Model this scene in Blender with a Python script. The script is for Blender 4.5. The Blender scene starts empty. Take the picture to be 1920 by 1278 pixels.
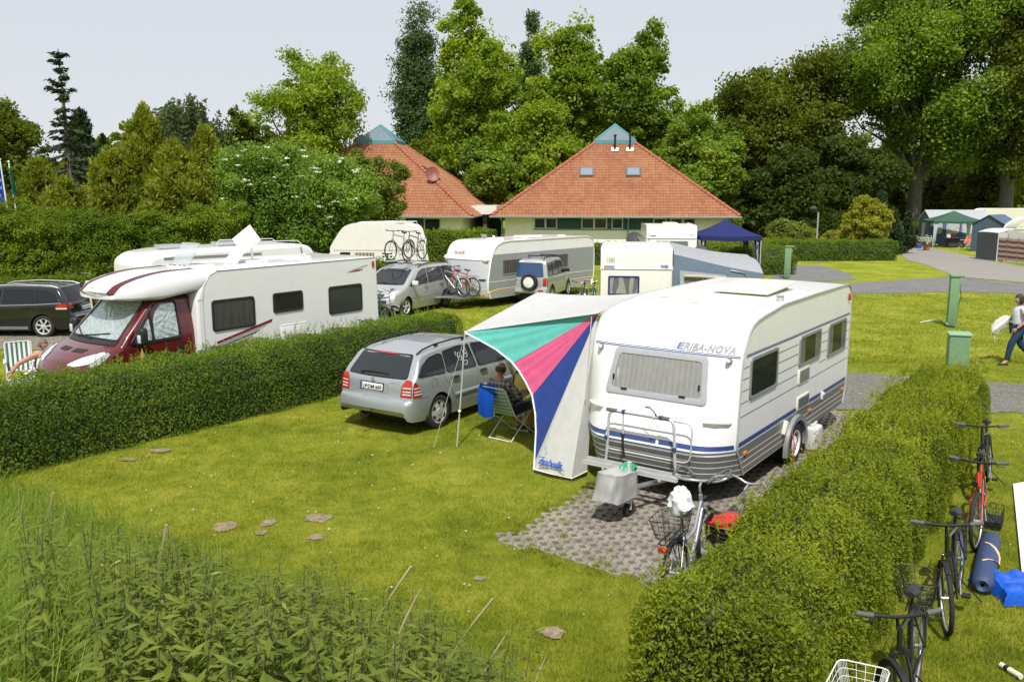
import bpy, bmesh, math, random
import numpy as np
from mathutils import Vector, Matrix, noise
from mathutils.geometry import tessellate_polygon
random.seed(7); rng = np.random.default_rng(7)
scene = bpy.context.scene
COL = scene.collection
PI = math.pi
def R(d): return math.radians(d)
def lin(h):
    h = h.lstrip('#'); o = []
    for i in (0, 2, 4):
        c = int(h[i:i+2], 16)/255
        o.append(c/12.92 if c <= .04045 else ((c+.055)/1.055)**2.4)
    return tuple(o)
# ------------------------------------------------------------------ materials
MATS = {}
def nodes(name):
    m = bpy.data.materials.new(name); m.use_nodes = True
    nt = m.node_tree; b = nt.nodes['Principled BSDF']
    return m, nt, b
def N(nt, t, **kw):
    n = nt.nodes.new(t)
    for k, v in kw.items():
        if k in n.inputs.keys(): n.inputs[k].default_value = v
        else: setattr(n, k, v)
    return n
def pm(name, col, rough=.5, metal=0., coat=0., var=.06, scale=6., bump=0., bscale=40., spec=.5, dirt=0., trans=0., sheen=0.):
    """Principled paint with a little noise in colour and gloss, so that nothing reads as flat plastic."""
    if name in MATS: return MATS[name]
    if isinstance(col, str): col = lin(col)
    m, nt, b = nodes(name)
    L = nt.links
    tc = N(nt, 'ShaderNodeTexCoord')
    nz = N(nt, 'ShaderNodeTexNoise', Scale=scale, Detail=5., Roughness=.6)
    L.new(tc.outputs['Object'], nz.inputs['Vector'])
    rp = N(nt, 'ShaderNodeValToRGB')
    a = [max(0, c*(1-var)) for c in col]; c2 = [min(1, c*(1+var)) for c in col]
    rp.color_ramp.elements[0].position = .3; rp.color_ramp.elements[1].position = .7
    rp.color_ramp.elements[0].color = (*a, 1); rp.color_ramp.elements[1].color = (*c2, 1)
    L.new(nz.outputs['Fac'], rp.inputs['Fac'])
    out = rp.outputs['Color']
    if dirt:
        n2 = N(nt, 'ShaderNodeTexNoise', Scale=scale*.35, Detail=8., Roughness=.7)
        mp = N(nt, 'ShaderNodeMapping'); mp.inputs['Scale'].default_value = (3., 3., .5)
        L.new(tc.outputs['Object'], mp.inputs['Vector']); L.new(mp.outputs['Vector'], n2.inputs['Vector'])
        mr = N(nt, 'ShaderNodeMapRange'); mr.inputs['From Min'].default_value = .52; mr.inputs['From Max'].default_value = .8
        mr.inputs['To Max'].default_value = dirt
        L.new(n2.outputs['Fac'], mr.inputs['Value'])
        mx = N(nt, 'ShaderNodeMixRGB'); mx.inputs['Color2'].default_value = (.20, .19, .15, 1)
        L.new(mr.outputs['Result'], mx.inputs['Fac']); L.new(out, mx.inputs['Color1']); out = mx.outputs['Color']
    L.new(out, b.inputs['Base Color'])
    mr = N(nt, 'ShaderNodeMapRange'); mr.inputs['To Min'].default_value = max(.02, rough*.85); mr.inputs['To Max'].default_value = min(1, rough*1.15)
    L.new(nz.outputs['Fac'], mr.inputs['Value']); L.new(mr.outputs['Result'], b.inputs['Roughness'])
    b.inputs['Metallic'].default_value = metal; b.inputs['Coat Weight'].default_value = coat
    b.inputs['Coat Roughness'].default_value = .05; b.inputs['Specular IOR Level'].default_value = spec
    if trans: b.inputs['Transmission Weight'].default_value = trans
    if sheen: b.inputs['Sheen Weight'].default_value = sheen
    if bump:
        n3 = N(nt, 'ShaderNodeTexNoise', Scale=bscale, Detail=4.)
        L.new(tc.outputs['Object'], n3.inputs['Vector'])
        bp = N(nt, 'ShaderNodeBump', Strength=bump, Distance=.02)
        L.new(n3.outputs['Fac'], bp.inputs['Height']); L.new(bp.outputs['Normal'], b.inputs['Normal'])
    MATS[name] = m
    return m
def leafmat(name, c1, c2, c3=None, trans=.42, rough=.55, nscale=.25, gain=1.5):
    """Foliage: each leaf its own shade (attribute rnd), slow drift of hue over the plant, some light through the leaf."""
    if name in MATS: return MATS[name]
    c1, c2 = [q*gain for q in c1], [q*gain for q in c2]
    if c3: c3 = [min(.75, q*gain) for q in c3]
    m, nt, b = nodes(name); L = nt.links
    at = N(nt, 'ShaderNodeAttribute', attribute_name='rnd')
    geo = N(nt, 'ShaderNodeNewGeometry')
    nz = N(nt, 'ShaderNodeTexNoise', Scale=nscale, Detail=3.)
    L.new(geo.outputs['Position'], nz.inputs['Vector'])
    ad = N(nt, 'ShaderNodeMath', operation='MULTIPLY_ADD'); ad.inputs[1].default_value = .55
    L.new(at.outputs['Fac'], ad.inputs[0])
    sb = N(nt, 'ShaderNodeMath', operation='MULTIPLY_ADD'); sb.inputs[1].default_value = 1.3; sb.inputs[2].default_value = -.42
    L.new(nz.outputs['Fac'], sb.inputs[0]); L.new(sb.outputs[0], ad.inputs[2])
    rp = N(nt, 'ShaderNodeValToRGB'); e = rp.color_ramp.elements
    e[0].color = (*c1, 1); e[1].color = (*c2, 1)
    if c3: k = e.new(.93); k.color = (*c2, 1); e[2].color = (*c3, 1)
    L.new(ad.outputs[0], rp.inputs['Fac'])
    L.new(rp.outputs['Color'], b.inputs['Base Color'])
    b.inputs['Roughness'].default_value = rough; b.inputs['Specular IOR Level'].default_value = .16
    tr = N(nt, 'ShaderNodeBsdfTranslucent')
    hs = N(nt, 'ShaderNodeHueSaturation', Saturation=1.15, Value=1.35); hs.inputs['Hue'].default_value = .485
    L.new(rp.outputs['Color'], hs.inputs['Color']); L.new(hs.outputs['Color'], tr.inputs['Color'])
    mx = N(nt, 'ShaderNodeMixShader'); mx.inputs['Fac'].default_value = trans
    L.new(b.outputs[0], mx.inputs[1]); L.new(tr.outputs[0], mx.inputs[2])
    L.new(mx.outputs[0], nt.nodes['Material Output'].inputs['Surface'])
    MATS[name] = m
    return m
# ------------------------------------------------------------------ mesh builder
def sub(a, b): return (a[0]-b[0], a[1]-b[1], a[2]-b[2])
def rrect(cx, cy, w, h, r, n=5):
    """rounded rectangle outline, counter-clockwise"""
    r = min(r, w/2-1e-4, h/2-1e-4); P = []
    for (sx, sy, a0) in ((1, -1, -90), (1, 1, 0), (-1, 1, 90), (-1, -1, 180)):
        for i in range(n+1):
            a = R(a0+90*i/n)
            P.append((cx+sx*(w/2-r)+r*math.cos(a), cy+sy*(h/2-r)+r*math.sin(a)))
    return P
def rpoly(pts, r, n=4):
    """polygon with rounded corners"""
    P = []; k = len(pts)
    for i in range(k):
        p = Vector(pts[i]); a = Vector(pts[i-1])-p; b = Vector(pts[(i+1) % k])-p
        d = min(r, a.length*.45, b.length*.45)
        q0 = p+a.normalized()*d; q1 = p+b.normalized()*d
        for j in range(n+1):
            t = j/n
            P.append(tuple(q0*(1-t)**2+p*2*t*(1-t)+q1*t*t))
    return P
def dense(P, step):
    o = []
    for i in range(len(P)):
        a = P[i]; b = P[(i+1) % len(P)]; d = math.dist(a, b); k = max(1, int(math.ceil(d/step)))
        for j in range(k): o.append(tuple(a[c]+(b[c]-a[c])*j/k for c in range(len(a))))
    return o
class MB:
    def __init__(s): s.v = []; s.f = []; s.m = []
    def add(s, V, F, mi=0):
        o = len(s.v); s.v.extend(tuple(p) for p in V)
        for f in F: s.f.append(tuple(i+o for i in f)); s.m.append(mi)
        return s
    def box(s, c, d, mi=0, rz=0., M=None):
        x, y, z = d[0]/2, d[1]/2, d[2]/2
        V = [(-x, -y, -z), (x, -y, -z), (x, y, -z), (-x, y, -z), (-x, -y, z), (x, -y, z), (x, y, z), (-x, y, z)]
        T = M if M is not None else Matrix.Rotation(rz, 3, 'Z')
        V = [tuple(Vector(c)+T @ Vector(p)) for p in V]
        return s.add(V, [(0, 3, 2, 1), (4, 5, 6, 7), (0, 1, 5, 4), (1, 2, 6, 5), (2, 3, 7, 6), (3, 0, 4, 7)], mi)
    def rbox(s, c, d, r=.02, mi=0, rz=0., n=2, M=None):
        """box with rounded vertical and top/bottom edges"""
        T = M if M is not None else Matrix.Rotation(rz, 3, 'Z')
        r = min(r, min(d)/2-1e-4); rows = []
        for k in range(n+1):
            a = -PI/2+PI/2*k/n; rows.append((r*(1-math.cos(a)), -d[2]/2+r+r*math.sin(a)))
        for k in range(n+1):
            a = PI/2*k/n; rows.append((r*(1-math.cos(a)), d[2]/2-r+r*math.sin(a)))
        L = []
        for ins, z in rows: L.append([tuple(Vector(c)+T @ Vector((x, y, z))) for x, y in rrect(0, 0, d[0]-2*ins, d[1]-2*ins, max(r-ins, .0008), n)])
        return s.loft(L, mi, caps=True)
    def loft(s, rings, mi=0, caps=False, closed=True):
        o = len(s.v); n = len(rings[0])
        for r in rings: s.v.extend(tuple(p) for p in r)
        for i in range(len(rings)-1):
            for j in range(n if closed else n-1):
                k = (j+1) % n
                s.f.append((o+i*n+j, o+i*n+k, o+(i+1)*n+k, o+(i+1)*n+j)); s.m.append(mi)
        if caps:
            s.f.append(tuple(o+j for j in reversed(range(n)))); s.m.append(mi)
            s.f.append(tuple(o+(len(rings)-1)*n+j for j in range(n))); s.m.append(mi)
        return s
    def grid(s, fn, nu, nv, mi=0, u=(0, 1), v=(0, 1)):
        o = len(s.v)
        for i in range(nu+1):
            for j in range(nv+1):
                s.v.append(tuple(fn(u[0]+(u[1]-u[0])*i/nu, v[0]+(v[1]-v[0])*j/nv)))
        for i in range(nu):
            for j in range(nv):
                a = o+i*(nv+1)+j
                s.f.append((a, a+nv+1, a+nv+2, a+1)); s.m.append(mi)
        return s
    def tube(s, P, r, n=6, mi=0, closed=False, caps=True, flat=None):
        """tube along a path; r may be a list; flat squashes the section (w,h)"""
        P = [Vector(p) for p in P]; k = len(P); rings = []
        up = Vector((0, 0, 1)); prev = None
        for i in range(k):
            if closed: t = P[(i+1) % k]-P[i-1]
            else: t = P[min(i+1, k-1)]-P[max(i-1, 0)]
            if t.length < 1e-9: t = Vector((0, 0, 1))
            t.normalize()
            if prev is None:
                a = t.cross(up)
                if a.length < .05: a = t.cross(Vector((1, 0, 0)))
                a.normalize()
            else:
                a = prev-t*prev.dot(t)
                if a.length < 1e-6: a = t.cross(up)
                a.normalize()
            b = t.cross(a); prev = a
            rr = r[i] if isinstance(r, (list, tuple)) else r
            w, h = (rr, rr) if not flat else flat
            rings.append([tuple(P[i]+a*(w*math.cos(2*PI*j/n))+b*(h*math.sin(2*PI*j/n))) for j in range(n)])
        if closed: rings.append(rings[0]); caps = False
        return s.loft(rings, mi, caps=caps)
    def cyl(s, p, q, r, r2=None, n=12, mi=0, caps=True):
        return s.tube([p, q], [r, r if r2 is None else r2], n, mi, caps=caps)
    def lathe(s, prof, c=(0, 0, 0), axis='Z', n=20, mi=0):
        rings = []
        for r, h in prof:
            ring = []
            for j in range(n):
                a = 2*PI*j/n; x, y = r*math.cos(a), r*math.sin(a)
                p = (x, y, h) if axis == 'Z' else ((x, h, y) if axis == 'Y' else (h, x, y))
                ring.append((p[0]+c[0], p[1]+c[1], p[2]+c[2]))
            rings.append(ring)
        return s.loft(rings, mi)
    def ball(s, c, r, n=10, mi=0, sc=(1, 1, 1)):
        P = []
        for i in range(n+1):
            a = PI*i/n; P.append([(c[0]+sc[0]*r*max(math.sin(a), .001)*math.cos(2*PI*j/(2*n)), c[1]+sc[1]*r*max(math.sin(a), .001)*math.sin(2*PI*j/(2*n)), c[2]-sc[2]*r*math.cos(a)) for j in range(2*n)])
        return s.loft(P, mi)
    def patch(s, fn, poly, rings=3, mi=0, fn2=None):
        """fill an outline given in surface coordinates, draped over fn(a,b)->point; star-shaped outlines"""
        cx = sum(p[0] for p in poly)/len(poly); cy = sum(p[1] for p in poly)/len(poly)
        o = len(s.v); n = len(poly)
        for k in range(rings):
            t = 1-k/rings
            for p in poly: s.v.append(tuple(fn(cx+(p[0]-cx)*t, cy+(p[1]-cy)*t)))
        s.v.append(tuple(fn(cx, cy)))
        for k in range(rings-1):
            for j in range(n):
                q = (j+1) % n
                s.f.append((o+k*n+j, o+k*n+q, o+(k+1)*n+q, o+(k+1)*n+j)); s.m.append(mi)
        for j in range(n):
            s.f.append((o+(rings-1)*n+j, o+(rings-1)*n+(j+1) % n, o+rings*n)); s.m.append(mi)
        return s
    def poly(s, P3, mi=0):
        """any flat outline, triangulated"""
        T = tessellate_polygon([[Vector(p) for p in P3]])
        return s.add(P3, T, mi)
    def prism(s, P2, fn, d0, d1, mi=0):
        """outline in (a,b) extruded between depths d0 and d1 by fn(a,b,d)"""
        n = len(P2); A = [fn(a, b, d0) for a, b in P2]; B = [fn(a, b, d1) for a, b in P2]
        T = [tuple(t) for t in tessellate_polygon([[Vector((a, b, 0)) for a, b in P2]])]
        s.add(A, [t[::-1] for t in T], mi); s.add(B, T, mi)
        o = len(s.v); s.v.extend(A+B)
        for i in range(n):
            j = (i+1) % n; s.f.append((o+i, o+j, o+n+j, o+n+i)); s.m.append(mi)
        return s
    def text(s, txt, size, fn, mi=0, shear=0., bold=0., align='LEFT', space=1.):
        V, F = text_geo(txt, size, shear, bold, align, space)
        return s.add([fn(x, y) for x, y in V], F, mi)
    def build(s, name, mats, parent=None, smooth=40, bevel=0., seg=2, recalc=True):
        me = bpy.data.meshes.new(name)
        me.from_pydata(s.v, [], s.f)
        if not isinstance(mats, (list, tuple)): mats = [mats]
        for m in mats: me.materials.append(m)
        if len(mats) > 1: me.polygons.foreach_set('material_index', s.m)
        me.validate()
        if recalc:
            bm = bmesh.new(); bm.from_mesh(me); bmesh.ops.recalc_face_normals(bm, faces=bm.faces); bm.to_mesh(me); bm.free()
        if smooth:
            me.polygons.foreach_set('use_smooth', [True]*len(me.polygons))
            me.set_sharp_from_angle(angle=R(smooth))
        o = bpy.data.objects.new(name, me); COL.objects.link(o)
        if parent is not None: o.parent = parent
        if bevel:
            b = o.modifiers.new('edge', 'BEVEL'); b.width = bevel; b.segments = seg; b.limit_method = 'ANGLE'; b.angle_limit = R(40)
        return o
_TG = {}
def text_geo(txt, size, shear=0., bold=0., align='LEFT', space=1.):
    k = (txt, size, shear, bold, align, space)
    if k in _TG: return _TG[k]
    c = bpy.data.curves.new('lettering', 'FONT'); c.body = txt; c.size = size; c.shear = shear; c.offset = bold
    c.align_x = align; c.resolution_u = 3; c.space_character = space
    o = bpy.data.objects.new('lettering', c); COL.objects.link(o)
    dg = bpy.context.evaluated_depsgraph_get(); dg.update()
    me = bpy.data.meshes.new_from_object(o.evaluated_get(dg))
    V = [(v.co.x, v.co.y) for v in me.vertices]; F = [tuple(p.vertices) for p in me.polygons]
    bpy.data.objects.remove(o); bpy.data.curves.remove(c); bpy.data.meshes.remove(me)
    _TG[k] = (V, F)
    return V, F
# ------------------------------------------------------------------ things
def tag(o, label, cat, group=None, kind=None):
    o['label'] = label; o['category'] = cat
    if group: o['group'] = group
    if kind: o['kind'] = kind
    return o
def thing(name, label, cat, loc=(0, 0, 0), az=None, rz=0., group=None, tilt=None):
    """an Empty at the thing's base; az turns its local x axis to that compass bearing (from +Y towards +X)"""
    o = bpy.data.objects.new(name, None); COL.objects.link(o); o.empty_display_size = .2
    o.location = loc; z = R(90-az) if az is not None else rz
    o.rotation_euler = (0, 0, z) if tilt is None else (tilt[0], tilt[1], z)
    return tag(o, label, cat, group)
def structure(o):
    o['kind'] = 'structure'; return o
def cards(name, mat, P, A, B, rnd, parent=None, bend=None, smooth=False):
    """numpy leaf mesh: diamond leaf at P with half axes A (length) and B (width)"""
    n = len(P); V = np.empty((n, 4, 3), np.float32)
    V[:, 0] = P-A; V[:, 1] = P+B-A*.1; V[:, 2] = P+A; V[:, 3] = P-B-A*.1
    if bend is not None: V[:, 1] += bend; V[:, 3] += bend
    return rawmesh(name, mat, V, 4, rnd, parent)
def rawmesh(name, mat, V, k, rnd, parent=None):
    n = len(V); me = bpy.data.meshes.new(name)
    me.vertices.add(n*k); me.vertices.foreach_set('co', np.ascontiguousarray(V, np.float32).ravel())
    me.loops.add(n*k); me.loops.foreach_set('vertex_index', np.arange(n*k, dtype=np.int32))
    me.polygons.add(n); me.polygons.foreach_set('loop_start', np.arange(0, n*k, k, dtype=np.int32))
    if isinstance(mat, (list, tuple)):
        for m in mat: me.materials.append(m)
    else: me.materials.append(mat)
    at = me.attributes.new('rnd', 'FLOAT', 'FACE'); at.data.foreach_set('value', np.asarray(rnd, np.float32))
    me.update(calc_edges=True)
    o = bpy.data.objects.new(name, me); COL.objects.link(o)
    if parent is not None: o.parent = parent
    return o
def unit(v): return v/np.maximum(np.linalg.norm(v, axis=-1, keepdims=True), 1e-9)
def leafaxes(n, nrm, L, W, rng, spread=.9):
    """random leaf axes, roughly facing nrm"""
    d = unit(nrm+spread*rng.normal(size=(n, 3)))
    a = unit(np.cross(d, rng.normal(size=(n, 3)))); b = np.cross(d, a)
    s = rng.uniform(.65, 1.25, (n, 1))
    return a*L*s, b*W*s
# ------------------------------------------------------------------ the place
AZ = 35.6
U = (math.sin(R(AZ)), math.cos(R(AZ))); NR = (math.cos(R(AZ)), -math.sin(R(AZ)))   # along and to the right of the pitches
def bank(x, y):
    """the earth bank the photographer stands on: rises towards the camera from the line (-7,11)-(0.3,6.2)"""
    d = ((x+7)*-4.8-(y-11)*7.3)/8.737
    if isinstance(d, np.ndarray): d = np.maximum(d, 0); return np.minimum(.52*d*d/(d+.6), 2.55)
    d = max(d, 0.); return min(.52*d*d/(d+.6), 2.55)
CAMH = 4.2; PITCH = math.atan(280/1620)
cam = bpy.data.cameras.new('camera'); cam.sensor_width = 36; cam.lens = 36*1620/1920; cam.clip_end = 2000; cam.clip_start = .05
co = bpy.data.objects.new('camera', cam); COL.objects.link(co); co.location = (0, 0, CAMH); co.rotation_euler = (PI/2-PITCH, 0, 0)
scene.camera = co
def px(x, y, z=0.):
    """where the sight line through a photo pixel meets height z (used for placing, in metres)"""
    a = (x-960)/1620; b = (639-y)/1620; c, s = math.cos(PITCH), math.sin(PITCH)
    d = (a, c+b*s, -s+b*c); t = (z-CAMH)/d[2]
    return (d[0]*t, d[1]*t)
def pxd(x, Y):
    """world x of photo column x at distance Y (near the horizon)"""
    return (x-960)/1620*(Y*.985+.4)
def hz(y, Y): return CAMH-(y-359)*Y/1620*1.0
# ------------------------------------------------------------------ light
w = bpy.data.worlds.new('World'); scene.world = w; w.use_nodes = True
nt = w.node_tree; bg = nt.nodes['Background']
sky = N(nt, 'ShaderNodeTexSky'); sky.sky_type = 'NISHITA'; sky.sun_disc = False
SUN_EL, SUN_AZ = 57., 184.        # where the sun stands: behind the camera
sky.sun_elevation = R(SUN_EL); sky.sun_rotation = R(SUN_AZ); sky.air_density = 1.0; sky.dust_density = .4; sky.ozone_density = 1.; sky.altitude = 0
veil = N(nt, 'ShaderNodeMixRGB'); veil.inputs['Fac'].default_value = .88; veil.inputs['Color2'].default_value = (6.25, 6.45, 6.8, 1)   # thin white cloud over the blue
nt.links.new(sky.outputs[0], veil.inputs['Color1'])
nt.links.new(veil.outputs[0], bg.inputs['Color']); bg.inputs['Strength'].default_value = .1
sl = bpy.data.lights.new('sun', 'SUN'); sl.energy = 4.0; sl.angle = R(1.); sl.color = (1, .97, .92)
so = bpy.data.objects.new('sun', sl); COL.objects.link(so)
sd = Vector((math.sin(R(SUN_AZ))*math.cos(R(SUN_EL)), math.cos(R(SUN_AZ))*math.cos(R(SUN_EL)), math.sin(R(SUN_EL))))
so.rotation_euler = sd.to_track_quat('Z', 'Y').to_euler(); so.location = (0, 0, 30)
scene.view_settings.view_transform = 'Standard'; scene.view_settings.look = 'None'; scene.view_settings.exposure = .25; scene.view_settings.gamma = 1
cy = scene.cycles; cy.max_bounces = 7; cy.diffuse_bounces = 3; cy.glossy_bounces = 3; cy.transmission_bounces = 4; cy.transparent_max_bounces = 6
cy.use_adaptive_sampling = True; cy.adaptive_threshold = .015; cy.caustics_reflective = False; cy.caustics_refractive = False
cy.use_denoising = True
# ------------------------------------------------------------------ ground
def pnoise(x, y, s, seed=0.):
    return noise.noise(Vector((x*s+seed, y*s-seed, seed*.7)))
def grassmat(name, blades=False):
    m, nt, b = nodes(name); L = nt.links
    geo = N(nt, 'ShaderNodeNewGeometry')
    n1 = N(nt, 'ShaderNodeTexNoise', Scale=.55, Detail=4., Roughness=.65); n2 = N(nt, 'ShaderNodeTexNoise', Scale=3.2, Detail=5., Roughness=.7); n3 = N(nt, 'ShaderNodeTexNoise', Scale=45., Detail=3.)
    for n in (n1, n2, n3): L.new(geo.outputs['Position'], n.inputs['Vector'])
    ad = N(nt, 'ShaderNodeMath', operation='MULTIPLY_ADD'); ad.inputs[1].default_value = .9; L.new(n2.outputs['Fac'], ad.inputs[0]); L.new(n1.outputs['Fac'], ad.inputs[2])
    a2 = N(nt, 'ShaderNodeMath', operation='MULTIPLY_ADD'); a2.inputs[1].default_value = .5 if not blades else .0; L.new(n3.outputs['Fac'], a2.inputs[0]); L.new(ad.outputs[0], a2.inputs[2])
    last = a2
    if blades:
        at = N(nt, 'ShaderNodeAttribute', attribute_name='rnd')
        a3 = N(nt, 'ShaderNodeMath', operation='MULTIPLY_ADD'); a3.inputs[1].default_value = .5; L.new(at.outputs['Fac'], a3.inputs[0]); L.new(a2.outputs[0], a3.inputs[2]); last = a3
    mr = N(nt, 'ShaderNodeMapRange'); mr.inputs['From Min'].default_value = .82; mr.inputs['From Max'].default_value = 1.58
    L.new(last.outputs[0], mr.inputs['Value'])
    rp = N(nt, 'ShaderNodeValToRGB'); e = rp.color_ramp.elements
    e[0].color = (.10, .152, .014, 1); e[1].color = (.50, .45, .105, 1)
    k = e.new(.42); k.color = (.228, .270, .021, 1); k = e.new(.72); k.color = (.335, .353, .038, 1)
    L.new(mr.outputs['Result'], rp.inputs['Fac']); L.new(rp.outputs['Color'], b.inputs['Base Color'])
    b.inputs['Roughness'].default_value = .75; b.inputs['Specular IOR Level'].default_value = .08
    if blades:
        tr = N(nt, 'ShaderNodeBsdfTranslucent'); L.new(rp.outputs['Color'], tr.inputs['Color'])
        mx = N(nt, 'ShaderNodeMixShader'); mx.inputs['Fac'].default_value = .35
        L.new(b.outputs[0], mx.inputs[1]); L.new(tr.outputs[0], mx.inputs[2]); L.new(mx.outputs[0], nt.nodes['Material Output'].inputs['Surface'])
    else:
        n4 = N(nt, 'ShaderNodeTexNoise', Scale=28., Detail=6., Roughness=.8); L.new(geo.outputs['Position'], n4.inputs['Vector'])
        bp = N(nt, 'ShaderNodeBump', Strength=.9, Distance=.06); L.new(n4.outputs['Fac'], bp.inputs['Height']); L.new(bp.outputs['Normal'], b.inputs['Normal'])
    return m
M_lawn = grassmat('lawn_turf'); M_blade = grassmat('lawn_blades', True)
def stonemat(name, c1, c2, sc=30., bump=.6, fine=180., patch=0):
    m, nt, b = nodes(name); L = nt.links
    geo = N(nt, 'ShaderNodeNewGeometry')
    n1 = N(nt, 'ShaderNodeTexNoise', Scale=.6, Detail=6., Roughness=.7); n2 = N(nt, 'ShaderNodeTexVoronoi', Scale=sc); n3 = N(nt, 'ShaderNodeTexNoise', Scale=fine, Detail=3.)
    for n in (n1, n2, n3): L.new(geo.outputs['Position'], n.inputs['Vector'])
    mx = N(nt, 'ShaderNodeMixRGB'); mx.inputs['Color1'].default_value = (*c1, 1); mx.inputs['Color2'].default_value = (*c2, 1)
    L.new(n1.outputs['Fac'], mx.inputs['Fac'])
    m2 = N(nt, 'ShaderNodeMixRGB', blend_type='MULTIPLY'); m2.inputs['Fac'].default_value = .7
    rp = N(nt, 'ShaderNodeValToRGB'); rp.color_ramp.elements[0].color = (.45, .45, .45, 1); rp.color_ramp.elements[1].color = (1.3, 1.3, 1.3, 1)
    L.new(n2.outputs['Color'], rp.inputs['Fac']); L.new(mx.outputs[0], m2.inputs['Color1']); L.new(rp.outputs['Color'], m2.inputs['Color2'])
    out = m2.outputs[0]
    if patch:   # grass coming through worn gravel
        n4 = N(nt, 'ShaderNodeTexNoise', Scale=1.1, Detail=7., Roughness=.75); L.new(geo.outputs['Position'], n4.inputs['Vector'])
        mr = N(nt, 'ShaderNodeMapRange'); mr.inputs['From Min'].default_value = .54; mr.inputs['From Max'].default_value = .62; mr.inputs['To Max'].default_value = patch
        L.new(n4.outputs['Fac'], mr.inputs['Value'])
        m3 = N(nt, 'ShaderNodeMixRGB'); m3.inputs['Color2'].default_value = (.12, .15, .025, 1); L.new(mr.outputs['Result'], m3.inputs['Fac']); L.new(out, m3.inputs['Color1']); out = m3.outputs[0]
    L.new(out, b.inputs['Base Color']); b.inputs['Roughness'].default_value = .9; b.inputs['Specular IOR Level'].default_value = .2
    bp = N(nt, 'ShaderNodeBump', Strength=bump, Distance=.02); L.new(n3.outputs['Fac'], bp.inputs['Height']); L.new(bp.outputs['Normal'], b.inputs['Normal'])
    return m
M_road = stonemat('asphalt_pale', (.26, .24, .215), (.34, .32, .29), 60, .4); M_gravel = stonemat('grey_gravel', (.17, .165, .165), (.26, .25, .245), 22, .9, 90, .55)
M_bed = stonemat('dark_chippings', (.12, .11, .105), (.24, .21, .185), 45, 1., 120); M_earth = stonemat('bare_earth', (.24, .185, .115), (.36, .285, .185), 25, 1., 60)
# lawn: one sheet out to the horizon, finer near the camera, with the bank
def axis(lo, hi, near0, near1, st):
    a = list(np.arange(near0, near1+1e-6, st)); s = st; x = near0
    L = []
    while x > lo: s *= 1.45; x -= s; L.append(x)
    s = st; x = a[-1]; Rr = []
    while x < hi: s *= 1.45; x += s; Rr.append(x)
    return L[::-1]+a+Rr
gx = axis(-700, 700, -14, 16, .5); gy = axis(-40, 900, -1, 24, .5)
b_ = MB(); b_.v = [(x, y, bank(x, y)+(.012*pnoise(x, y, .6) if abs(x) < 16 and y < 26 else 0)) for x in gx for y in gy]
ny = len(gy)
for i in range(len(gx)-1):
    for j in range(ny-1):
        a = i*ny+j; b_.f.append((a, a+ny, a+ny+1, a+1)); b_.m.append(0)
structure(b_.build('lawn', M_lawn, smooth=180, recalc=False))
def sheet(name, pts, mat, z, wob=.12, step=.6):
    P = dense(pts, step); Q = []
    for i, p in enumerate(P): Q.append((p[0]+wob*pnoise(p[0], p[1], 1.1, 3.), p[1]+wob*pnoise(p[0], p[1], 1.1, 9.), z))
    return structure(MB().poly(Q).build(name, mat, smooth=0))
# access road (pale) and the grey gravel lane in front of it
sheet('road', [px(1688, 466), px(1730, 461), px(1790, 474), px(1870, 492), px(1990, 511), (60, 46), (60, 34), px(1990, 536), px(1920, 530), px(1840, 523), px(1800, 520), px(1775, 512), px(1740, 498), px(1700, 488), px(1690, 478)], M_road, .016, .1)
sheet('gravel_lane', [px(1500, 531), px(1600, 531), px(1700, 524), px(1775, 519), px(1850, 525), px(1920, 532), px(1990, 538), (60, 34), (60, 30), px(1990, 555), px(1920, 551), px(1800, 548), px(1700, 549), px(1590, 551), px(1450, 553), px(1400, 545)], M_gravel, .012, .2)
sheet('gravel_pitch', [px(1470, 497), px(1540, 497), px(1590, 512), px(1606, 525), px(1520, 528), px(1440, 525)], M_gravel, .008, .2)
sheet('gravel_path', [px(1560, 700), px(1700, 706), px(1920, 722), px(2010, 730), px(2010, 800), px(1920, 776), px(1840, 775), px(1700, 770), px(1570, 768), px(1500, 740)], M_gravel, .012, .25)
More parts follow.
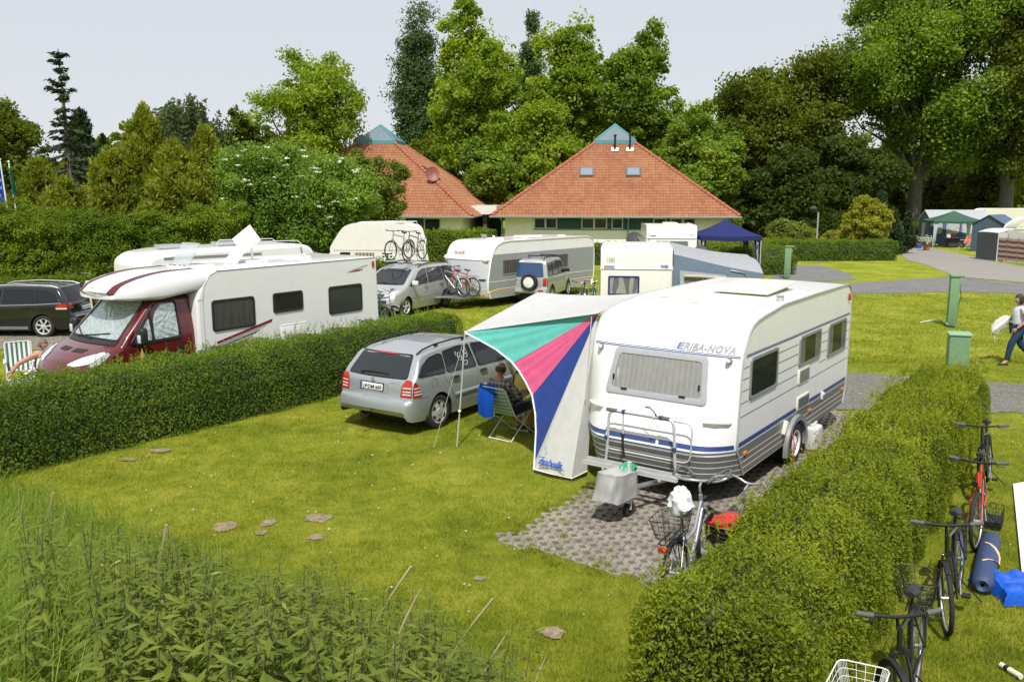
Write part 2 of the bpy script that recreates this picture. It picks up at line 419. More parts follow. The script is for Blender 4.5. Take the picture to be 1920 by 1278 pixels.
# grass-paver pad under the caravan: chippings below, octagonal stones with square holes above
c0 = px(905, 1020); E0 = Vector((c0[0], c0[1])); EU = Vector((math.sin(R(34.6)), math.cos(R(34.6)))); EN = Vector((EU.y, -EU.x))
def pad(name, org, eu, en, lu, ln, az=78., p1=.143, p2=.180, edge=.17):
    """hexagonal grass pavers, each with a square hole, over the rectangle org + a*eu + b*en"""
    e1 = Vector((math.sin(R(az)), math.cos(R(az)))); e2 = Vector((-e1.y, e1.x)); mb = MB(); C = []
    d = .17; g = .018; h = .265
    O = [(-.5+d, -.5+d), (.5-d, -.5-d), (.5+d, -.5+d), (.5-d, .5-d), (-.5+d, .5+d), (-.5-d, .5-d)]
    I = [(-h, -h), (h*.85, -h), (h, -h*.85), (h, h), (-h*.85, h), (-h, h*.85)]
    n = int((lu+ln)/p1)+2
    for i in range(-n, n):
        for j in range(-n, n):
            c = org+e1*(p1*i)+e2*(p2*j); r = c-org; a = r.dot(eu); b = r.dot(en)
            if a < .05 or b < .05 or a > lu or b > ln: continue
            if a+b < .22 or min(a, b) < edge*(.75+1.3*pnoise(c.x, c.y, 2.2, 5.)+.3*random.random()): continue
            z = .014+.004*random.random(); t = (random.uniform(-.003, .003), random.uniform(-.003, .003))
            def w(x, y, zz): q = c+e1*(p1*x)+e2*(p2*y); return (q.x, q.y, zz)
            k = 1-g*2
            mb.loft([[w(x*k, y*k, -.03) for x, y in O], [w(x*k, y*k, z) for x, y in O], [w(x*k*.965, y*k*.965, z+.005+t[0]*x+t[1]*y) for x, y in O],
                     [w(x, y, z+.005+t[0]*x+t[1]*y) for x, y in I], [w(x, y, -.02) for x, y in I]])
            C.extend([random.random()]*24)
    o = mb.build(name, M_paver, smooth=25, recalc=False)
    at = o.data.attributes.new('rnd', 'FLOAT', 'FACE'); at.data.foreach_set('value', np.asarray(C[:len(o.data.polygons)], np.float32))
    return structure(o)
m, nt, b = nodes('paver_stone'); L = nt.links
at = N(nt, 'ShaderNodeAttribute', attribute_name='rnd'); geo = N(nt, 'ShaderNodeNewGeometry')
n1 = N(nt, 'ShaderNodeTexNoise', Scale=1.3, Detail=5.); n2 = N(nt, 'ShaderNodeTexNoise', Scale=60., Detail=5., Roughness=.8)
for n in (n1, n2): L.new(geo.outputs['Position'], n.inputs['Vector'])
s1 = N(nt, 'ShaderNodeMath', operation='MULTIPLY_ADD'); s1.inputs[1].default_value = .4; L.new(at.outputs['Fac'], s1.inputs[0]); L.new(n1.outputs['Fac'], s1.inputs[2])
s2 = N(nt, 'ShaderNodeMath', operation='MULTIPLY_ADD'); s2.inputs[1].default_value = .6; L.new(n2.outputs['Fac'], s2.inputs[0]); L.new(s1.outputs[0], s2.inputs[2])
mr = N(nt, 'ShaderNodeMapRange'); mr.inputs['From Min'].default_value = .5; mr.inputs['From Max'].default_value = 1.3; L.new(s2.outputs[0], mr.inputs['Value'])
rp = N(nt, 'ShaderNodeValToRGB'); rp.color_ramp.elements[0].color = (.150, .132, .106, 1); rp.color_ramp.elements[1].color = (.31, .275, .222, 1)
L.new(mr.outputs[0], rp.inputs['Fac']); L.new(rp.outputs['Color'], b.inputs['Base Color']); b.inputs['Roughness'].default_value = .9
bp = N(nt, 'ShaderNodeBump', Strength=.5, Distance=.01); L.new(n2.outputs['Fac'], bp.inputs['Height']); L.new(bp.outputs['Normal'], b.inputs['Normal'])
M_paver = m
NU_, NN_ = 45, 26
pad('paver_pad', E0, EU, EN, 9.0, 3.7)
q = [E0+EU*a+EN*b for a, b in ((.34, .34), (8.9, .34), (8.9, 3.6), (.34, 3.6))]
structure(MB().poly([(p.x, p.y, .006) for p in q]).build('chippings_bed', M_bed, smooth=0))
# paved stand of the black estate, far left
P1 = Vector((-17.5, 22.9)); pad('paver_stand', P1, Vector((.02, 1)), Vector((1, -.02)), 3.2, 6., edge=.2)
structure(MB().poly([(-17.5, 22.9, .006), (-11.5, 22.8, .006), (-11.4, 26.1, .006), (-17.4, 26.1, .006)]).build('chippings_bed', M_bed, smooth=0))
# bare patches in the turf
EARTH = []
for (x, y, rx, ry) in ((422, 988, .22, .17), (503, 981, .15, .12), (597, 972, .26, .16), (592, 1008, .15, .09), (1037, 1187, .17, .11), (490, 1000, .12, .07), (300, 845, .3, .1), (240, 862, .2, .08), (900, 1085, .1, .06)):
    c = px(x, y); Q = []; rx *= .78; ry *= .78
    for i in range(64):
        a = 2*PI*i/64; r = .85+.28*pnoise(math.cos(a)*1.3+x, math.sin(a)*1.3+y, 1.)+.22*pnoise(math.cos(a)*5+x, math.sin(a)*5+y, 1.)
        Q.append((c[0]+rx*r*math.cos(a), c[1]+ry*1.5*r*math.sin(a), .016+bank(*c)))
    EARTH.append((c[0], c[1], rx, ry*1.5))
    structure(MB().poly(Q).build('bare_earth', M_earth, smooth=0))
# ------------------------------------------------------------------ shared materials
M_white = pm('caravan_white', (.80, .80, .785), .32, coat=.3, var=.02, scale=3., dirt=.10, bump=.02, bscale=30)
M_offwhite = pm('aged_white', (.74, .72, .66), .4, coat=.2, var=.03, scale=3., dirt=.12)
M_cream = pm('cream_plastic', (.72, .68, .54), .5, var=.05)
M_skirt = pm('caravan_grey_skirt', (.155, .155, .145), .45, var=.08, dirt=.25)
M_blue = pm('stripe_blue', (.035, .065, .22), .4)
M_alu = pm('aluminium', (.66, .66, .66), .35, metal=.35, var=.08, bump=.03)
M_alupaint = pm('aluminium_trim', (.50, .50, .49), .45, metal=.3, var=.08)
M_greyframe = pm('window_frame_grey', (.22, .225, .23), .45, var=.08)
M_silverframe = pm('window_frame_silver', (.42, .43, .44), .4, metal=.2, var=.06)
M_line = pm('joint_dark', (.06, .065, .075), .6)
M_black = pm('black_plastic', (.015, .015, .016), .5, var=.2)
M_rubber = pm('tyre_rubber', (.022, .021, .02), .85, var=.25, bump=.25, bscale=90)
M_chrome = pm('chrome', (.75, .75, .75), .12, metal=1., var=.03)
M_steel = pm('dull_steel', (.38, .38, .38), .4, metal=.8, var=.15)
M_orange = pm('orange_lens', (.75, .22, .02), .2, coat=.6)
M_redlens = pm('red_lens', (.42, .02, .012), .15, coat=.8, var=.1)
M_clearlens = pm('clear_lens', (.62, .63, .64), .1, coat=1., var=.2, scale=40)
M_curtain = pm('curtain_beige', (.60, .56, .52), .9, var=.08, scale=9.)
M_curtain_brown = pm('curtain_brown', (.16, .12, .10), .9, var=.25, scale=14.)
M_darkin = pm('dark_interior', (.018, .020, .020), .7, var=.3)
M_rope = pm('guy_rope', (.55, .52, .45), .8)
M_redpaint = pm('red_paint', (.42, .025, .02), .35, coat=.4)
M_text_grey = pm('lettering_grey', (.30, .31, .33), .5)
M_text_black = pm('lettering_black', (.02, .02, .02), .5)
M_text_blue = pm('lettering_blue', (.03, .09, .45), .5)
M_text_red = pm('lettering_red', (.45, .05, .05), .5)
M_platewhite = pm('plate_white', (.78, .78, .76), .35, coat=.3)
M_wood = pm('wood', (.28, .17, .09), .7, var=.2)
def glassmat(name, tint, clear, rough=.03):
    m, nt, b = nodes(name); L = nt.links
    geo = N(nt, 'ShaderNodeTexCoord'); nz = N(nt, 'ShaderNodeTexNoise', Scale=1.6, Detail=2.); L.new(geo.outputs['Object'], nz.inputs['Vector'])
    bp = N(nt, 'ShaderNodeBump', Strength=.06, Distance=.05); L.new(nz.outputs['Fac'], bp.inputs['Height'])
    b.inputs['Base Color'].default_value = (*tint, 1); b.inputs['Roughness'].default_value = rough; b.inputs['Specular IOR Level'].default_value = .6
    L.new(bp.outputs['Normal'], b.inputs['Normal'])
    if clear:
        t = N(nt, 'ShaderNodeBsdfTransparent'); t.inputs['Color'].default_value = (.9, .92, .92, 1)
        mx = N(nt, 'ShaderNodeMixShader'); mx.inputs['Fac'].default_value = clear
        L.new(b.outputs[0], mx.inputs[1]); L.new(t.outputs[0], mx.inputs[2]); L.new(mx.outputs[0], nt.nodes['Material Output'].inputs['Surface'])
    return m
M_glass = glassmat('car_glass_dark', (.012, .016, .018), .25)
M_acrylic = glassmat('acrylic_pane', (.03, .035, .035), .72)
M_acrylic_dark = glassmat('acrylic_pane_smoked', (.020, .026, .022), .45)
M_clear = glassmat('clear_plastic', (.55, .58, .60), .55)
def cloth(name, col, var=.06, bump=.35, bscale=9., trans=.12, rough=.85):
    m = pm(name, col, rough, var=var, bump=bump, bscale=bscale, spec=.2)
    nt = m.node_tree; L = nt.links; b = nt.nodes['Principled BSDF']; o = nt.nodes['Material Output']
    t = N(nt, 'ShaderNodeBsdfTranslucent'); c = col if not isinstance(col, str) else lin(col); t.inputs['Color'].default_value = (*c, 1)
    mx = N(nt, 'ShaderNodeMixShader'); mx.inputs['Fac'].default_value = trans
    L.new(b.outputs[0], mx.inputs[1]); L.new(t.outputs[0], mx.inputs[2]); L.new(mx.outputs[0], o.inputs['Surface'])
    return m
def window(parent, fn, poly, frame=None, fw=.05, curtain=None, pane=None, raise_=.02, wav=.012, waves=14, cover=1., back=None, name='window', label=None):
    """a caravan window: raised frame, curtain or dark inside, pane. fn(a,b,off)->point on the wall"""
    frame = frame or M_greyframe; pane = pane or M_acrylic
    xs = [p[0] for p in poly]; ys = [p[1] for p in poly]; cx, cy_ = sum(xs)/len(xs), sum(ys)/len(ys)
    W, Hh = max(xs)-min(xs), max(ys)-min(ys)
    def ins(d): return [(cx+(x-cx)*(1-2*d/W), cy_+(y-cy_)*(1-2*d/Hh)) for x, y in poly]
    mb = MB(); p1 = ins(.004); p2 = ins(fw); p25 = ins(fw*.45)
    mb.loft([[fn(a, b, .0) for a, b in poly], [fn(a, b, raise_) for a, b in p1], [fn(a, b, raise_*1.15) for a, b in p25], [fn(a, b, raise_*.9) for a, b in p2], [fn(a, b, raise_*.3) for a, b in p2]])
    wo = mb.build(name, frame, parent, smooth=50)
    if label: wo['label'] = label
    inner = ins(fw*.98)
    if back is not None or curtain is None:
        MB().patch(lambda a, b: fn(a, b, .002), inner, 2).build('blind' if back is not None else 'interior', back or M_darkin, wo)
    if curtain is not None:
        x0, x1 = min(p[0] for p in inner), max(p[0] for p in inner); y0, y1 = min(p[1] for p in inner), max(p[1] for p in inner)
        mb = MB()
        def cf(s, t):
            a = x0+(x1-x0)*s; b = y0+(y1-y0)*t
            # keep inside rounded outline
            k = .985; a = cx+(a-cx)*k; b = cy_+(b-cy_)*k
            return fn(a, b, .004+wav*.45*(1+math.sin(waves*2*PI*s+1.3*math.sin(7*s)+.8*math.sin(3*t+s*9)))*(1-.35*t))
        if cover >= 1: mb.grid(cf, waves*6, 6)
        else:
            mb.grid(cf, waves*3, 6, u=(0, cover/2)); mb.grid(cf, waves*3, 6, u=(1-cover/2, 1))
            MB().patch(lambda a, b: fn(a, b, .002), inner, 2).build('interior', M_darkin, wo)
        mb.build('curtain', curtain, wo, smooth=180)
    MB().patch(lambda a, b: fn(a, b, raise_*.75), inner, 3).build('pane', pane, wo, smooth=180)
    return wo
def disc(mb, fn, c, r, off0, off1, n=16, mi=0):
    P = [(c[0]+r*math.cos(2*PI*i/n), c[1]+r*math.sin(2*PI*i/n)) for i in range(n)]
    return mb.prism(P, fn, off0, off1, mi)
def wheel(parent, c, r=.32, w=.19, rim=.21, spokes=7, axis='Y', side=1, style='alloy', rimmat=None, name='wheel'):
    """tyre with rounded shoulders > rim with spokes or a steel disc. side: which way (+/-) the outer face looks along the axis"""
    mb = MB(); h = w/2
    prof = [(rim, -h*.8), (rim+.02, -h), (r-.035, -h*1.02), (r-.008, -h*.8), (r, -h*.45), (r, h*.45), (r-.008, h*.8), (r-.035, h*1.02), (rim+.02, h), (rim, h*.8)]
    mb.lathe(prof, c, axis, 36); o = mb.build('wheel', M_rubber, parent, smooth=35)
    mb = MB(); f = side; rm = rimmat or M_alupaint
    P3 = (lambda x, y, d: (c[0]+x, c[1]+f*d, c[2]+y)) if axis == 'Y' else (lambda x, y, d: (c[0]+f*d, c[1]+x, c[2]+y))
    def ring(rr, d): return [P3(rr*math.cos(2*PI*j/36), rr*math.sin(2*PI*j/36), d) for j in range(36)]
    mb.loft([ring(rim+.006, h*.78), ring(rim+.002, h*.98), ring(rim-.015, h*.9), ring(rim-.025, h*.55)])
    if style == 'alloy':
        mb.loft([ring(rim-.025, h*.25), ring(.001, h*.2)], mi=1)
        for k in range(spokes):
            a = 2*PI*k/spokes+.3; ca, sa = math.cos(a), math.sin(a); Q = []
            for rr, ww in ((.03, .026), (rim*.55, .018), (rim-.012, .032)): Q.append((rr, ww))
            L_ = [(rr*ca-ww*sa, rr*sa+ww*ca) for rr, ww in Q]; R_ = [(rr*ca+ww*sa, rr*sa-ww*ca) for rr, ww in Q[::-1]]
            mb.prism(L_+R_, P3, h*.5, h*.88)
        mb.loft([ring(.05, h*.5), ring(.05, h*.93), ring(.035, h*.97), ring(.001, h*.98)])
    elif style == 'cover':      # plastic wheel cover with dark slots
        mb.loft([ring(rim-.02, h*.8), ring(rim*.75, h*.95), ring(.07, h*.9), ring(.06, h*1.0), ring(.001, h*1.02)])
        for k in range(spokes):
            a = 2*PI*(k+.5)/spokes
            Q = [((rim*q)*math.cos(a+da), (rim*q)*math.sin(a+da)) for q, da in ((.62, -.12), (.86, -.24), (.9, 0), (.86, .24), (.62, .12))]
            mb.prism(Q, P3, h*.85, h*.985, 1)
    else:                       # steel disc with small holes
        mb.loft([ring(rim-.02, h*.55), ring(rim*.8, h*.7), ring(rim*.6, h*.62), ring(rim*.45, h*.8), ring(.05, h*.82), ring(.045, h*.95), ring(.001, h*.96)])
        for k in range(spokes):
            a = 2*PI*k/spokes; q = rim*.72
            mb.prism([(q*math.cos(a)+.018*math.cos(t), q*math.sin(a)+.018*math.sin(t)) for t in [2*PI*i/8 for i in range(8)]], P3, h*.6, h*.7, 1)
    mb.build('rim', [rm, M_black], o, smooth=40)
    return o
# ------------------------------------------------------------------ the big white touring caravan
P0 = (4.3869, 13.0175)
def LW(s, w_, z=0.): return (P0[0]+U[0]*s-NR[0]*w_, P0[1]+U[1]*s-NR[1]*w_, z)
WID = 2.25
nova = thing('caravan', 'white touring caravan with grey skirt, blue stripes and a folded bicycle rack on its nose', 'caravan', (P0[0], P0[1], 0), az=AZ)
OUT = [(.41, -2.15, .58), (.60, -2.27, .50), (.80, -2.41, .42), (.90, -2.43, .36), (1.10, -2.41, .28), (1.40, -2.385, .22), (1.75, -2.36, .14), (2.0, -2.335, .08), (2.10, -2.30, .06),
       (2.22, -2.235, .04), (2.30, -2.185, .03), (2.38, -2.12, .02), (2.44, -2.02, .01), (2.485, -1.88, 0), (2.525, -1.6, 0), (2.55, -1.3, 0), (2.585, -.95, 0), (2.60, -.7, 0), (2.605, .8, 0), (2.60, 2.45, 0),
       (2.585, 2.65, 0), (2.54, 2.77, 0), (2.46, 2.84, 0), (2.30, 2.875, 0), (2.05, 2.885, 0), (1.4, 2.875, 0), (.9, 2.865, 0), (.6, 2.80, 0), (.43, 2.72, 0)]
def fshape(y): d = max(0, min(y, WID-y)); return 1-(1-min(d/.55, 1))**2.6
def edge_s(z):
    for a, b in zip(OUT, OUT[1:]):
        if a[0] <= z <= b[0] and b[1] < -1.5:
            t = (z-a[0])/max(b[0]-a[0], 1e-6); return a[1]+(b[1]-a[1])*t, a[2]+(b[2]-a[2])*t
    return OUT[0][1], OUT[0][2]
def nfront(y, z, off=0.):
    s, b = edge_s(min(max(z, .41), 2.45)); e = .01; s2, b2 = edge_s(min(max(z+e, .41), 2.46))
    x = s-b*fshape(y); sl = ((s2-b2*fshape(y))-x)/e; k = 1/math.sqrt(1+sl*sl)
    return (x-off*k, y, z+off*sl*k)
def nside(s, z, off=0.): return (s, -off, z)
ys = [WID*i/40 for i in range(41)]
mb = MB()
rows = [[(s-b*fshape(y), y, z+.018*math.sin(PI*y/WID) if z > 2.5 else z) for y in ys] for z, s, b in OUT]
mb.loft(rows, closed=False)
for y in (0, WID): mb.poly([(s, y, z) for z, s, b in OUT])
nb = mb.build('body', M_white, nova, smooth=30)
mb = MB(); mb.tube([(s, -.006, z) for z, s, b in OUT], .016, 6); mb.tube([(s, WID+.006, z) for z, s, b in OUT], .016, 6)
mb.build('edge_trim', M_alupaint, nova)
mb = MB(); mb.box((.25, WID/2, .40), (4.6, 2.0, .06)); mb.box((0.1, WID/2, .34), (.1, 1.9, .1)); mb.build('chassis', M_black, nova)
# coloured bands: fn draped strips
def band_front(mb, z0, z1, y0=.0, y1=WID, off=.004, mi=0):
    mb.grid(lambda a, b: nfront(a, b, off), 40, 3, mi, u=(y0, y1), v=(z0, z1))
def band_side(mb, z0, z1, s0=None, s1=None, off=.004, mi=0):
    a0 = edge_s(z0)[0] if s0 is None else s0; a1 = edge_s(z1)[0] if s0 is None else s0
    e0 = (2.72+(z0-.43)*.30 if z0 < .9 else 2.87) if s1 is None else s1; e1 = (2.72+(z1-.43)*.30 if z1 < .9 else 2.87) if s1 is None else s1
    mb.add([(a0, -off, z0), (e0, -off, z0), (e1, -off, z1), (a1, -off, z1)], [(0, 1, 2, 3)], mi)
mb = MB()
band_front(mb, .43, .755); band_side(mb, .43, .79)
mb.build('skirt_panel', M_skirt, nova, smooth=60, recalc=False)
mb = MB()
for z in (.505, .59, .675): band_front(mb, z-.007, z+.007, off=.007); band_side(mb, z-.007+.01, z+.007+.01, off=.007)
mb.build('skirt_pinstripe', pm('pinstripe_white', (.75, .75, .74), .4), nova, smooth=60, recalc=False)
mb = MB()
band_front(mb, .835, .895, .02, .95); band_front(mb, .835, .895, .99, 1.72); band_front(mb, .835, .895, 1.76, 2.24); band_front(mb, .792, .806, off=.005)
band_side(mb, .835, .90, -2.36, .04); band_side(mb, .835, .90, .68, 1.33); band_side(mb, .835, .90, 1.45, 2.84); band_side(mb, .80, .812, off=.005)
band_front(mb, 2.035, 2.048, .03, 2.22); band_front(mb, 2.058, 2.066, .03, 2.22); band_side(mb, 2.035, 2.052, -2.2, 2.86); band_side(mb, 2.062, 2.070, -2.2, 2.86)
mb.build('blue_stripe', M_blue, nova, smooth=60, recalc=False)
mb = MB()
for z in (1.245, 1.43, 1.59, 1.75, 1.90):
    for a, b in ([(-2.33, 2.87)] if z < 1.3 else [(-2.33, -2.07), (-.93, .0), (1.16, 1.54), (2.68, 2.87)]): band_side(mb, z-.005, z+.005, a, b, .003)
mb.build('panel_joint', M_line, nova, smooth=0, recalc=False)
# windows
window(nova, lambda a, b, o: nfront(a, b, o), rpoly([(.37, 1.395), (1.90, 1.395), (1.83, 2.035), (.44, 2.035)], .07), M_silverframe, .085, M_curtain, waves=17, wav=.011, label='wide front window with beige curtains')
mb = MB()
for y in (.72, 1.6): mb.box(nfront(y, 1.475, .03), (.02, .09, .022))
for y, z in ((.5, 1.62), (1.79, 1.62)): mb.box(nfront(y, z, .03), (.02, .02, .07))
mb.build('window_catch', M_black, nova)
for s0, s1, z0, z1, c in ((-2.06, -.95, 1.42, 2.01, None), (.03, 1.14, 1.52, 2.015, M_curtain), (1.56, 2.65, 1.44, 2.015, M_curtain)):
    window(nova, nside, rrect((s0+s1)/2, (z0+z1)/2, s1-s0, z1-z0, .07), M_greyframe, .05, c, pane=M_acrylic_dark, waves=9, cover=.45)
# vents, lamps, handles, step lamp
def vent(s0, s1, z0, z1):
    mb = MB(); mb.prism(rrect((s0+s1)/2, (z0+z1)/2, s1-s0, z1-z0, .02, 3), nside, 0, .018)
    for i in range(9):
        z = z0+.03+(z1-z0-.06)*i/8; mb.box(((s0+s1)/2, -.021, z), (s1-s0-.07, .008, .006), 1)
    mb.build('fridge_vent', [M_cream, M_line], nova)
vent(.07, .60, 1.25, 1.48); vent(.07, .66, .84, 1.04)
mb = MB()
for s in (-2.13, .72, 2.62): mb.rbox((s, -.015, .715), (.11, .03, .05), .01)
mb.build('side_marker', M_orange, nova)
for y in (.16, 2.09):
    mb = MB(); p = nfront(y, 2.0, .0); mb.cyl(p, (p[0]-.05, p[1], p[2]), .042, .036, 14); mb.ball((p[0]-.055, p[1], p[2]), .032, 6, 1); mb.build('marker_lamp', [M_greyframe, M_clearlens], nova)
mb = MB(); mb.rbox((2.72, -.02, 2.36), (.05, .04, .12), .01); mb.build('rear_marker', M_redlens, nova)
for y in (.22, 2.06):
    mb = MB(); p = [nfront(y+d, 1.19, o) for d, o in ((-.15, 0), (-.14, .045), (0, .055), (.14, .045), (.15, 0))]; mb.tube(p, .02, 8); mb.build('grab_handle', M_cream, nova)
mb = MB(); mb.rbox((.05-1.0+.42, -.03, .70), (.09, .06, .22), .01, M=Matrix.Rotation(R(28), 3, 'Y')); mb.build('step_flap', M_cream, nova)
mb = MB(); mb.box((1.39, -.015, .83), (.05, .02, .13)); mb.box((1.42, -.03, .86), (.02, .03, .04)); mb.build('awning_hook', M_white, nova)
# front lettering
def nova_txt(x, y): return nfront(.90-x, 2.085+y, .006)
mb = MB(); mb.text('ERIBA-NOVA', 0.125, nova_txt, 0, .25, .006, space=1.12); mb.build('lettering', M_text_grey, nova, smooth=0, recalc=False)
mb = MB()
for k, (d0, d1, c) in enumerate(((-.03, .0, 0), (-.10, -.04, 1))): mb.grid(lambda a, b: nfront(.90-(a+b*.25), 2.085+b, .006), 1, 2, c, u=(d0, d1), v=(0, .085))
mb.build('logo_blocks', [pm('logo_blue', (.08, .14, .42), .5), pm('logo_pale_blue', (.45, .55, .72), .5)], nova, smooth=0, recalc=False)
# running gear
wheel(nova, (.04, .055, .33), .33, .185, .205, 14, style='steel', side=-1, rimmat=M_white)
wheel(nova, (.04, WID-.12, .33), .33, .185, .205, 14, style='steel', side=1, rimmat=M_white)
mb = MB(); A = []
for r_, d in ((.39, 0), (.395, .06), (.47, .06), (.485, 0)):
    A.append([(.04+r_*math.cos(a)*1.08, -d, .30+r_*math.sin(a)) for a in [PI*1.06-PI*1.12*i/24 for i in range(25)]])
mb.loft(A, closed=False); mb.build('wheel_arch', M_greyframe, nova, smooth=40)
mb = MB(); mb.loft([[(.04+.40*math.cos(a), y, .30+.40*math.sin(a)) for a in [PI*i/16 for i in range(17)]] for y in (-.008, .3)], closed=False)
mb.poly([(.04+.40*math.cos(a), -.008, .30+.40*math.sin(a)) for a in [PI*i/16 for i in range(17)]]); mb.build('arch_shade_plate', M_black, nova)  # flat black plate over the wall: shade of the arch hollow as colour
# drawbar, jockey wheel, bicycle rack
mb = MB()
for y in (.55, 1.70): mb.tube([(-2.0, y, .38), (-2.9, 1.125+(y-1.125)*.55, .38), (-3.75, 1.125+(y-1.125)*.08, .40)], .035, 6)
mb.cyl((-3.6, 1.12, .40), (-4.0, 1.12, .44), .045, .04, 10); mb.build('drawbar', M_steel, nova)
mb = MB(); mb.cyl((-3.5, 1.02, .13), (-3.5, 1.02, .75), .03, n=10); mb.lathe([(.03, -.03), (.09, -.035), (.10, -.015), (.10, .015), (.09, .035), (.03, .03)], (-3.5, 1.02, .10), 'Y', 20, 1); mb.box((-3.5, 1.02, .18), (.03, .09, .14), 0); mb.build('jockey_wheel', [M_alu, M_rubber], nova)
def arc3(P, r=.1, n=5):
    """round the corners of a 3-D path"""
    o = [P[0]]
    for i in range(1, len(P)-1):
        p = Vector(P[i]); a = Vector(P[i-1])-p; b = Vector(P[i+1])-p; d = min(r, a.length*.45, b.length*.45)
        q0 = p+a.normalized()*d; q1 = p+b.normalized()*d
        for j in range(n+1):
            t = j/n; o.append(tuple(q0*(1-t)**2+p*2*t*(1-t)+q1*t*t))
    o.append(P[-1]); return o
mb = MB()
mb.tube(arc3([(-2.92, 1.69, .50), (-2.95, 1.66, .62), (-2.97, 1.62, 1.25), (-2.97, .66, 1.25), (-2.95, .63, .62), (-2.92, .62, .50)], .11), .021, 8)
mb.tube(arc3([(-2.86, 1.70, .62), (-2.86, 1.70, 1.20), (-2.86, .44, 1.20), (-2.86, .46, .66), (-2.86, 1.70, .66), (-2.86, 1.70, .80)], .12), .012, 6)
rk = mb.build('bicycle_rack', M_alu, nova, smooth=60)
mb = MB()
for x, d in ((-3.13, .0), (-2.97, .03)):
    for k in (0, 1): mb.box((x+.035*k-.02, 1.22+d, .50), (.012, 1.42, .05))
    mb.box((x, 1.22+d, .478), (.06, 1.42, .012))
for y in (.75, 1.2, 1.6): mb.box((-3.02, y, .455), (.30, .03, .03))
mb.build('wheel_rail', M_alu, rk)
for y in (1.58, .80): mb = MB(); mb.tube([(-2.97, y+.08, 1.25), (-2.97, y-.08, 1.25)], .028, 8); mb.build('foam_sleeve', pm('foam_grey', (.13, .12, .11), .8), rk)
mb = MB()
for y, z in ((1.40, 1.25), (.84, 1.25), (1.665, .85), (.64, .85)): mb.rbox((-2.97, y, z), (.055, .05, .06), .012)
mb.build('clamp', pm('clamp_blue', (.03, .06, .16), .4), rk)
mb = MB(); mb.tube([(-2.98, 1.40, 1.24), (-2.99, 1.39, .90)], .012, 8); mb.cyl((-2.99, 1.39, .95), (-3.0, 1.39, .88), .025, .02, 8, 1); mb.tube([(-3.0, 1.39, .90), (-3.01, 1.38, .78), (-3.0, 1.36, .62)], .012, 6, 1, flat=(.016, .006))
mb.tube([(-2.98, .90, 1.26), (-3.02, .92, 1.33), (-3.0, 1.0, 1.375), (-2.96, 1.08, 1.36)], .01, 6, 1, flat=(.014, .006)); mb.ball((-2.98, .94, 1.25), .035, 6)
mb.build('hold_down_arm', [M_alu, M_black], rk)
# roof furniture
mb = MB(); mb.box((.40, .875, 2.625), (1.12, .72, .05), 1); mb.rbox((.40, .875, 2.70), (1.28, .90, .06), .025, 0, M=Matrix.Rotation(R(-2.5), 3, 'Y'))
for s in (-.15, .95): mb.cyl((s, .6, 2.62), (s, .6, 2.69), .012, n=6, mi=1); mb.cyl((s, 1.15, 2.62), (s, 1.15, 2.69), .012, n=6, mi=1)
mb.build('roof_hatch', [M_cream, pm('hatch_rim', (.24, .21, .17), .6)], nova, bevel=.004)
mb = MB(); mb.rbox((-.68, 1.62, 2.622), (.62, .52, .06), .025); mb.build('roof_hatch', M_cream, nova)
mb = MB(); mb.lathe([(.001, .045), (.10, .042), (.125, .025), (.125, .008), (.07, 0)], (-1.12, 1.2, 2.575), 'Z', 24); mb.lathe([(.001, .05), (.14, .045), (.17, .025), (.17, 0)], (.22, .22, 2.60), 'Z', 24); mb.build('roof_vent', M_white, nova)
mb = MB(); mb.lathe([(.055, -.02), (.055, .075), (.04, .08), (.001, .08)], (-.55, .14, 2.6), 'Z', 16); mb.lathe([(.062, .085), (.062, .10), (.001, .105)], (-.55, .14, 2.6), 'Z', 16); mb.build('flue', M_alupaint, nova)
# power cable, water can, block, hitch cover
mb = MB(); mb.tube([LW(-.30, -.05, .62), LW(-.33, -.12, .45), LW(-.34, -.13, .2), LW(-.36, -.14, .012), LW(-.40, -.2, .022)], .008, 6); tag(mb.build('power_cable', pm('cable_red', (.5, .05, .04), .5), None), 'thin red cable hanging down beside the caravan wheel', 'cable')
p = LW(.84, -.07)
t = thing('water_can', 'white plastic waste-water can standing behind the caravan wheel', 'water can', (p[0], p[1], .042), az=AZ)
mb = MB(); mb.rbox((0, 0, .20), (.36, .20, .40), .05, n=3); mb.build('tank', pm('can_plastic', (.72, .72, .70), .45, var=.04, trans=.15), t); mb = MB(); mb.cyl((-.1, 0, .40), (-.1, 0, .44), .035, n=12); mb.tube([(0, 0, .40), (.02, 0, .44), (.12, 0, .44), (.14, 0, .40)], .014, 6); mb.build('cap', M_white, t)
mb = MB(); mb.rbox((0, 0, .02), (.42, .26, .045), .006); o = mb.build('wooden_board', M_wood); o.location = (p[0], p[1], 0); o.rotation_euler = (0, 0, R(90-AZ-4)); tag(o, 'small wooden board under the white water can', 'board')
def drape(mb, cs, cy_, rows, mi=0, n=26, seed=1.):
    """cloth draped over a hump: rows of (height, radius along, radius across); folds grow downwards"""
    rings = []
    for k, (z, ra, rb, f) in enumerate(rows):
        rings.append([(cs+ra*math.cos(a)*(1+f*math.sin(5*a+seed)+f*.6*math.sin(9*a+2*seed+z*3)), cy_+rb*math.sin(a)*(1+f*math.sin(5*a+seed)+f*.6*math.sin(9*a+2*seed+z*3)), z+(f*.35*math.sin(4*a+seed) if k == 0 else 0)) for a in [2*PI*i/n for i in range(n)]])
    mb.loft(rings, mi); mb.f.append(tuple(range(len(mb.v)-n, len(mb.v)))); mb.m.append(mi)
p = LW(-3.60, 1.12); t = thing('hitch_cover', 'silver grey tarpaulin hood wrapped over the caravan drawbar', 'cover', (p[0], p[1], 0), az=AZ)
mb = MB(); P = []
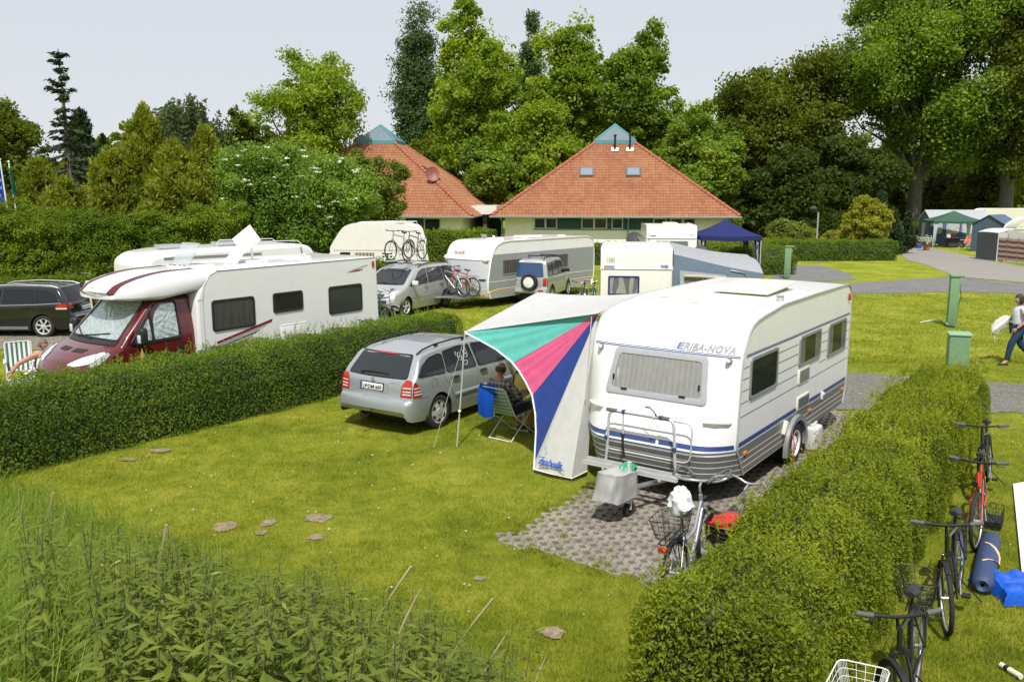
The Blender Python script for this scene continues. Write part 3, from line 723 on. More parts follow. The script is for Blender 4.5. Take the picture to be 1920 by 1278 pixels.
for i in range(15):
    f = i/14; ring = []
    for j in range(48):
        a = 2*PI*j/48; e = .55; X = math.copysign(abs(math.cos(a))**e, math.cos(a)); Y = math.copysign(abs(math.sin(a))**e, math.sin(a)); k = .80+.22*f**.7 if f > .3 else (f/.3)**.5*.935
        q = .06*noise.noise(Vector((X*1.6, Y*1.6, f*1.5)))+.035*f*math.sin(7*a+3*f)+.05*noise.noise(Vector((X*3.5, Y*3.5, f*3+4)))
        z = .66-.05*X*(1-f)-(.03*f/.3 if f < .3 else .03+.36*(f-.3)/.7)-.05*f*noise.noise(Vector((X*1.5, Y*1.5, 9)))-.07*f*X
        ring.append((X*.37*k*(1+q)-.06*f, Y*.19*k*(1+q*1.4), z))
    P.append(ring)
mb.loft(P); mb.build('hood', pm('tarp_silver', (.42, .42, .41), .38, var=.1, bump=.5, bscale=7, metal=.15), t, smooth=40)
mb = MB(); drape(mb, .20, -.02, [(.60, .16, .10, .12), (.66, .13, .08, .2), (.70, .07, .04, .2)], n=20, seed=.5); mb.build('green_bag', pm('bag_green', (.02, .30, .12), .45, var=.2, scale=12), t)
# ------------------------------------------------------------------ awning
aw = thing('awning', 'grey sun awning with turquoise, pink and blue side fan on the white caravan', 'awning', (P0[0], P0[1], 0), az=AZ)
M_canopy = cloth('canopy_grey', (.56, .555, .55), bscale=5.)
M_turq = cloth('canvas_turquoise', (.13, .50, .44)); M_pink = cloth('canvas_pink', (.66, .11, .24)); M_navy = cloth('canvas_blue', (.03, .06, .25)); M_lgrey = cloth('canvas_grey', (.58, .575, .55), bscale=5.)
def canopy(t, v):
    s = -2.22+5.0*t; q = abs(t-.56)/.56 if t < .56 else (t-.56)/.44
    yf = 4.68+.50*(1-q**1.0); zf = 1.95+.34*(1-q**1.0)
    y = 2.27+(yf-2.27)*v; z0 = 2.44+.10*math.sin(PI*min(1, t*1.05))**.6
    return (s-.08*v*(1-t), y, z0+(zf-z0)*v-.08*math.sin(PI*v)*math.sin(PI*t)+.008*math.sin(26*t)*v*(1-v)*3)
mb = MB(); mb.grid(canopy, 40, 20); mb.build('canopy', M_canopy, aw, smooth=180)
C_ = Vector(canopy(0, 1)); A_ = Vector((-2.12, 2.31, 2.43))
ARC = [(-2.30, 4.66, 1.93), (-2.32, 4.34, 1.84), (-2.34, 4.03, 1.74), (-2.37, 3.70, 1.58), (-2.40, 3.54, 1.46), (-2.43, 3.40, 1.32), (-2.48, 3.24, 1.14), (-2.55, 3.13, .87), (-2.62, 3.07, .61), (-2.69, 3.04, .33), (-2.76, 3.01, .07)]
def fan(edge, name, m, sag=.02):
    k = 12
    def fn(u_, v_):
        x = u_*(len(edge)-1); i = min(int(x), len(edge)-2); p = Vector(edge[i]).lerp(Vector(edge[i+1]), x-i)
        q = A_.lerp(p, v_); return tuple(q+Vector((-sag*math.sin(PI*u_)*v_*(1-.6*v_)-.006*math.sin(23*u_+5*v_)*v_, 0, 0)))
    MB().grid(fn, (len(edge)-1)*4, k, v=(.0, 1)).build(name, m, aw, smooth=180, recalc=False)
def on(pts, a, b):   # part of the arc between arc positions a..b
    n = 9; o = []
    for i in range(n):
        x = a+(b-a)*i/(n-1); k = min(int(x), len(pts)-2); o.append(tuple(Vector(pts[k]).lerp(Vector(pts[k+1]), x-k)))
    return o
fan([tuple(C_)]+on(ARC, 0, 3.15), 'turquoise_panel', M_turq); fan(on(ARC, 3.15, 6.05), 'pink_panel', M_pink); fan(on(ARC, 6.05, 9.6), 'blue_panel', M_navy)
B2 = (-2.76, 2.34, .06); B3 = (-2.44, 2.27, .10)
fan(on(ARC, 9.6, 10)+[(-2.80, 2.68, .075), B2], 'grey_panel', M_lgrey); fan([B2, B3], 'end_panel', M_lgrey, .0)
mb = MB(); mb.tube([tuple(C_)]+[(a-.012, b-.004, c) for a, b, c in ARC], .014, 6); mb.tube([ARC[-1], (-2.80, 2.68, .075), B2, B3], .009, 5); mb.build('white_piping', pm('piping_white', (.78, .78, .76), .7), aw)
mb = MB(); mb.tube([(-2.37, 4.83, 0), (-2.33, 4.75, 1.0), tuple(C_+Vector((0, .01, .02)))], .0125, 8); mb.tube([(.60, 5.3, 0), canopy(.56, 1)], .0125, 8); mb.tube([(2.72, 4.83, 0), canopy(1, 1)], .0125, 8); mb.ball((-2.35, 4.78, .62), .028, 6, 1); mb.tube([canopy(0, 1), canopy(.28, 1), canopy(.56, 1), canopy(1, 1)], .012, 6)
mb.build('pole', [M_alu, M_cream], aw)
mb = MB(); mb.tube([tuple(C_+Vector((0, 0, -.02))), (-2.62, 5.12, .0)], .004, 5); mb.tube([canopy(.56, 1), (.6, 6.7, 0)], .004, 5); mb.tube([(-2.28, 2.33, 2.40), (-2.50, 2.29, 1.2)], .006, 5); mb.build('guy_rope', M_rope, aw)
mb = MB(); mb.cyl((-2.62, 5.12, .0), (-2.66, 5.16, .05), .006, n=6); mb.cyl((-2.77, 3.01, -.02), (-2.77, 3.01, .07), .007, n=6); mb.cyl((-2.77, 2.34, -.02), (-2.77, 2.34, .06), .007, n=6); mb.build('peg', M_steel, aw)
# maker's script on the grey panel
pA, pB = Vector((-2.805, 2.93, .20)), Vector((-2.80, 2.42, .185)); ex = (pB-pA); ey = (A_-Vector((-2.80, 2.68, .075))).normalized()
def scr(x, y): q = pA+ex*x+ey*y; return (q.x-.013, q.y, q.z)
mb = MB(); mb.text('Isabella', .20, lambda x, y: scr(.04+x*1.55, y*.72), 0, .5, .004, space=.9); mb.tube([scr(.0, .10), scr(.22, .115)], .006, 5); mb.tube([scr(.06, .055), scr(.2, .07)], .006, 5); mb.tube([scr(.8, -.01), scr(.98, -.02)], .005, 5)
for a in (-1, 1):
    for k in range(3): mb.tube([scr(.16+a*.035, .22+.02*k), scr(.16+a*.012, .235+.02*k)], .003, 4)
mb.build('lettering', M_text_blue, aw, smooth=0, recalc=False)
# ------------------------------------------------------------------ cars: a lofted shell with measured outline, features draped on it
def paint(name, col, rough=.28, metal=.0, flake=.25):
    m = pm(name, col, rough, metal=metal, coat=.8, var=.03, scale=2., dirt=.05)
    return m
class Car:
    def __init__(s, L, W, top, low, belt, arches, tumble=.22, kr=.16, kf=.22, lr=.45, lf=.8, bowr=.10, bowf=.22, crown=.035, rad=.07, Ra=.36, sillin=.05):
        s.L, s.W2, s.top, s.low, s.belt, s.arch, s.tumble = L, W/2, top, low, belt, arches, tumble
        s.kr, s.kf, s.lr, s.lf, s.bowr, s.bowf, s.crown, s.rad, s.Ra, s.sillin = kr, kf, lr, lf, bowr, bowf, crown, rad, Ra, sillin
        s.tx = [p[0] for p in top]; s.tz = [p[1] for p in top]; s.lx = [p[0] for p in low]; s.lz = [p[1] for p in low]
        s.bx = [p[0] for p in belt]; s.bz = [p[1] for p in belt]; s.zmax = max(s.tz)
        i = s.tz.index(s.zmax); s.ri = i
    def ztop(s, x): return float(np.interp(x, s.tx, s.tz))
    def zbelt(s, x): return float(np.interp(x, s.bx, s.bz))
    def zlow(s, x):
        z = float(np.interp(x, s.lx, s.lz))
        for a, zc in s.arch:
            d = abs(x-a)
            if d < s.Ra: z = max(z, zc+math.sqrt(s.Ra**2-d*d))
        return min(z, s.ztop(x)-.02)
    def hw(s, x, z):
        w = s.W2; xr, xf = s.tx[0], s.tx[-1]
        t = min(max((x-xr)/s.lr, 0), 1); w *= 1-s.kr*(1-math.sqrt(max(0, 1-(1-t)**2)))
        t = min(max((xf-x)/s.lf, 0), 1); w *= 1-s.kf*(1-math.sqrt(max(0, 1-(1-t)**2)))
        b = s.zbelt(x)
        if z < .5: w -= s.sillin*((.5-z)/.3)**1.5 if z < .5 else 0
        elif z <= b: w -= .018*((z-.5)/(b-.5))**2
        else: w -= .018+s.tumble*((z-b)/(s.zmax-b))**1.15
        return max(w, .05)
    def dfm(s, p):
        x, y, z = p; q = (y/s.W2)**2; xr, xf = s.tx[0], s.tx[-1]
        if s.bowr: t = max(0, 1-(x-xr)/1.1); x += s.bowr*q*t
        if s.bowf: t = max(0, 1-(xf-x)/1.3); x -= s.bowf*q*t
        return (x, y, z)
    def side(s, sg): return lambda x, z, o=0.: s.dfm((x, sg*(s.hw(x, z)+o), z))
    def _br(s, z, rear):
        if rear: return float(np.interp(z, s.tz[:s.ri+1], s.tx[:s.ri+1]))
        return float(np.interp(z, s.tz[s.ri:][::-1], s.tx[s.ri:][::-1]))
    def end(s, rear):
        g = -1 if rear else 1
        def f(y, z, o=0.):
            zz = z+s.crown*(y/s.W2)**2; x = s._br(zz, rear); x2 = s._br(zz+.01, rear); sl = (x2-x)/.01; k = 1/math.sqrt(1+sl*sl)
            return s.dfm((x+g*o*k, y, z+o*abs(sl)*k))
        return f
    def roof(s, x, y, o=0.): return s.dfm((x, y, s.ztop(x)-s.crown*(y/s.W2)**2+o))
    def shell(s, parent, mat, name='body'):
        xs = []
        P = s.top
        for a, b in zip(P, P[1:]):
            n = max(1, int(math.hypot(b[0]-a[0], b[1]-a[1])/.07)); xs += [a[0]+(b[0]-a[0])*i/n for i in range(n)]
        xs.append(P[-1][0])
        for a, zc in s.arch: xs += [a+s.Ra*math.cos(PI*i/14)*(.9995) for i in range(15)]
        xs = sorted(xs); X = [xs[0]]
        for x in xs[1:]:
            if x-X[-1] > .004: X.append(x)
        rows = []
        for x in X:
            zt, zl = s.ztop(x), s.zlow(x); r = min(s.rad, (zt-zl)*.45); h = []
            zc = zt-r
            for k in range(9): z = zl+(zc-zl)*k/8; h.append((s.hw(x, z), z))
            wc = s.hw(x, zc)
            for k in range(1, 6): a = PI/2*k/5; h.append((wc-r*1.15*(1-math.cos(a)), zc+r*math.sin(a)))
            we = h[-1][0]
            for k in range(1, 7): h.append((we*(1-k/6), zt))
            h = [(y, z-s.crown*(y/s.W2)**2*(1 if i > 8 else i/9)) for i, (y, z) in enumerate(h)]
            rows.append([s.dfm((x, -y, z)) for y, z in h]+[s.dfm((x, y, z)) for y, z in h[-2::-1]])
        mb = MB(); mb.loft(rows, closed=False)
        for r in (rows[0], rows[-1]): mb.f.append(tuple(range(len(mb.v), len(mb.v)+len(r)))); mb.v.extend(r); mb.m.append(0)
        o = mb.build(name, mat, parent, smooth=32)
        if getattr(s, 'nobox', 0): return o
        mb = MB()
        for a, zc in s.arch:
            R_ = s.Ra-.004
            for sg in (-1, 1): mb.loft([[(a+R_*math.cos(t), sg*y, zc+R_*math.sin(t)) for t in [PI*(-.1+1.2*i/16) for i in range(17)]] for y in (s.hw(a, .6)-.012, s.W2-.34)], closed=False)
            mb.box((a, 0, zc+.12), (2*R_, (s.W2-.33)*2, .6))
        x0, x1 = s.lx[0]+.5, s.lx[-1]-.5
        mb.box(((x0+x1)/2, 0, .34), (x1-x0, s.W2*1.72, .22))
        mb.build('underbody', M_black, parent)
        return o
    def glass(s, parent, fn, poly, name='window', off=.006, mat=None, rubber=True, rings=4):
        poly = dense(poly, .09) if len(poly) < 30 else poly
        mb = MB(); mb.patch(lambda a, b: fn(a, b, off), poly, rings)
        o = mb.build(name, mat or M_glass, parent, smooth=180)
        if rubber:
            mb = MB(); mb.tube([fn(a, b, off*.6) for a, b in poly], .011, 4, closed=True); mb.build('seal', M_black, o, smooth=60)
        return o
def plate(parent, fn, cy_, cz, txt, w=.52, h=.11, t=None, size=.085, flip=1, blue=True):
    mb = MB(); mb.prism(rrect(cy_, cz, w+.03, h+.03, .01, 2), fn, .004, .016, 1); mb.prism(rrect(cy_, cz, w, h, .008, 2), fn, .016, .021, 0)
    if blue: mb.prism(rrect(cy_+flip*(w/2-.022), cz, .042, h-.008, .004, 2), fn, .021, .0225, 2)
    if txt:
        V, F = text_geo(txt, size, 0, .001, 'CENTER', .95); xs = [v[0] for v in V]; k = (w-.085)/(max(xs)-min(xs)); m0 = (max(xs)+min(xs))/2
        mb.add([fn(cy_-flip*(.02+(x-m0)*k), cz-h*.32+y*1.0, .0232) for x, y in V], F, 1)
    mb.build('number_plate', [M_platewhite, M_black, M_text_blue], parent, smooth=0, recalc=False)
def mirror_(parent, p, sg, mat, s=1.):
    mb = MB(); mb.rbox((p[0], p[1]+sg*.12*s, p[2]+.05*s), (.10*s, .20*s, .14*s), .04*s, n=3); mb.tube([(p[0]+.02, p[1]-sg*.02, p[2]-.02), (p[0], p[1]+sg*.08*s, p[2]+.02)], .025, 6, 1)
    mb.build('wing_mirror', [mat, M_black], parent)
def handle_(parent, fn, x, z, mat):
    mb = MB(); mb.tube([fn(x-.11, z, .004), fn(x-.09, z+.002, .028), fn(x+.09, z+.004, .028), fn(x+.11, z+.004, .004)], .016, 6); mb.prism(rrect(x, z, .20, .05, .02, 3), fn, .001, .004, 1); mb.build('door_handle', [mat, M_black], parent)
def seam(mb, fn, pts, r=.0035, o=.0): mb.tube([fn(a, b, o) for a, b in pts], r, 4)
# ---- silver estate on the lawn -------------------------------------------------
M_silver = paint('silver_paint', (.36, .385, .40), .3, .35)
EST_TOP = [(-2.27, .47), (-2.262, .60), (-2.235, .645), (-2.165, .675), (-2.15, .72), (-2.12, .90), (-2.09, .985), (-2.06, 1.02), (-1.88, 1.21), (-1.74, 1.355), (-1.66, 1.395), (-1.45, 1.43), (-1.0, 1.462), (-.45, 1.472), (0., 1.455), (.35, 1.405), (.55, 1.355), (.95, 1.15), (1.28, .975), (1.45, .935), (1.8, .86), (2.05, .775), (2.2, .66), (2.262, .55), (2.27, .46)]
EST_LOW = [(-2.27, .37), (-2.24, .30), (-2.15, .26), (-1.9, .24), (-1.0, .20), (1.0, .20), (1.9, .22), (2.2, .27), (2.27, .40)]
EST_BELT = [(-2.3, 1.02), (-1.8, 1.00), (-1., .965), (0, .93), (1.2, .90), (2.3, .70)]
def estate(label, loc, az, mat, plate_txt, group=None, alloy='cover', smiley=False):
    c = Car(4.54, 1.74, EST_TOP, EST_LOW, EST_BELT, [(-1.33, .31), (1.385, .31)], tumble=.20, kr=.13, kf=.2, lr=.35, bowr=.13, Ra=.365)
    t = thing('estate_car', label, 'car', loc, az=az, group=group)
    c.shell(t, mat)
    for x in (-1.33, 1.385):
        for sg in (-1, 1): wheel(t, (x, sg*(.87-.115), .315), .315, .20, .205, 6, style=alloy, side=sg)
    rear, front = c.end(True), c.end(False)
    g = c.glass(t, rear, rpoly([(-.68, 1.0), (.68, 1.0), (.57, 1.365), (-.57, 1.365)], .05), 'rear_window')
    mb = MB(); mb.tube([rear(.33, 1.04, .022), rear(.05, 1.06, .02), rear(-.30, 1.05, .015)], .012, 6); mb.cyl(rear(.33, 1.035, 0), rear(.33, 1.035, .03), .025); mb.build('wiper', M_black, t)
    mb = MB(); mb.grid(lambda a, b: rear(a, b, .012), 8, 1, u=(-.24, .24), v=(1.352, 1.372)); mb.build('brake_light', M_redlens, t, recalc=False)
    c.glass(t, front, rpoly([(-.70, .99), (.70, .99), (.56, 1.345), (-.56, 1.345)], .06), 'windscreen')
    for sg in (-1, 1):
        sd = c.side(sg)
        c.glass(t, sd, rpoly([(-1.98, 1.035), (-1.13, .995), (-1.10, 1.30), (-1.18, 1.335), (-1.52, 1.30), (-1.80, 1.18)], .05), 'quarter_window')
        c.glass(t, sd, rpoly([(-1.08, .995), (-.19, .96), (-.27, 1.375), (-.60, 1.382), (-1.05, 1.35)], .04), 'window')
        c.glass(t, sd, rpoly([(-.11, .958), (.93, .935), (.93, 1.0), (.45, 1.29), (.2, 1.352), (-.18, 1.375)], .04), 'window')
        mb = MB(); mb.grid(lambda a, b: sd(a, b, .009), 2, 2, u=(-.80, -.765), v=(.99, 1.355)); mb.build('door_pillar', M_black, t)
        mb = MB(); mb.patch(lambda a, b: sd(a, b, .008), dense(rpoly([(-2.165, .70), (-1.925, .69), (-1.94, .76), (-1.985, .86), (-2.045, .945), (-2.095, .97), (-2.135, .90)], .02), .05), 3)
        mb.patch(lambda a, b: rear(a, b, .007), dense(rpoly([(sg*.60, .70), (sg*.82, .69), (sg*.80, .975), (sg*.68, .99), (sg*.62, .90)], .02), .05), 3)
        tl = mb.build('tail_light', M_redlens, t, smooth=180, recalc=False)
        mb = MB()
        for z, a1 in ((.855, -1.985), (.795, -1.95), (.745, -1.935)):
            mb.grid(lambda a, b: sd(a, b, .011), 6, 1, u=(-2.13, a1), v=(z-.011, z+.011)); mb.grid(lambda a, b: rear(a, b, .0105), 3, 1, u=(sg*.64, sg*.80), v=(z-.011, z+.011))
        mb.build('clear_strip', M_clearlens, tl, smooth=60, recalc=False)
        mb = MB(); mb.patch(lambda a, b: front(a, b, .008), dense(rpoly([(sg*.36, .60), (sg*.78, .62), (sg*.80, .73), (sg*.5, .72)], .04), .06), 3); mb.build('headlight', M_clearlens, t, smooth=180, recalc=False)
        mb = MB()
        seam(mb, sd, [(-1.10, .99), (-1.16, .90), (-1.0, .72), (-.93, .55), (-.88, .30)]); seam(mb, sd, [(-.15, .95), (-.17, .60), (-.16, .26)]); seam(mb, sd, [(.98, .92), (1.0, .6), (.98, .26)]); seam(mb, sd, [(-2.0, .655), (-1.7, .655)])
        seam(mb, sd, rrect(-1.50, .865, .17, .14, .03, 2) if sg < 0 else [(-2.0, .655), (-1.7, .655)])
        mb.build('panel_gap', M_line, t)
        mb = MB(); mb.grid(lambda a, b: sd(a, b, .010+.012*math.sin(PI*(b-.50)/.09)), 20, 4, u=(-.90, .97), v=(.50, .59)); mb.build('side_moulding', mat, t, smooth=180)
        handle_(t, sd, -.86, .865, M_black); handle_(t, sd, .02, .85, M_black)
        mirror_(t, (.80, sg*.82, .95), sg, mat)
        # roof rail on feet
        ry = sg*(c.hw(-.6, 1.42)-.055); R_ = [(x, ry, c.ztop(x)+h-.018) for x, h in ((-1.66, .0), (-1.5, .04), (-1.2, .058), (-.6, .062), (0., .058), (.25, .035), (.38, .0))]
        mb = MB(); mb.tube(R_, .016, 6)
        mb.box((-1.12, ry, 1.475), (.09, .035, .05)); mb.box((-.3, ry, 1.48), (.09, .035, .05)); mb.build('roof_rail', M_black, t, smooth=50)
    plate(t, rear, 0.02, .83, plate_txt, flip=1)
    mb = MB(); seam(mb, rear, [(-.72, 1.0), (-.70, .74), (-.62, .685), (.62, .685), (.70, .74), (.72, 1.0)], .004); mb.build('panel_gap', M_line, t)
    mb = MB(); mb.grid(lambda a, b: rear(a, b, .004), 10, 2, u=(-.34, .38), v=(.735, .90)); mb.build('plate_recess', mat, t)
    mb = MB(); P = [(.036*math.cos(2*PI*i/20), .945+.036*math.sin(2*PI*i/20)) for i in range(20)]; mb.tube([rear(a, b, .012) for a, b in P], .005, 5, closed=True)
    for k in range(3): a = PI/2+2*PI*k/3; mb.tube([rear(0, .945, .013), rear(.034*math.cos(a), .945+.034*math.sin(a), .013)], [.007, .003], 5)
    mb.text('C220 CDI', .05, lambda x, y: rear(-.36-x, .91+y, .009)); mb.build('emblem', M_chrome, t, recalc=False)
    mb = MB(); mb.tube([(-2.12, .06, .34), (-2.30, .06, .30), (-2.38, .06, .34), (-2.385, .06, .40)], .02, 8); mb.ball((-2.385, .06, .43), .026, 6); mb.build('tow_ball', M_black, t)
    if smiley:
        sd = c.side(-1); mb = MB(); pen = .0045
        def circ(cx, cz, r, r2=None): mb.tube([sd(cx+r*math.cos(2*PI*i/18), cz+(r2 or r)*math.sin(2*PI*i/18), .012) for i in range(18)], pen, 4, closed=True)
        circ(-.62, 1.20, .055, .072); circ(-.43, 1.23, .055, .072)
        for a, b in ((-.62, 1.195), (-.43, 1.225)): mb.prism([(a+.014*math.cos(2*PI*i/8), b+.014*math.sin(2*PI*i/8)) for i in range(8)], sd, .010, .016)
        mb.tube([sd(a, b, .012) for a, b in ((-.56, 1.10), (-.55, 1.06), (-.51, 1.03), (-.46, 1.04), (-.43, 1.09))], pen, 4); mb.tube([sd(a, b, .012) for a, b in ((-.56, 1.10), (-.49, 1.11), (-.43, 1.10))], pen, 4)
        mb.tube([sd(a, b, .012) for a, b in ((-.70, 1.30), (-.72, 1.27), (-.71, 1.22))], pen, 4); mb.tube([sd(a, b, .012) for a, b in ((-.40, 1.33), (-.38, 1.30), (-.39, 1.28))], pen, 4); mb.tube([sd(a, b, .012) for a, b in ((-.53, 1.18), (-.55, 1.13), (-.52, 1.12))], pen, 4)
        mb.build('window_doodle', pm('window_marker', (.55, .75, .65), .6), t, recalc=False)
    return t, c
q = px(825, 803); th = R(90-33.5)
ax_, rt = (math.cos(th), math.sin(th)), (math.sin(th), -math.cos(th))
cx_, cy2 = q[0]+ax_[0]*1.33-rt[0]*.86, q[1]+ax_[1]*1.33-rt[1]*.86
merc, mercC = estate('silver estate car parked on the lawn beside the hedge, seen from behind', (cx_, cy2, 0), 33.5, M_silver, 'LIP:DM 668', smiley=True)
# ---- black estate, far left ---------------------------------------------------
M_carblack = paint('black_paint', (.008, .008, .010), .15)
OP_TOP = [(-2.41, .50), (-2.40, .62), (-2.37, .68), (-2.28, .72), (-2.25, .80), (-2.22, .98), (-2.15, 1.06), (-1.98, 1.28), (-1.86, 1.42), (-1.75, 1.455), (-1.3, 1.49), (-.5, 1.50), (.1, 1.48), (.5, 1.42), (.75, 1.34), (1.2, 1.10), (1.5, .97), (1.9, .88), (2.2, .78), (2.36, .64), (2.41, .50)]
bl = Car(4.82, 1.80, OP_TOP, [(a*1.06, b) for a, b in EST_LOW], [(-2.4, 1.0), (0, .95), (1.4, .92), (2.4, .7)], [(-1.40, .32), (1.43, .32)], Ra=.37, bowr=.12)
t = thing('estate_car', 'black estate car on the paved stand at the far left, beside the tall hedge', 'car', (-15.05, 25.75, 0), az=270)
bl.shell(t, M_carblack)
for x in (-1.40, 1.43):
    for sg in (-1, 1): wheel(t, (x, sg*.785, .325), .325, .21, .225, 7, style='alloy', side=sg, rimmat=M_alu)
rear = bl.end(True)
bl.glass(t, rear, rpoly([(-.70, 1.04), (.70, 1.04), (.60, 1.41), (-.60, 1.41)], .05), 'rear_window'); bl.glass(t, bl.end(False), rpoly([(-.70, 1.02), (.70, 1.02), (.58, 1.36), (-.58, 1.36)], .05), 'windscreen')
for sg in (-1, 1):
    sd = bl.side(sg)
    for P in ([(-2.0, 1.03), (-1.22, .99), (-1.20, 1.38), (-1.55, 1.36), (-1.85, 1.26)], [(-1.16, .99), (-.22, .96), (-.25, 1.40), (-1.12, 1.38)], [(-.14, .96), (1.05, .94), (.5, 1.30), (.2, 1.37), (-.18, 1.40)]): bl.glass(t, sd, rpoly(P, .04), 'window')
    mb = MB(); mb.tube([sd(a, b, .006) for a, b in ((-2.05, 1.01), (-1.2, .965), (0, .935), (1.05, .915))], .008, 5); mb.tube([(x, sg*(bl.hw(x, 1.44)-.05), bl.ztop(x)+h-.01) for x, h in ((-1.8, 0), (-1.6, .035), (-.6, .045), (.2, .03), (.4, 0))], .016, 6); mb.build('chrome_trim', M_alu, t, smooth=60)
    mb = MB(); mb.patch(lambda a, b: sd(a, b, .008), dense(rpoly([(-2.24, .83), (-1.86, .86), (-1.93, .97), (-2.19, 1.0), (-2.22, .96)], .02), .06), 3); mb.patch(lambda a, b: rear(a, b, .008), dense(rpoly([(sg*.62, .84), (sg*.78, .83), (sg*.77, .99), (sg*.66, .99)], .02), .06), 3); tl = mb.build('tail_light', M_redlens, t, smooth=180, recalc=False)
    mb = MB(); mb.grid(lambda a, b: sd(a, b, .012), 6, 1, u=(-2.22, -1.88), v=(.83, .87)); mb.build('clear_strip', M_clearlens, tl, recalc=False)
    mb = MB(); seam(mb, sd, [(-1.19, .98), (-1.05, .7), (-1.0, .3)]); seam(mb, sd, [(-.18, .95), (-.18, .28)]); seam(mb, sd, [(1.08, .93), (1.08, .28)]); mb.build('panel_gap', M_line, t)
    handle_(t, sd, -.95, .89, M_carblack); handle_(t, sd, .05, .87, M_carblack); mirror_(t, (.95, sg*.85, .98), sg, M_carblack)
    mb = MB(); mb.grid(lambda a, b: sd(a, b, .008), 20, 2, u=(-.95, 1.0), v=(.24, .33)); mb.build('sill_trim', M_greyframe, t)
plate(t, rear, 0, .80, 'HF B 412', flip=1)
mb = MB(); mb.grid(lambda a, b: rear(a, b, .012), 12, 2, u=(-.78, .78), v=(.60, .645)); mb.build('bumper_strip', M_greyframe, t)
# ---- silver minivan with bicycles on its roof ---------------------------------
M_silver2 = paint('silver_beige_paint', (.42, .435, .42), .3, .3)
MV_TOP = [(-2.2, .50), (-2.19, .66), (-2.14, .72), (-2.13, 1.0), (-2.10, 1.12), (-1.95, 1.52), (-1.85, 1.60), (-1.4, 1.635), (-.6, 1.645), (.1, 1.625), (.4, 1.58), (.6, 1.52), (1.1, 1.24), (1.38, 1.08), (1.55, 1.02), (1.85, .92), (2.05, .80), (2.16, .64), (2.2, .50)]
mv = Car(4.4, 1.80, MV_TOP, [(a*.97, b) for a, b in EST_LOW], [(-2.2, 1.1), (0, 1.03), (1.3, 1.0), (2.2, .8)], [(-1.30, .32), (1.38, .32)], tumble=.17, Ra=.37, kr=.1, bowr=.08, bowf=.25)
f_, r_ = px(765, 592), px(833, 576); d = Vector((f_[0]-r_[0], f_[1]-r_[1])); maz = math.degrees(math.atan2(d.x, d.y)); d.normalize(); lf = Vector((-d.y, d.x))
mid = Vector(((f_[0]+r_[0])/2, (f_[1]+r_[1])/2))-lf*.84
MVAZ = maz
t = thing('minivan', 'silver people carrier with bicycles on its roof, facing the camera', 'car', (mid.x, mid.y, 0), az=maz); MVT = t; MVM = mid
mv.shell(t, M_silver2)
for x in (-1.30, 1.38):
    for sg in (-1, 1): wheel(t, (x, sg*.785, .32), .32, .20, .215, 5, style='alloy', side=sg, rimmat=M_alu)
fr = mv.end(False)
mv.glass(t, fr, rpoly([(-.74, 1.06), (.74, 1.06), (.60, 1.525), (-.60, 1.525)], .08), 'windscreen'); mv.glass(t, mv.end(True), rpoly([(-.7, 1.1), (.7, 1.1), (.6, 1.5), (-.6, 1.5)], .06), 'rear_window')
mb = MB(); mb.grid(lambda a, b: fr(a, b, .010), 10, 3, u=(-.42, .42), v=(.70, .80)); mb.grid(lambda a, b: fr(a, b, .010), 10, 2, u=(-.55, .55), v=(.50, .60)); mb.build('grille', M_black, t)
mb = MB(); mb.prism([(.05*math.cos(2*PI*i/16), .77+.05*math.sin(2*PI*i/16)) for i in range(16)], fr, .010, .022); mb.build('badge', M_chrome, t)
mb = MB(); mb.tube([fr(-.5, 1.08, .02), fr(.1, 1.10, .02)], .010, 5); mb.tube([fr(.5, 1.08, .02), fr(.0, 1.075, .02)], .010, 5); mb.build('wiper', M_black, t)
for sg in (-1, 1):
    sd = mv.side(sg)
    for P in ([(-1.98, 1.12), (-1.18, 1.075), (-1.16, 1.52), (-1.5, 1.52), (-1.85, 1.46)], [(-1.1, 1.07), (-.10, 1.04), (-.14, 1.535), (-1.07, 1.53)], [(-.02, 1.04), (.85, 1.02), (.85, 1.10), (.42, 1.43), (.15, 1.52), (-.06, 1.535)], [(.93, 1.02), (1.2, 1.01), (.95, 1.15)]): mv.glass(t, sd, rpoly(P, .04), 'window')
    mb = MB(); mb.patch(lambda a, b: fr(a, b, .008), dense(rpoly([(sg*.50, .72), (sg*.80, .74), (sg*.84, .90), (sg*.62, .86)], .03), .05), 3); mb.patch(lambda a, b: sd(a, b, .008), dense(rpoly([(2.1, .73), (1.72, .86), (1.80, .93), (2.1, .84)], .03), .05), 3); mb.build('headlight', M_clearlens, t, smooth=180, recalc=False)
    mb = MB(); seam(mb, sd, [(-1.14, 1.05), (-1.05, .7), (-.95, .3)]); seam(mb, sd, [(-.06, 1.03), (-.08, .28)]); seam(mb, sd, [(1.12, 1.0), (1.08, .6), (1.02, .28)]); mb.build('panel_gap', M_line, t)
    mb = MB(); mb.grid(lambda a, b: sd(a, b, .014), 20, 2, u=(-.9, 1.0), v=(.60, .64)); mb.build('side_moulding', M_silver2, t)
    handle_(t, sd, -.92, .95, M_silver2); handle_(t, sd, .10, .93, M_silver2); mirror_(t, (1.0, sg*.87, 1.05), sg, pm('mirror_white', (.75, .76, .76), .2, coat=.5), 1.15)
    ry = sg*(mv.hw(-.6, 1.56)-.06); mb = MB(); mb.tube([(x, ry, mv.ztop(x)+h-.02) for x, h in ((-1.8, 0), (-1.65, .05), (-.7, .07), (.1, .055), (.3, 0))], .018, 6); mb.build('roof_rail', M_black, t, smooth=60)
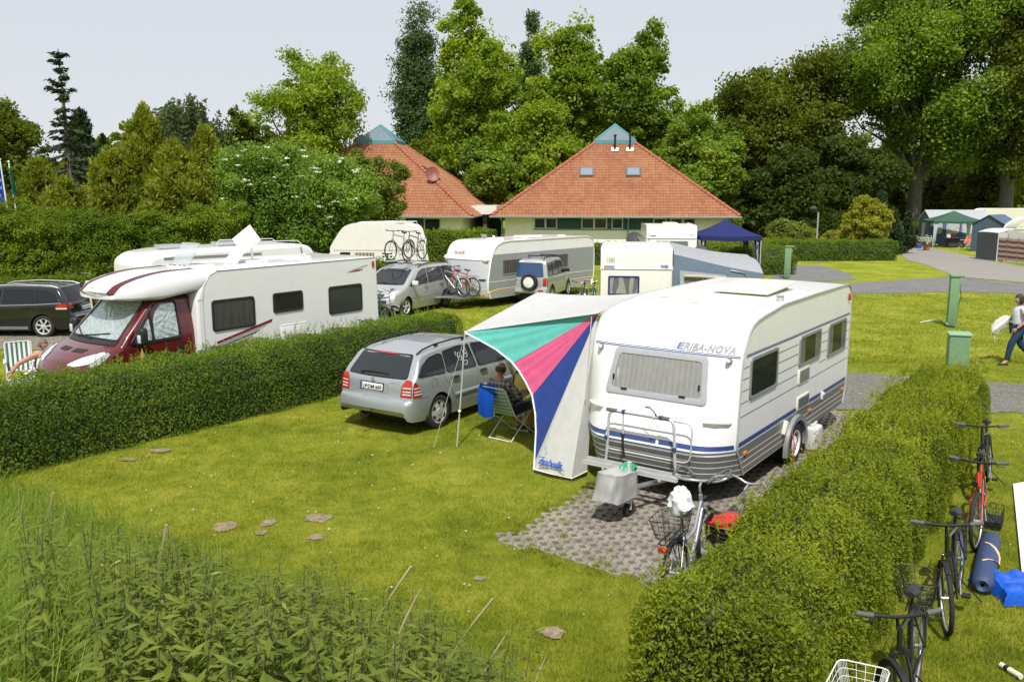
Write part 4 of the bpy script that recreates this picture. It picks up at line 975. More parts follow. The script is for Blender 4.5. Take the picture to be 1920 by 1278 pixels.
# ---- silver off-roader seen from behind -----------------------------------------
SU_TOP = [(-1.90, .50), (-1.89, .60), (-1.86, .68), (-1.78, .72), (-1.77, .98), (-1.75, 1.06), (-1.64, 1.58), (-1.58, 1.65), (-1.4, 1.69), (-.4, 1.71), (.3, 1.68), (.45, 1.63), (.85, 1.16), (.95, 1.06), (1.7, .98), (1.85, .90), (1.90, .55)]
su = Car(3.8, 1.60, SU_TOP, [(-1.9, .44), (-1.85, .38), (-1.2, .32), (1.2, .32), (1.85, .38), (1.9, .46)], [(-1.9, 1.04), (1.9, 1.0)], [(-1.15, .35), (1.2, .35)], tumble=.13, Ra=.40, kr=.08, kf=.1, lr=.25, bowr=.05, bowf=.1)
q = px(1000, 573); SUP = (q[0]+.35, q[1]+2.0)
t = thing('offroad_car', 'small silver off-road car with a spare wheel on its tailgate and black roof bars', 'car', (*SUP, 0), az=19)
su.shell(t, M_silver2)
for x in (-1.15, 1.2):
    for sg in (-1, 1): wheel(t, (x, sg*.70, .35), .35, .20, .21, 5, style='alloy', side=sg)
rear = su.end(True)
su.glass(t, rear, rpoly([(-.62, 1.05), (.62, 1.05), (.55, 1.56), (-.55, 1.56)], .07), 'rear_window', mat=glassmat('rear_glass_blue', (.03, .07, .16), 0, .04))
for sg in (-1, 1):
    sd = su.side(sg)
    for P in ([(-1.60, 1.07), (-1.0, 1.06), (-1.0, 1.55), (-1.5, 1.55)], [(-.93, 1.06), (-.2, 1.05), (-.22, 1.57), (-.93, 1.56)], [(-.12, 1.05), (.72, 1.04), (.38, 1.52), (-.14, 1.57)]): su.glass(t, sd, rpoly(P, .05), 'window')
    mb = MB(); mb.patch(lambda a, b: rear(a, b, .01), rrect(sg*.68, .86, .14, .30, .02, 2), 2); mb.patch(lambda a, b: sd(a, b, .01), rrect(-1.78, .86, .10, .30, .02, 2), 2); mb.build('tail_light', M_redlens, t, recalc=False)
    mb = MB(); mb.patch(lambda a, b: rear(a, b, .014), rrect(sg*.55, .545, .20, .06, .01, 2), 2); mb.build('reflector', M_redlens, t, recalc=False)
    ry = sg*.56; mb = MB(); mb.tube([(-1.5, ry, 1.68), (-1.4, ry, 1.755), (.1, ry, 1.755), (.25, ry, 1.69)], .018, 6); mb.build('roof_rail', M_black, t); mirror_(t, (.75, sg*.74, 1.08), sg, M_black)
mb = MB()
for x in (-1.05, -.35): mb.box((x, 0, 1.79), (.06, 1.42, .035)); mb.box((x, .56, 1.77), (.1, .06, .06)); mb.box((x, -.56, 1.77), (.1, .06, .06))
mb.build('roof_bar', M_black, t)
mb = MB(); mb.grid(lambda a, b: rear(a, b, .012), 8, 3, u=(-.56, .56), v=(.66, .74)); mb.build('bumper_step', M_greyframe, t)
mb = MB(); mb.patch(lambda a, b: rear(a, b, .012), rrect(.52, .92, .22, .05, .01, 2), 2); mb.build('tailgate_handle', M_black, t, recalc=False)
mb = MB(); mb.lathe([(.21, .08), (.22, .10), (.29, .095), (.325, .05), (.325, -.05), (.29, -.1), (.2, -.1)], (-1.90, -.12, .86), 'X', 30); sp = mb.build('spare_wheel', M_rubber, t); mb = MB(); mb.lathe([(.001, -.11), (.17, -.105), (.215, -.09), (.22, -.06)], (-1.90, -.12, .86), 'X', 30); mb.build('wheel_cover', M_white, sp)
# ---- far cars under the trees ---------------------------------------------------
def small_car(label, x, y, az, mat):
    c = Car(4.1, 1.68, [(a*.9, b) for a, b in EST_TOP], [(a*.9, b) for a, b in EST_LOW], EST_BELT, [(-1.2, .3), (1.25, .3)], Ra=.35)
    t = thing('parked_car', label, 'car', (x, y, 0), az=az); c.shell(t, mat)
    c.glass(t, c.end(False), rpoly([(-.66, 1.0), (.66, 1.0), (.54, 1.34), (-.54, 1.34)], .05), 'windscreen', rubber=False); c.glass(t, c.end(True), rpoly([(-.64, 1.02), (.64, 1.02), (.54, 1.36), (-.54, 1.36)], .05), 'rear_window', rubber=False)
    for sg in (-1, 1):
        c.glass(t, c.side(sg), rpoly([(-1.7, 1.03), (.85, .95), (.3, 1.34), (-1.5, 1.34)], .05), 'window', rubber=False)
        mb = MB(); mb.patch(lambda a, b: c.end(False)(a, b, .008), rrect(sg*.6, .66, .3, .11, .03, 2), 2); mb.build('headlight', M_clearlens, t, recalc=False)
        for x_ in (-1.2, 1.25): wheel(t, (x_, sg*.74, .3), .3, .18, .2, 6, style='steel', side=sg)
small_car('dark car with pale windscreen parked far away under the trees', pxd(1427, 88), 88, 182, M_carblack)
small_car('red car parked far away beside the dome tent', pxd(1404, 92), 92.5, 175, paint('far_red_paint', (.35, .02, .02), .3))
# ------------------------------------------------------------------ motorhome with burgundy cab
MP = (-6.099, 17.846)
def MW(s, y, z=0.): return (MP[0]+U[0]*s-NR[0]*y, MP[1]+U[1]*s-NR[1]*y, z)
M_white2 = pm('motorhome_white', (.80, .795, .775), .28, coat=.5, var=.02, scale=2., dirt=.05)
M_burg = paint('burgundy_paint', (.105, .007, .010), .2)
mh = thing('motorhome', 'white motorhome with burgundy cab and silver screens behind its windscreen', 'motorhome', (MP[0], MP[1], 0), az=AZ)
# local: x = s (rearwards), y = left 0..2.3
MWID = 2.3
def mside(s, z, o=0.): return (s, -o, z)
PR = [(-.50, .42), (4.55, .42), (4.66, .55), (4.70, 1.1), (4.66, 2.3), (4.60, 2.50), (4.48, 2.60)]
def slab(mb, prof, y0, y1, r=.05, n=4):
    """side profile extruded across the width with rounded long edges"""
    cx = sum(p[0] for p in prof)/len(prof); cz = sum(p[1] for p in prof)/len(prof)
    rows = []
    def ins(d): 
        o = []
        k = len(prof)
        for i in range(k):
            a, b, c = Vector(prof[i-1]), Vector(prof[i]), Vector(prof[(i+1) % k])
            n1 = Vector((-(b-a).y, (b-a).x)); n2 = Vector((-(c-b).y, (c-b).x))
            if n1.length > 1e-6: n1.normalize()
            if n2.length > 1e-6: n2.normalize()
            m = (n1+n2); m = m/max(.35, m.length_squared/2) if m.length > 1e-6 else n1
            o.append((b.x+m.x*d, b.y+m.y*d))
        return o
    rows = [[(x, y0+r*(1-math.cos(PI/2*k/n)), z) for x, z in ins(r*(1-math.sin(PI/2*k/n)))] for k in range(n+1)]
    rows += [[(x, y1-r*(1-math.cos(PI/2*k/n)), z) for x, z in ins(r*(1-math.sin(PI/2*k/n)))] for k in range(n, -1, -1)]
    o = len(mb.v); mb.loft(rows); 
    mb.poly(rows[0]); mb.poly(rows[-1])
    return mb
# living body
prof = rpoly([(-.52, .42), (4.60, .42), (4.72, 1.0), (4.66, 2.605), (-.10, 2.605), (-.28, 2.50), (-.45, 2.22), (-.52, 2.0)], .10, 4)
mb = MB(); slab(mb, prof, 0, MWID, .06); mb.build('body', M_white2, mh, smooth=35)
# cab-over nose: plan narrows to the front, lens-shaped in side view
nose = []
for i in range(17):
    t = i/16; s = .12-2.18*t              # from behind the arc to the nose tip
    zt = 2.60-.04*t-.25*(max(0, t-.35)/.65)**2.2
    zb = 2.28-.22*min(1, t*1.5)+.04*max(0, t-.7)/.3
    if t > .88: k = (t-.88)/.12; m = (zt+zb)/2-.02; zt = zt+(m+.05-zt)*(1-math.sqrt(max(0, 1-k*k))); zb = zb+(m-.05-zb)*(1-math.sqrt(max(0, 1-k*k)))
    hw = (MWID/2)*(1-.20*max(0, t-.25)**1.7/(.75**1.7)); hw *= math.sqrt(max(.35, 1-max(0, (t-.85)/.15)**2*.5))
    ring = []; yc = MWID/2
    for j in range(40):
        a = 2*PI*j/40; ca, sa = math.cos(a), math.sin(a); e = .34
        y = yc+hw*math.copysign(abs(ca)**e, ca); z = (zt+zb)/2+(zt-zb)/2*math.copysign(abs(sa)**(e+.10*t), sa)
        q = ((y-yc)/(MWID/2))**2
        ring.append((s+.34*q*max(0, t-.1)/.9, y, z+.03*(1-q)*(1 if sa > 0 else 0)))
    nose.append(ring)
mb = MB(); mb.loft(nose, caps=True); mb.build('cab_over_nose', M_white2, mh, smooth=60)
def nose_top(s, y, o=0.):
    """top skin of the nose at s,y (nearest lofted ring)"""
    yc = MWID/2; q = ((y-yc)/(MWID/2))**2
    for it in range(1):
        best = None
        for i in range(16):
            A, B = nose[i], nose[i+1]
            pa = min(A[1:20], key=lambda p: abs(p[1]-y)); pb = min(B[1:20], key=lambda p: abs(p[1]-y))
            if min(pa[0], pb[0]) <= s <= max(pa[0], pb[0]):
                k = (s-pa[0])/((pb[0]-pa[0]) or 1e-6); return (s, y, pa[2]+(pb[2]-pa[2])*k+o)
    return (s, y, nose[0][10][2]+o)
mb = MB()
for y0, y1 in ((.52, .70), (1.60, 1.78)):
    P = []
    for i in range(2, 17):
        A = nose[i]; P.append([min(A[1:20], key=lambda p: abs(p[1]-yy)) for yy in (y0, y1)])
    rows = [[(a[0]-.012, y0, a[2]+.008), (b[0]-.012, y1, b[2]+.008)] for a, b in P]
    for i in (15, 14, 13):
        A = nose[i]; a, b = [min(A[21:40], key=lambda p: abs(p[1]-yy)) for yy in (y0, y1)]; rows.append([(a[0]-.02, y0, a[2]-.010), (b[0]-.02, y1, b[2]-.010)])
    mb.loft(rows, closed=False)
mb.build('burgundy_stripe', pm('stripe_burgundy', (.10, .012, .016), .35), mh, smooth=60, recalc=False)
mb = MB(); mb.text('HYMER', .11, lambda x, y: nose_top(-2.18+y*.9, 1.38-x, .012), 0, .3, .002); mb.build('lettering', M_text_grey, mh, smooth=0, recalc=False)
mb = MB(); mb.tube([(-.02, -.004, 2.58), (-.20, -.004, 2.50), (-.33, -.004, 2.30), (-.38, -.004, 2.0), (-.38, -.004, .5)], .006, 4); mb.tube([(-.02, .0, 2.585), (4.62, .0, 2.585)], .012, 5); mb.tube([(-.38, -.003, 2.02), (-.52, -.003, 2.03)], .005, 4); mb.build('edge_trim', M_alupaint, mh)
# cab
CT = [(-.62, .50), (-.60, 2.06), (-.40, 2.13), (.95, 2.14), (1.10, 2.07), (1.70, 1.55), (1.96, 1.335), (2.12, 1.285), (2.55, 1.16), (2.86, 1.02), (2.98, .86), (3.03, .62), (3.05, .48)]
cab = Car(3.67, 2.05, [(a-.62+.62, b) for a, b in CT], [(-.62, .38), (2.5, .34), (3.0, .36), (3.05, .46)], [(-.6, 1.36), (1.5, 1.33), (2.2, 1.2), (3.1, .9)], [(2.12, .34)], tumble=.14, kr=0., kf=.24, lr=.1, lf=.9, bowr=0., bowf=.34, rad=.10, Ra=.39)
# cab faces -s: mirror local axes with an Empty-free transform
cab.nobox = True
def cabt(p): return (-.76-(p[0]-.36)*.86, MWID/2-p[1], p[2])
class CabW:
    pass
_end, _side = cab.end, cab.side
cab_dfm = cab.dfm; cab.dfm = lambda p: cabt(cab_dfm(p))
cb = cab.shell(mh, M_burg, 'cab'); 
fr = cab.end(False); sdr = cab.side(1)     # after mirroring +1 is the side towards the camera
M_foil = pm('thermal_screen', (.52, .60, .585), .28, metal=.55, var=.25, scale=16., bump=.9, bscale=13.)
def foil(fn, poly, name, off=.006):
    mb = MB(); P = dense(poly, .05)
    xs = [p[0] for p in P]; mb.patch(lambda a, b: fn(a, b, off+.006*math.sin(34*a+3*math.sin(11*b))*math.sin(31*b+2*math.sin(9*a))), P, 16)
    return mb.build(name, M_foil, mh, smooth=70, recalc=False)
ws = rpoly([(-.82, 1.36), (.82, 1.36), (.70, 2.06), (-.70, 2.06)], .08)
foil(fr, ws, 'windscreen'); mb = MB(); mb.tube([fr(a, b, .004) for a, b in dense(ws, .1)], .022, 5, closed=True)
mb.grid(lambda a, b: fr(a, b, .012), 14, 3, u=(-.84, .84), v=(1.285, 1.37)); mb.build('scuttle', M_black, mh, smooth=60)
mb = MB(); mb.tube([fr(-.55, 1.34, .03), fr(.0, 1.40, .03), fr(.45, 1.46, .02)], .012, 5); mb.tube([fr(.0, 1.33, .03), fr(-.45, 1.37, .03), fr(-.75, 1.48, .02)], .012, 5); mb.build('wiper', M_black, mh)
mb = MB()
for y0, y1 in ((-.42, -.08), (.08, .42)): mb.grid(lambda a, b: fr(a, b, .006), 6, 2, u=(y0, y1), v=(1.17, 1.215))
mb.build('bonnet_grille', pm('grille_dark_red', (.03, .006, .008), .6), mh, recalc=False)
for sg in (-1, 1):
    sd = cab.side(sg)
    foil(sd, rpoly([(.50, 1.34), (1.12, 1.33), (1.10, 1.70), (1.02, 1.86), (.85, 2.00), (.50, 2.00)], .06), 'side_window'); foil(sd, rpoly([(1.18, 1.33), (1.62, 1.33), (1.20, 1.75)], .04), 'quarter_window')
    mb = MB(); mb.tube([sd(a, b, .005) for a, b in dense(rpoly([(.46, 1.30), (1.72, 1.29), (1.25, 1.80), (1.05, 1.98), (.92, 2.04), (.46, 2.04)], .07), .1)], .018, 5, closed=True); mb.grid(lambda a, b: sd(a, b, .010), 2, 6, u=(1.12, 1.18), v=(1.31, 1.88)); mb.build('window_seal', M_black, mh, smooth=60)
    mb = MB(); seam(mb, sd, [(.36, 2.0), (.34, 1.4), (.34, .45)]); seam(mb, sd, [(1.85, 1.28), (1.75, .9), (1.70, .45)]); mb.build('panel_gap', M_line, mh)
    mb = MB(); mb.prism(rrect(.50, 1.06, .11, .20, .02, 3), sd, .004, .03); mb.build('door_handle', M_black, mh)
    mb = MB(); P = dense(rpoly([(sg*.42, .98), (sg*.62, .96), (sg*.90, 1.02), (sg*.99, 1.16), (sg*.85, 1.20), (sg*.58, 1.10)], .03), .06); mb.patch(lambda a, b: fr(a, b, .010), P, 4)
    mb.patch(lambda a, b: sd(a, b, .010), dense(rpoly([(2.92, .93), (2.62, 1.02), (2.36, 1.16), (2.40, 1.22), (2.75, 1.10)], .03), .06), 3); mb.build('headlight', M_clearlens, mh, smooth=180, recalc=False)
    p = sd(1.55, 1.36, 0.); d = -1 if sg > 0 else 1
    mb = MB(); mb.rbox((p[0]-.02, p[1]+d*.22, p[2]+.10), (.16, .22, .34), .06, n=3); mb.tube([(p[0], p[1]-d*.04, p[2]-.02), (p[0]-.02, p[1]+d*.16, p[2]-.06)], .07, 8); mb.rbox((p[0]-.10, p[1]+d*.24, p[2]+.06), (.03, .10, .16), .012, 1); mb.build('wing_mirror', [M_black, M_clearlens], mh)
mb = MB(); mb.grid(lambda a, b: fr(a, b, .012), 16, 4, u=(-.85, .85), v=(.60, .78)); mb.build('bumper_grille', M_black, mh, recalc=False)
for sg in (-1, 1):
    wheel(mh, (-2.27, MWID/2-sg*.87, .34), .34, .22, .21, 8, style='steel', side=1 if sg < 0 else -1); wheel(mh, (3.1, MWID/2-sg*.92, .34), .34, .22, .21, 8, style='steel', side=1 if sg < 0 else -1)
# windows, stripes, lettering on the side
window(mh, mside, rrect(.355, 1.655, 1.08, .66, .07), pm('window_frame_black', (.02, .022, .024), .35), .05, pm('curtain_dim', (.30, .27, .23), .9, var=.15), waves=6, wav=.012, cover=1, pane=M_acrylic_dark)
window(mh, mside, rrect(1.815, 1.76, .85, .45, .06), MATS['window_frame_black'], .05, None, pane=M_acrylic_dark); window(mh, mside, rrect(3.57, 1.65, 1.09, .67, .07), MATS['window_frame_black'], .05, None, back=pm('blind_grey', (.16, .18, .17), .8), pane=M_acrylic_dark)
mb = MB()
mb.add([mside(*p, .005) for p in ((-.10, 1.115), (1.36, 1.43), (1.33, 1.36), (-.10, 1.065))], [(0, 1, 2, 3)], 0)
mb.add([mside(*p, .005) for p in ((-.10, 1.045), (1.20, 1.315), (1.12, 1.285), (-.10, 1.025))], [(0, 1, 2, 3)], 1)
mb.add([mside(*p, .005) for p in ((-.10, 1.0), (1.05, 1.245), (.85, 1.16), (-.10, .96))], [(0, 1, 2, 3)], 2)
mb.add([mside(*p, .005) for p in ((-.10, .93), (.80, 1.12), (.35, .9), (-.10, .80))], [(0, 1, 2, 3)], 0)
mb.add([mside(*p, .005) for p in ((3.62, 2.27), (4.05, 2.285), (4.13, 2.335), (3.95, 2.32))], [(0, 1, 2, 3)], 0); mb.add([mside(*p, .005) for p in ((3.60, 2.29), (4.34, 2.42), (4.33, 2.405), (3.9, 2.33))], [(0, 1, 2, 3)], 2); mb.add([mside(*p, .005) for p in ((4.09, 2.285), (4.13, 2.29), (4.19, 2.345), (4.15, 2.34))], [(0, 1, 2, 3)], 1)
mb.build('side_stripe', [pm('stripe_red', (.22, .02, .02), .35), pm('stripe_grey', (.30, .32, .31), .4), pm('stripe_green_grey', (.10, .14, .13), .4)], mh, smooth=0, recalc=False)
mb = MB(); mb.text('TanCamp', .13, lambda x, y: mside(3.95+x, 1.0+y, .005), 0, .3, .003); mb.build('side_lettering', M_text_black, mh, smooth=0, recalc=False)
mb = MB(); mb.rbox((1.95, -.004, 1.05), (.75, .012, .38), .004); mb.box((1.95, -.012, 1.235), (.75, .006, .012)); mb.build('locker_door', M_white2, mh)
mb = MB(); mb.prism(rrect(4.52, 2.42, .07, .15, .02, 3), mside, .0, .02); mb.build('rear_marker', M_redlens, mh)
# roof: open rooflight, square satellite flat-antenna on a mast, low vents
mb = MB(); mb.rbox((.10, 1.05, 2.63), (.75, .62, .06), .02); hb = mb.build('roof_hatch', M_white2, mh)
mb = MB(); mb.rbox((-.02, 1.05, 2.86), (.62, .62, .035), .012, M=Matrix.Rotation(R(-57), 3, 'Y')); mb.build('lid', M_clear, hb)
mb = MB()
for y in (.80, .95, 1.15, 1.30): mb.rbox((-.22, y, 2.655), (.05, .06, .04), .01)
mb.build('hinge', M_black, hb)
mb = MB(); mb.rbox((1.75, 1.1, 2.63), (.5, .5, .05), .02); mb.tube([(1.75, 1.1, 2.63), (1.75, 1.1, 3.05)], .025, 8); an = mb.build('antenna_mast', M_white2, mh)
mb = MB(); T = Matrix.Rotation(R(20), 3, 'Z') @ Matrix.Rotation(R(-62), 3, 'Y') @ Matrix.Rotation(R(45), 3, 'Z'); mb.rbox((1.62, 1.1, 3.12), (.52, .52, .05), .012, M=T)
n = T @ Vector((0, 0, 1)); c = Vector((1.62, 1.1, 3.12))
if n.y > 0 or n.x > 0: pass
mb.build('antenna_panel', M_white2, an)
mb = MB(); k = T @ Vector((0, 0, .027)); ex, ey = T @ Vector((.7071, -.7071, 0)), T @ Vector((.7071, .7071, 0))
mb.tube([tuple(c+k+ex*(.05*math.cos(2*PI*i/14)-.06)+ey*.05*math.sin(2*PI*i/14)) for i in range(11)], .006, 4); mb.build('antenna_emblem', M_text_grey, an, recalc=False)
mb = MB(); T2 = Matrix.Rotation(R(20), 3, 'Z') @ Matrix.Rotation(R(-35), 3, 'Y'); mb.rbox((1.30, 1.1, 2.78), (.55, .34, .04), .012, M=T2); mb.build('antenna_arm', M_white2, an)
mb = MB(); mb.lathe([(.001, .05), (.12, .045), (.14, .02), (.14, 0)], (3.0, .7, 2.605), 'Z', 20); mb.rbox((3.3, 1.4, 2.62), (.5, .5, .06), .02); mb.build('roof_vent', M_white2, mh)
mb = MB(); c_ = MW(-1.95, -.27, 1.12)
t = thing('pennant', 'small yellow pennant hanging from the motorhome mirror', 'pennant', c_, az=AZ)
mb.add([(0, 0, .16), (-.10, -.02, -.16), (.12, .01, -.16), (.02, -.012, -.05)], [(0, 1, 3), (1, 2, 3), (2, 0, 3)]); mb.build('cloth', cloth('pennant_yellow', (.62, .42, .12)), t, smooth=0, recalc=False)
# ---- second white caravan-motorhome behind it -------------------------------------
a2, b2 = px(268, 497, 2.35), px(592, 478, 2.35)
d = Vector((b2[0]-a2[0], b2[1]-a2[1])); L2 = d.length; az2 = math.degrees(math.atan2(d.x, d.y))
c2 = thing('caravan', 'plain white caravan almost hidden behind the motorhome with the burgundy cab', 'caravan', (a2[0], a2[1], 0), az=az2)
mb = MB(); slab(mb, rpoly([(0, .45), (L2, .45), (L2+.02, 2.35), (L2-.15, 2.62), (L2-.5, 2.70), (1.0, 2.66), (.35, 2.58), (.06, 2.38)], .15, 5), 0, 2.2, .10); mb.build('body', M_white2, c2, smooth=35)
mb = MB(); mb.grid(lambda u_, v_: (.55+(L2-2.3)*u_, -.006, 2.44+.07*v_), 2, 1); mb.build('grey_panel', M_greyframe, c2, recalc=False)
window(c2, mside, rrect(1.3, 1.6, 1.1, .6, .06), None, .05, M_curtain, waves=8); window(c2, mside, rrect(3.3, 1.6, 1.1, .6, .06), None, .05, M_curtain, waves=8)
mb = MB(); mb.rbox((1.2, 1.1, 2.74), (.7, .5, .1), .03); mb.rbox((2.9, 1.0, 2.76), (.9, .6, .08), .03); mb.build('roof_hatch', M_clear, c2)
mb = MB()
for y in (.35, 1.8): mb.tube([(L2-2.2, y, 2.70), (L2-2.1, y, 2.80), (L2-.4, y, 2.78), (L2-.25, y, 2.68)], .014, 6)
mb.build('roof_rail', M_alu, c2)
for sg in (0, 1): wheel(c2, (2.3, .1+2.0*sg, .32), .32, .19, .2, 8, style='steel', side=-1 if sg == 0 else 1)
mb = MB(); mb.tube([(L2-.55, -.01, .5), (L2-.42, -.01, 2.2), (L2-.5, -.01, 2.62)], .02, 6); mb.build('edge_trim', M_greyframe, c2)
# awning corner behind it
p = (b2[0]+.1, b2[1]+.3); t = thing('awning', 'grey tent roof corner sloping off the half-hidden white caravan', 'awning', (p[0], p[1], 0), az=az2)
mb = MB(); mb.add([(-.2, .2, 2.45), (-.2, 2.2, 2.45), (1.3, 2.2, 2.1), (1.3, .8, 2.1), (1.3, 2.2, .05), (1.3, .8, .05), (-.2, .2, .05), (-.2, 2.2, .05)], [(0, 3, 2, 1), (3, 5, 4, 2), (0, 6, 5, 3), (1, 2, 4, 7)]); mb.build('canvas', cloth('tent_grey_blue', (.40, .42, .45)), t, smooth=0)
# clothes-drying pole by the black car (grey roll-out awning arm)
q = px(183, 640); t = thing('awning_stand', 'grey folded awning case on a post beside the black estate car', 'awning stand', (q[0], q[1], 0))
mb = MB(); mb.tube([(0, 0, 0), (-.15, .05, 1.62)], .03, 8); mb.build('post', M_alu, t); mb = MB(); mb.rbox((.25, .05, 1.68), (.95, .14, .10), .04); mb.build('case', M_alu, t)
# ------------------------------------------------------------------ long grey caravan by the building
DP = (-.86, 31.3); DAZ = 40.
deth = thing('caravan', 'long grey and white caravan with yellow trim behind the silver off-road car', 'caravan', (*DP, 0), az=DAZ)
DL, DW, DT = 6.7, 2.28, 2.40
D_OUT = [(.34, .12), (.46, .02), (.70, -.02), (1.0, .0), (1.5, .10), (1.75, .16), (2.0, .26), (2.18, .38), (2.30, .55), (2.37, .8), (2.40, 1.2), (2.38, DL-.5), (2.30, DL-.2), (2.15, DL-.06), (1.6, DL), (.8, DL-.02), (.34, DL-.15)]
def dfront(y, z, o=0.):
    zz = [p[0] for p in D_OUT[:11]]; ss = [p[1] for p in D_OUT[:11]]; s = float(np.interp(z, zz, ss)); s2 = float(np.interp(z+.02, zz, ss)); sl = (s2-s)/.02; k = 1/math.sqrt(1+sl*sl)
    q = abs(y-DW/2)/(DW/2); return (s-.28+.28*q**2.5-o*k, y, z+o*sl*k)
def dside(s, z, o=0.): return (s, -o, z)
M_dgrey = pm('caravan_mid_grey', (.27, .285, .29), .4, coat=.2, var=.04, dirt=.1)
mb = MB(); ys = [DW*i/20 for i in range(21)]
mb.loft([[(s-(.28-.28*(abs(y-DW/2)/(DW/2))**2.5 if i < 11 else 0)*min(1, max(0, (2.4-z)/.5)), y, z) for y in ys] for i, (z, s) in enumerate(D_OUT)], closed=False)
for y in (0, DW): mb.poly([(s, y, z) for z, s in D_OUT])
mb.build('body', M_white2, deth, smooth=35)
mb = MB(); mb.grid(dfront, 20, 10, u=(.03, DW-.03), v=(.5, 1.72)); mb.build('front_panel', pm('panel_light_grey', (.46, .48, .49), .35, coat=.3, var=.04, dirt=.1), deth, smooth=180, recalc=False)
for v in deth.children[-1].data.vertices: v.co.x -= .006
mb = MB(); mb.add([dside(*p, .005) for p in ((.02, .95), (DL-.02, .95), (DL-.02, 1.93), (.22, 1.93))], [(0, 1, 2, 3)]); mb.add([dside(*p, .005) for p in ((.0, .62), (DL-.03, .62), (DL-.02, .93), (.0, .93))], [(0, 1, 2, 3)], 0); mb.build('side_panel', M_dgrey, deth, smooth=0, recalc=False)
mb = MB(); mb.box((DL/2, -.008, .94), (DL-.1, .012, .02)); mb.tube([(s, -.008, z) for z, s in D_OUT], .022, 6); mb.tube([dfront(y, 1.735, .02) for y in np.linspace(.02, DW-.02, 16)], .02, 6); mb.build('white_trim', M_white2, deth, smooth=50)
mb = MB(); mb.tube([dside(*p, .008) for p in ((-.02, .52), (.15, .60), (.5, .645), (DL-.05, .66))], .022, 5); mb.build('yellow_trim', pm('trim_yellow', (.62, .40, .10), .5), deth, smooth=60)
mb = MB()
for k in range(6): mb.box((DL/2-.05, -.012, .36+.045*k), (DL-.3-.02*k, .02, .026))
mb.build('ribbed_skirt', M_alupaint, deth)
window(deth, dside, rrect(1.35, 1.44, 1.15, .58, .06), None, .05, M_curtain_brown, waves=8); window(deth, dside, rrect(4.15, 1.46, 1.45, .60, .06), None, .05, M_curtain_brown, waves=10)
mb = MB(); mb.prism(rpoly([(2.55, .42), (4.35, .42), (4.35, .76), (2.55, .76)], .03), dside, .02, .03, 0); mb.build('locker_flap', M_white2, deth)
mb = MB(); mb.prism([(2.78+.14*math.cos(2*PI*i/16)*(1 if i not in (12,) else 1), 1.50+.12*math.sin(2*PI*i/16)) for i in range(16)], dside, .006, .012, 0); mb.prism([(2.78-.09, 1.54), (2.78, 1.43), (2.78+.09, 1.54), (2.78, 1.50)], dside, .012, .016, 1); mb.build('round_sticker', [M_white, M_text_red], deth)
mb = MB(); mb.text('Dethleffs', .17, lambda x, y: dfront(1.75-x, 1.93+y, .015), 0, .25, .003); mb.build('lettering', M_text_red, deth, smooth=0, recalc=False)
for y in (.28, DW-.28):
    mb = MB(); mb.ball(dfront(y, 1.76, .0), .26, 8, 0, (.25, 1., .5)); mb.build('lamp_fairing', M_white2, deth)
mb = MB(); mb.tube([dfront(.32, 1.02, 0), dfront(.30, 1.03, .05), dfront(.10, 1.03, .05), dfront(.08, 1.02, 0)], .02, 6); mb.build('grab_handle', M_black, deth)
mb = MB()
for y in (.16, .30): mb.cyl(dfront(y, .47, 0), dfront(y, .47, .03), .045, n=12, mi=0)
mb.build('lamp', M_orange, deth)
mb = MB(); mb.rbox((1.4, .9, 2.43), (.5, .5, .08), .03); mb.rbox((3.4, .9, 2.45), (1.0, .7, .10), .04); mb.lathe([(.001, .07), (.16, .06), (.18, 0)], (5.2, .6, 2.40), 'Z', 16); mb.cyl((1.9, 1.4, 2.4), (1.9, 1.4, 2.52), .05); mb.build('roof_hatch', M_white2, deth)
mb = MB(); mb.rbox((1.9, 1.9, 2.47), (.16, .2, .18), .03); mb.build('roof_box', M_greyframe, deth)
for sg in (0, 1): wheel(deth, (3.6, .12+(DW-.24)*sg, .31), .31, .18, .2, 6, style='steel', side=-1 if sg == 0 else 1)
mb = MB()
for y in (.5, DW-.5): mb.tube([(.2, y, .40), (-.9, DW/2+(y-DW/2)*.3, .42), (-1.6, DW/2, .45)], .04, 6)
mb.box((-.75, DW/2, .42), (.9, 1.5, .04)); mb.build('drawbar', M_steel, deth)
# ------------------------------------------------------------------ small white caravan with grey-blue awning, seen from behind
q = px(1194, 466, 2.5); SP = (q[0], q[1]); SAZ = 8.
CW, CL = 2.17, 4.3
sm = thing('caravan', 'small white caravan seen from behind with one blue-framed rear window', 'caravan', (SP[0], SP[1], 0), az=SAZ)
S_OUT = rpoly([(.10, .42), (.0, .9), (.0, 1.86), (.07, 1.88), (.10, 2.40), (.22, 2.50), (CL-.6, 2.50), (CL-.1, 2.2), (CL, 1.2), (CL-.3, .42)], .06, 3)
mb = MB(); slab(mb, S_OUT, -CW/2, CW/2, .05); mb.build('body', M_offwhite, sm, smooth=35)
def sback(y, z, o=0.): return (-.003-o+(.075 if z > 1.87 else 0)*(1 if z > 1.87 else 0)*(.3+.7*(z-1.87)/.5 if z > 1.87 else 0), y, z)
window(sm, lambda a, b, o: sback(-a, b, o), rrect(-.37, 1.37, .95, .60, .05), pm('frame_navy', (.02, .03, .12), .4), .055, pm('curtain_grey', (.30, .28, .27), .9, var=.1), waves=3, wav=.03)
mb = MB(); mb.tube([(-.005, -CW/2+.02, 1.87), (-.005, CW/2-.02, 1.87)], .012, 5)
for y in (-CW/2, CW/2): mb.tube([(-.01, y, .5), (-.02, y, 1.86)], .016, 6)
mb.build('trim', M_steel, sm)
for y in (-CW/2-.01, CW/2+.01): mb = MB(); mb.rbox((.06, y, 2.22), (.05, .03, .5), .01); mb.build('marker_strip', pm('marker_blue', (.03, .05, .2), .4), sm)
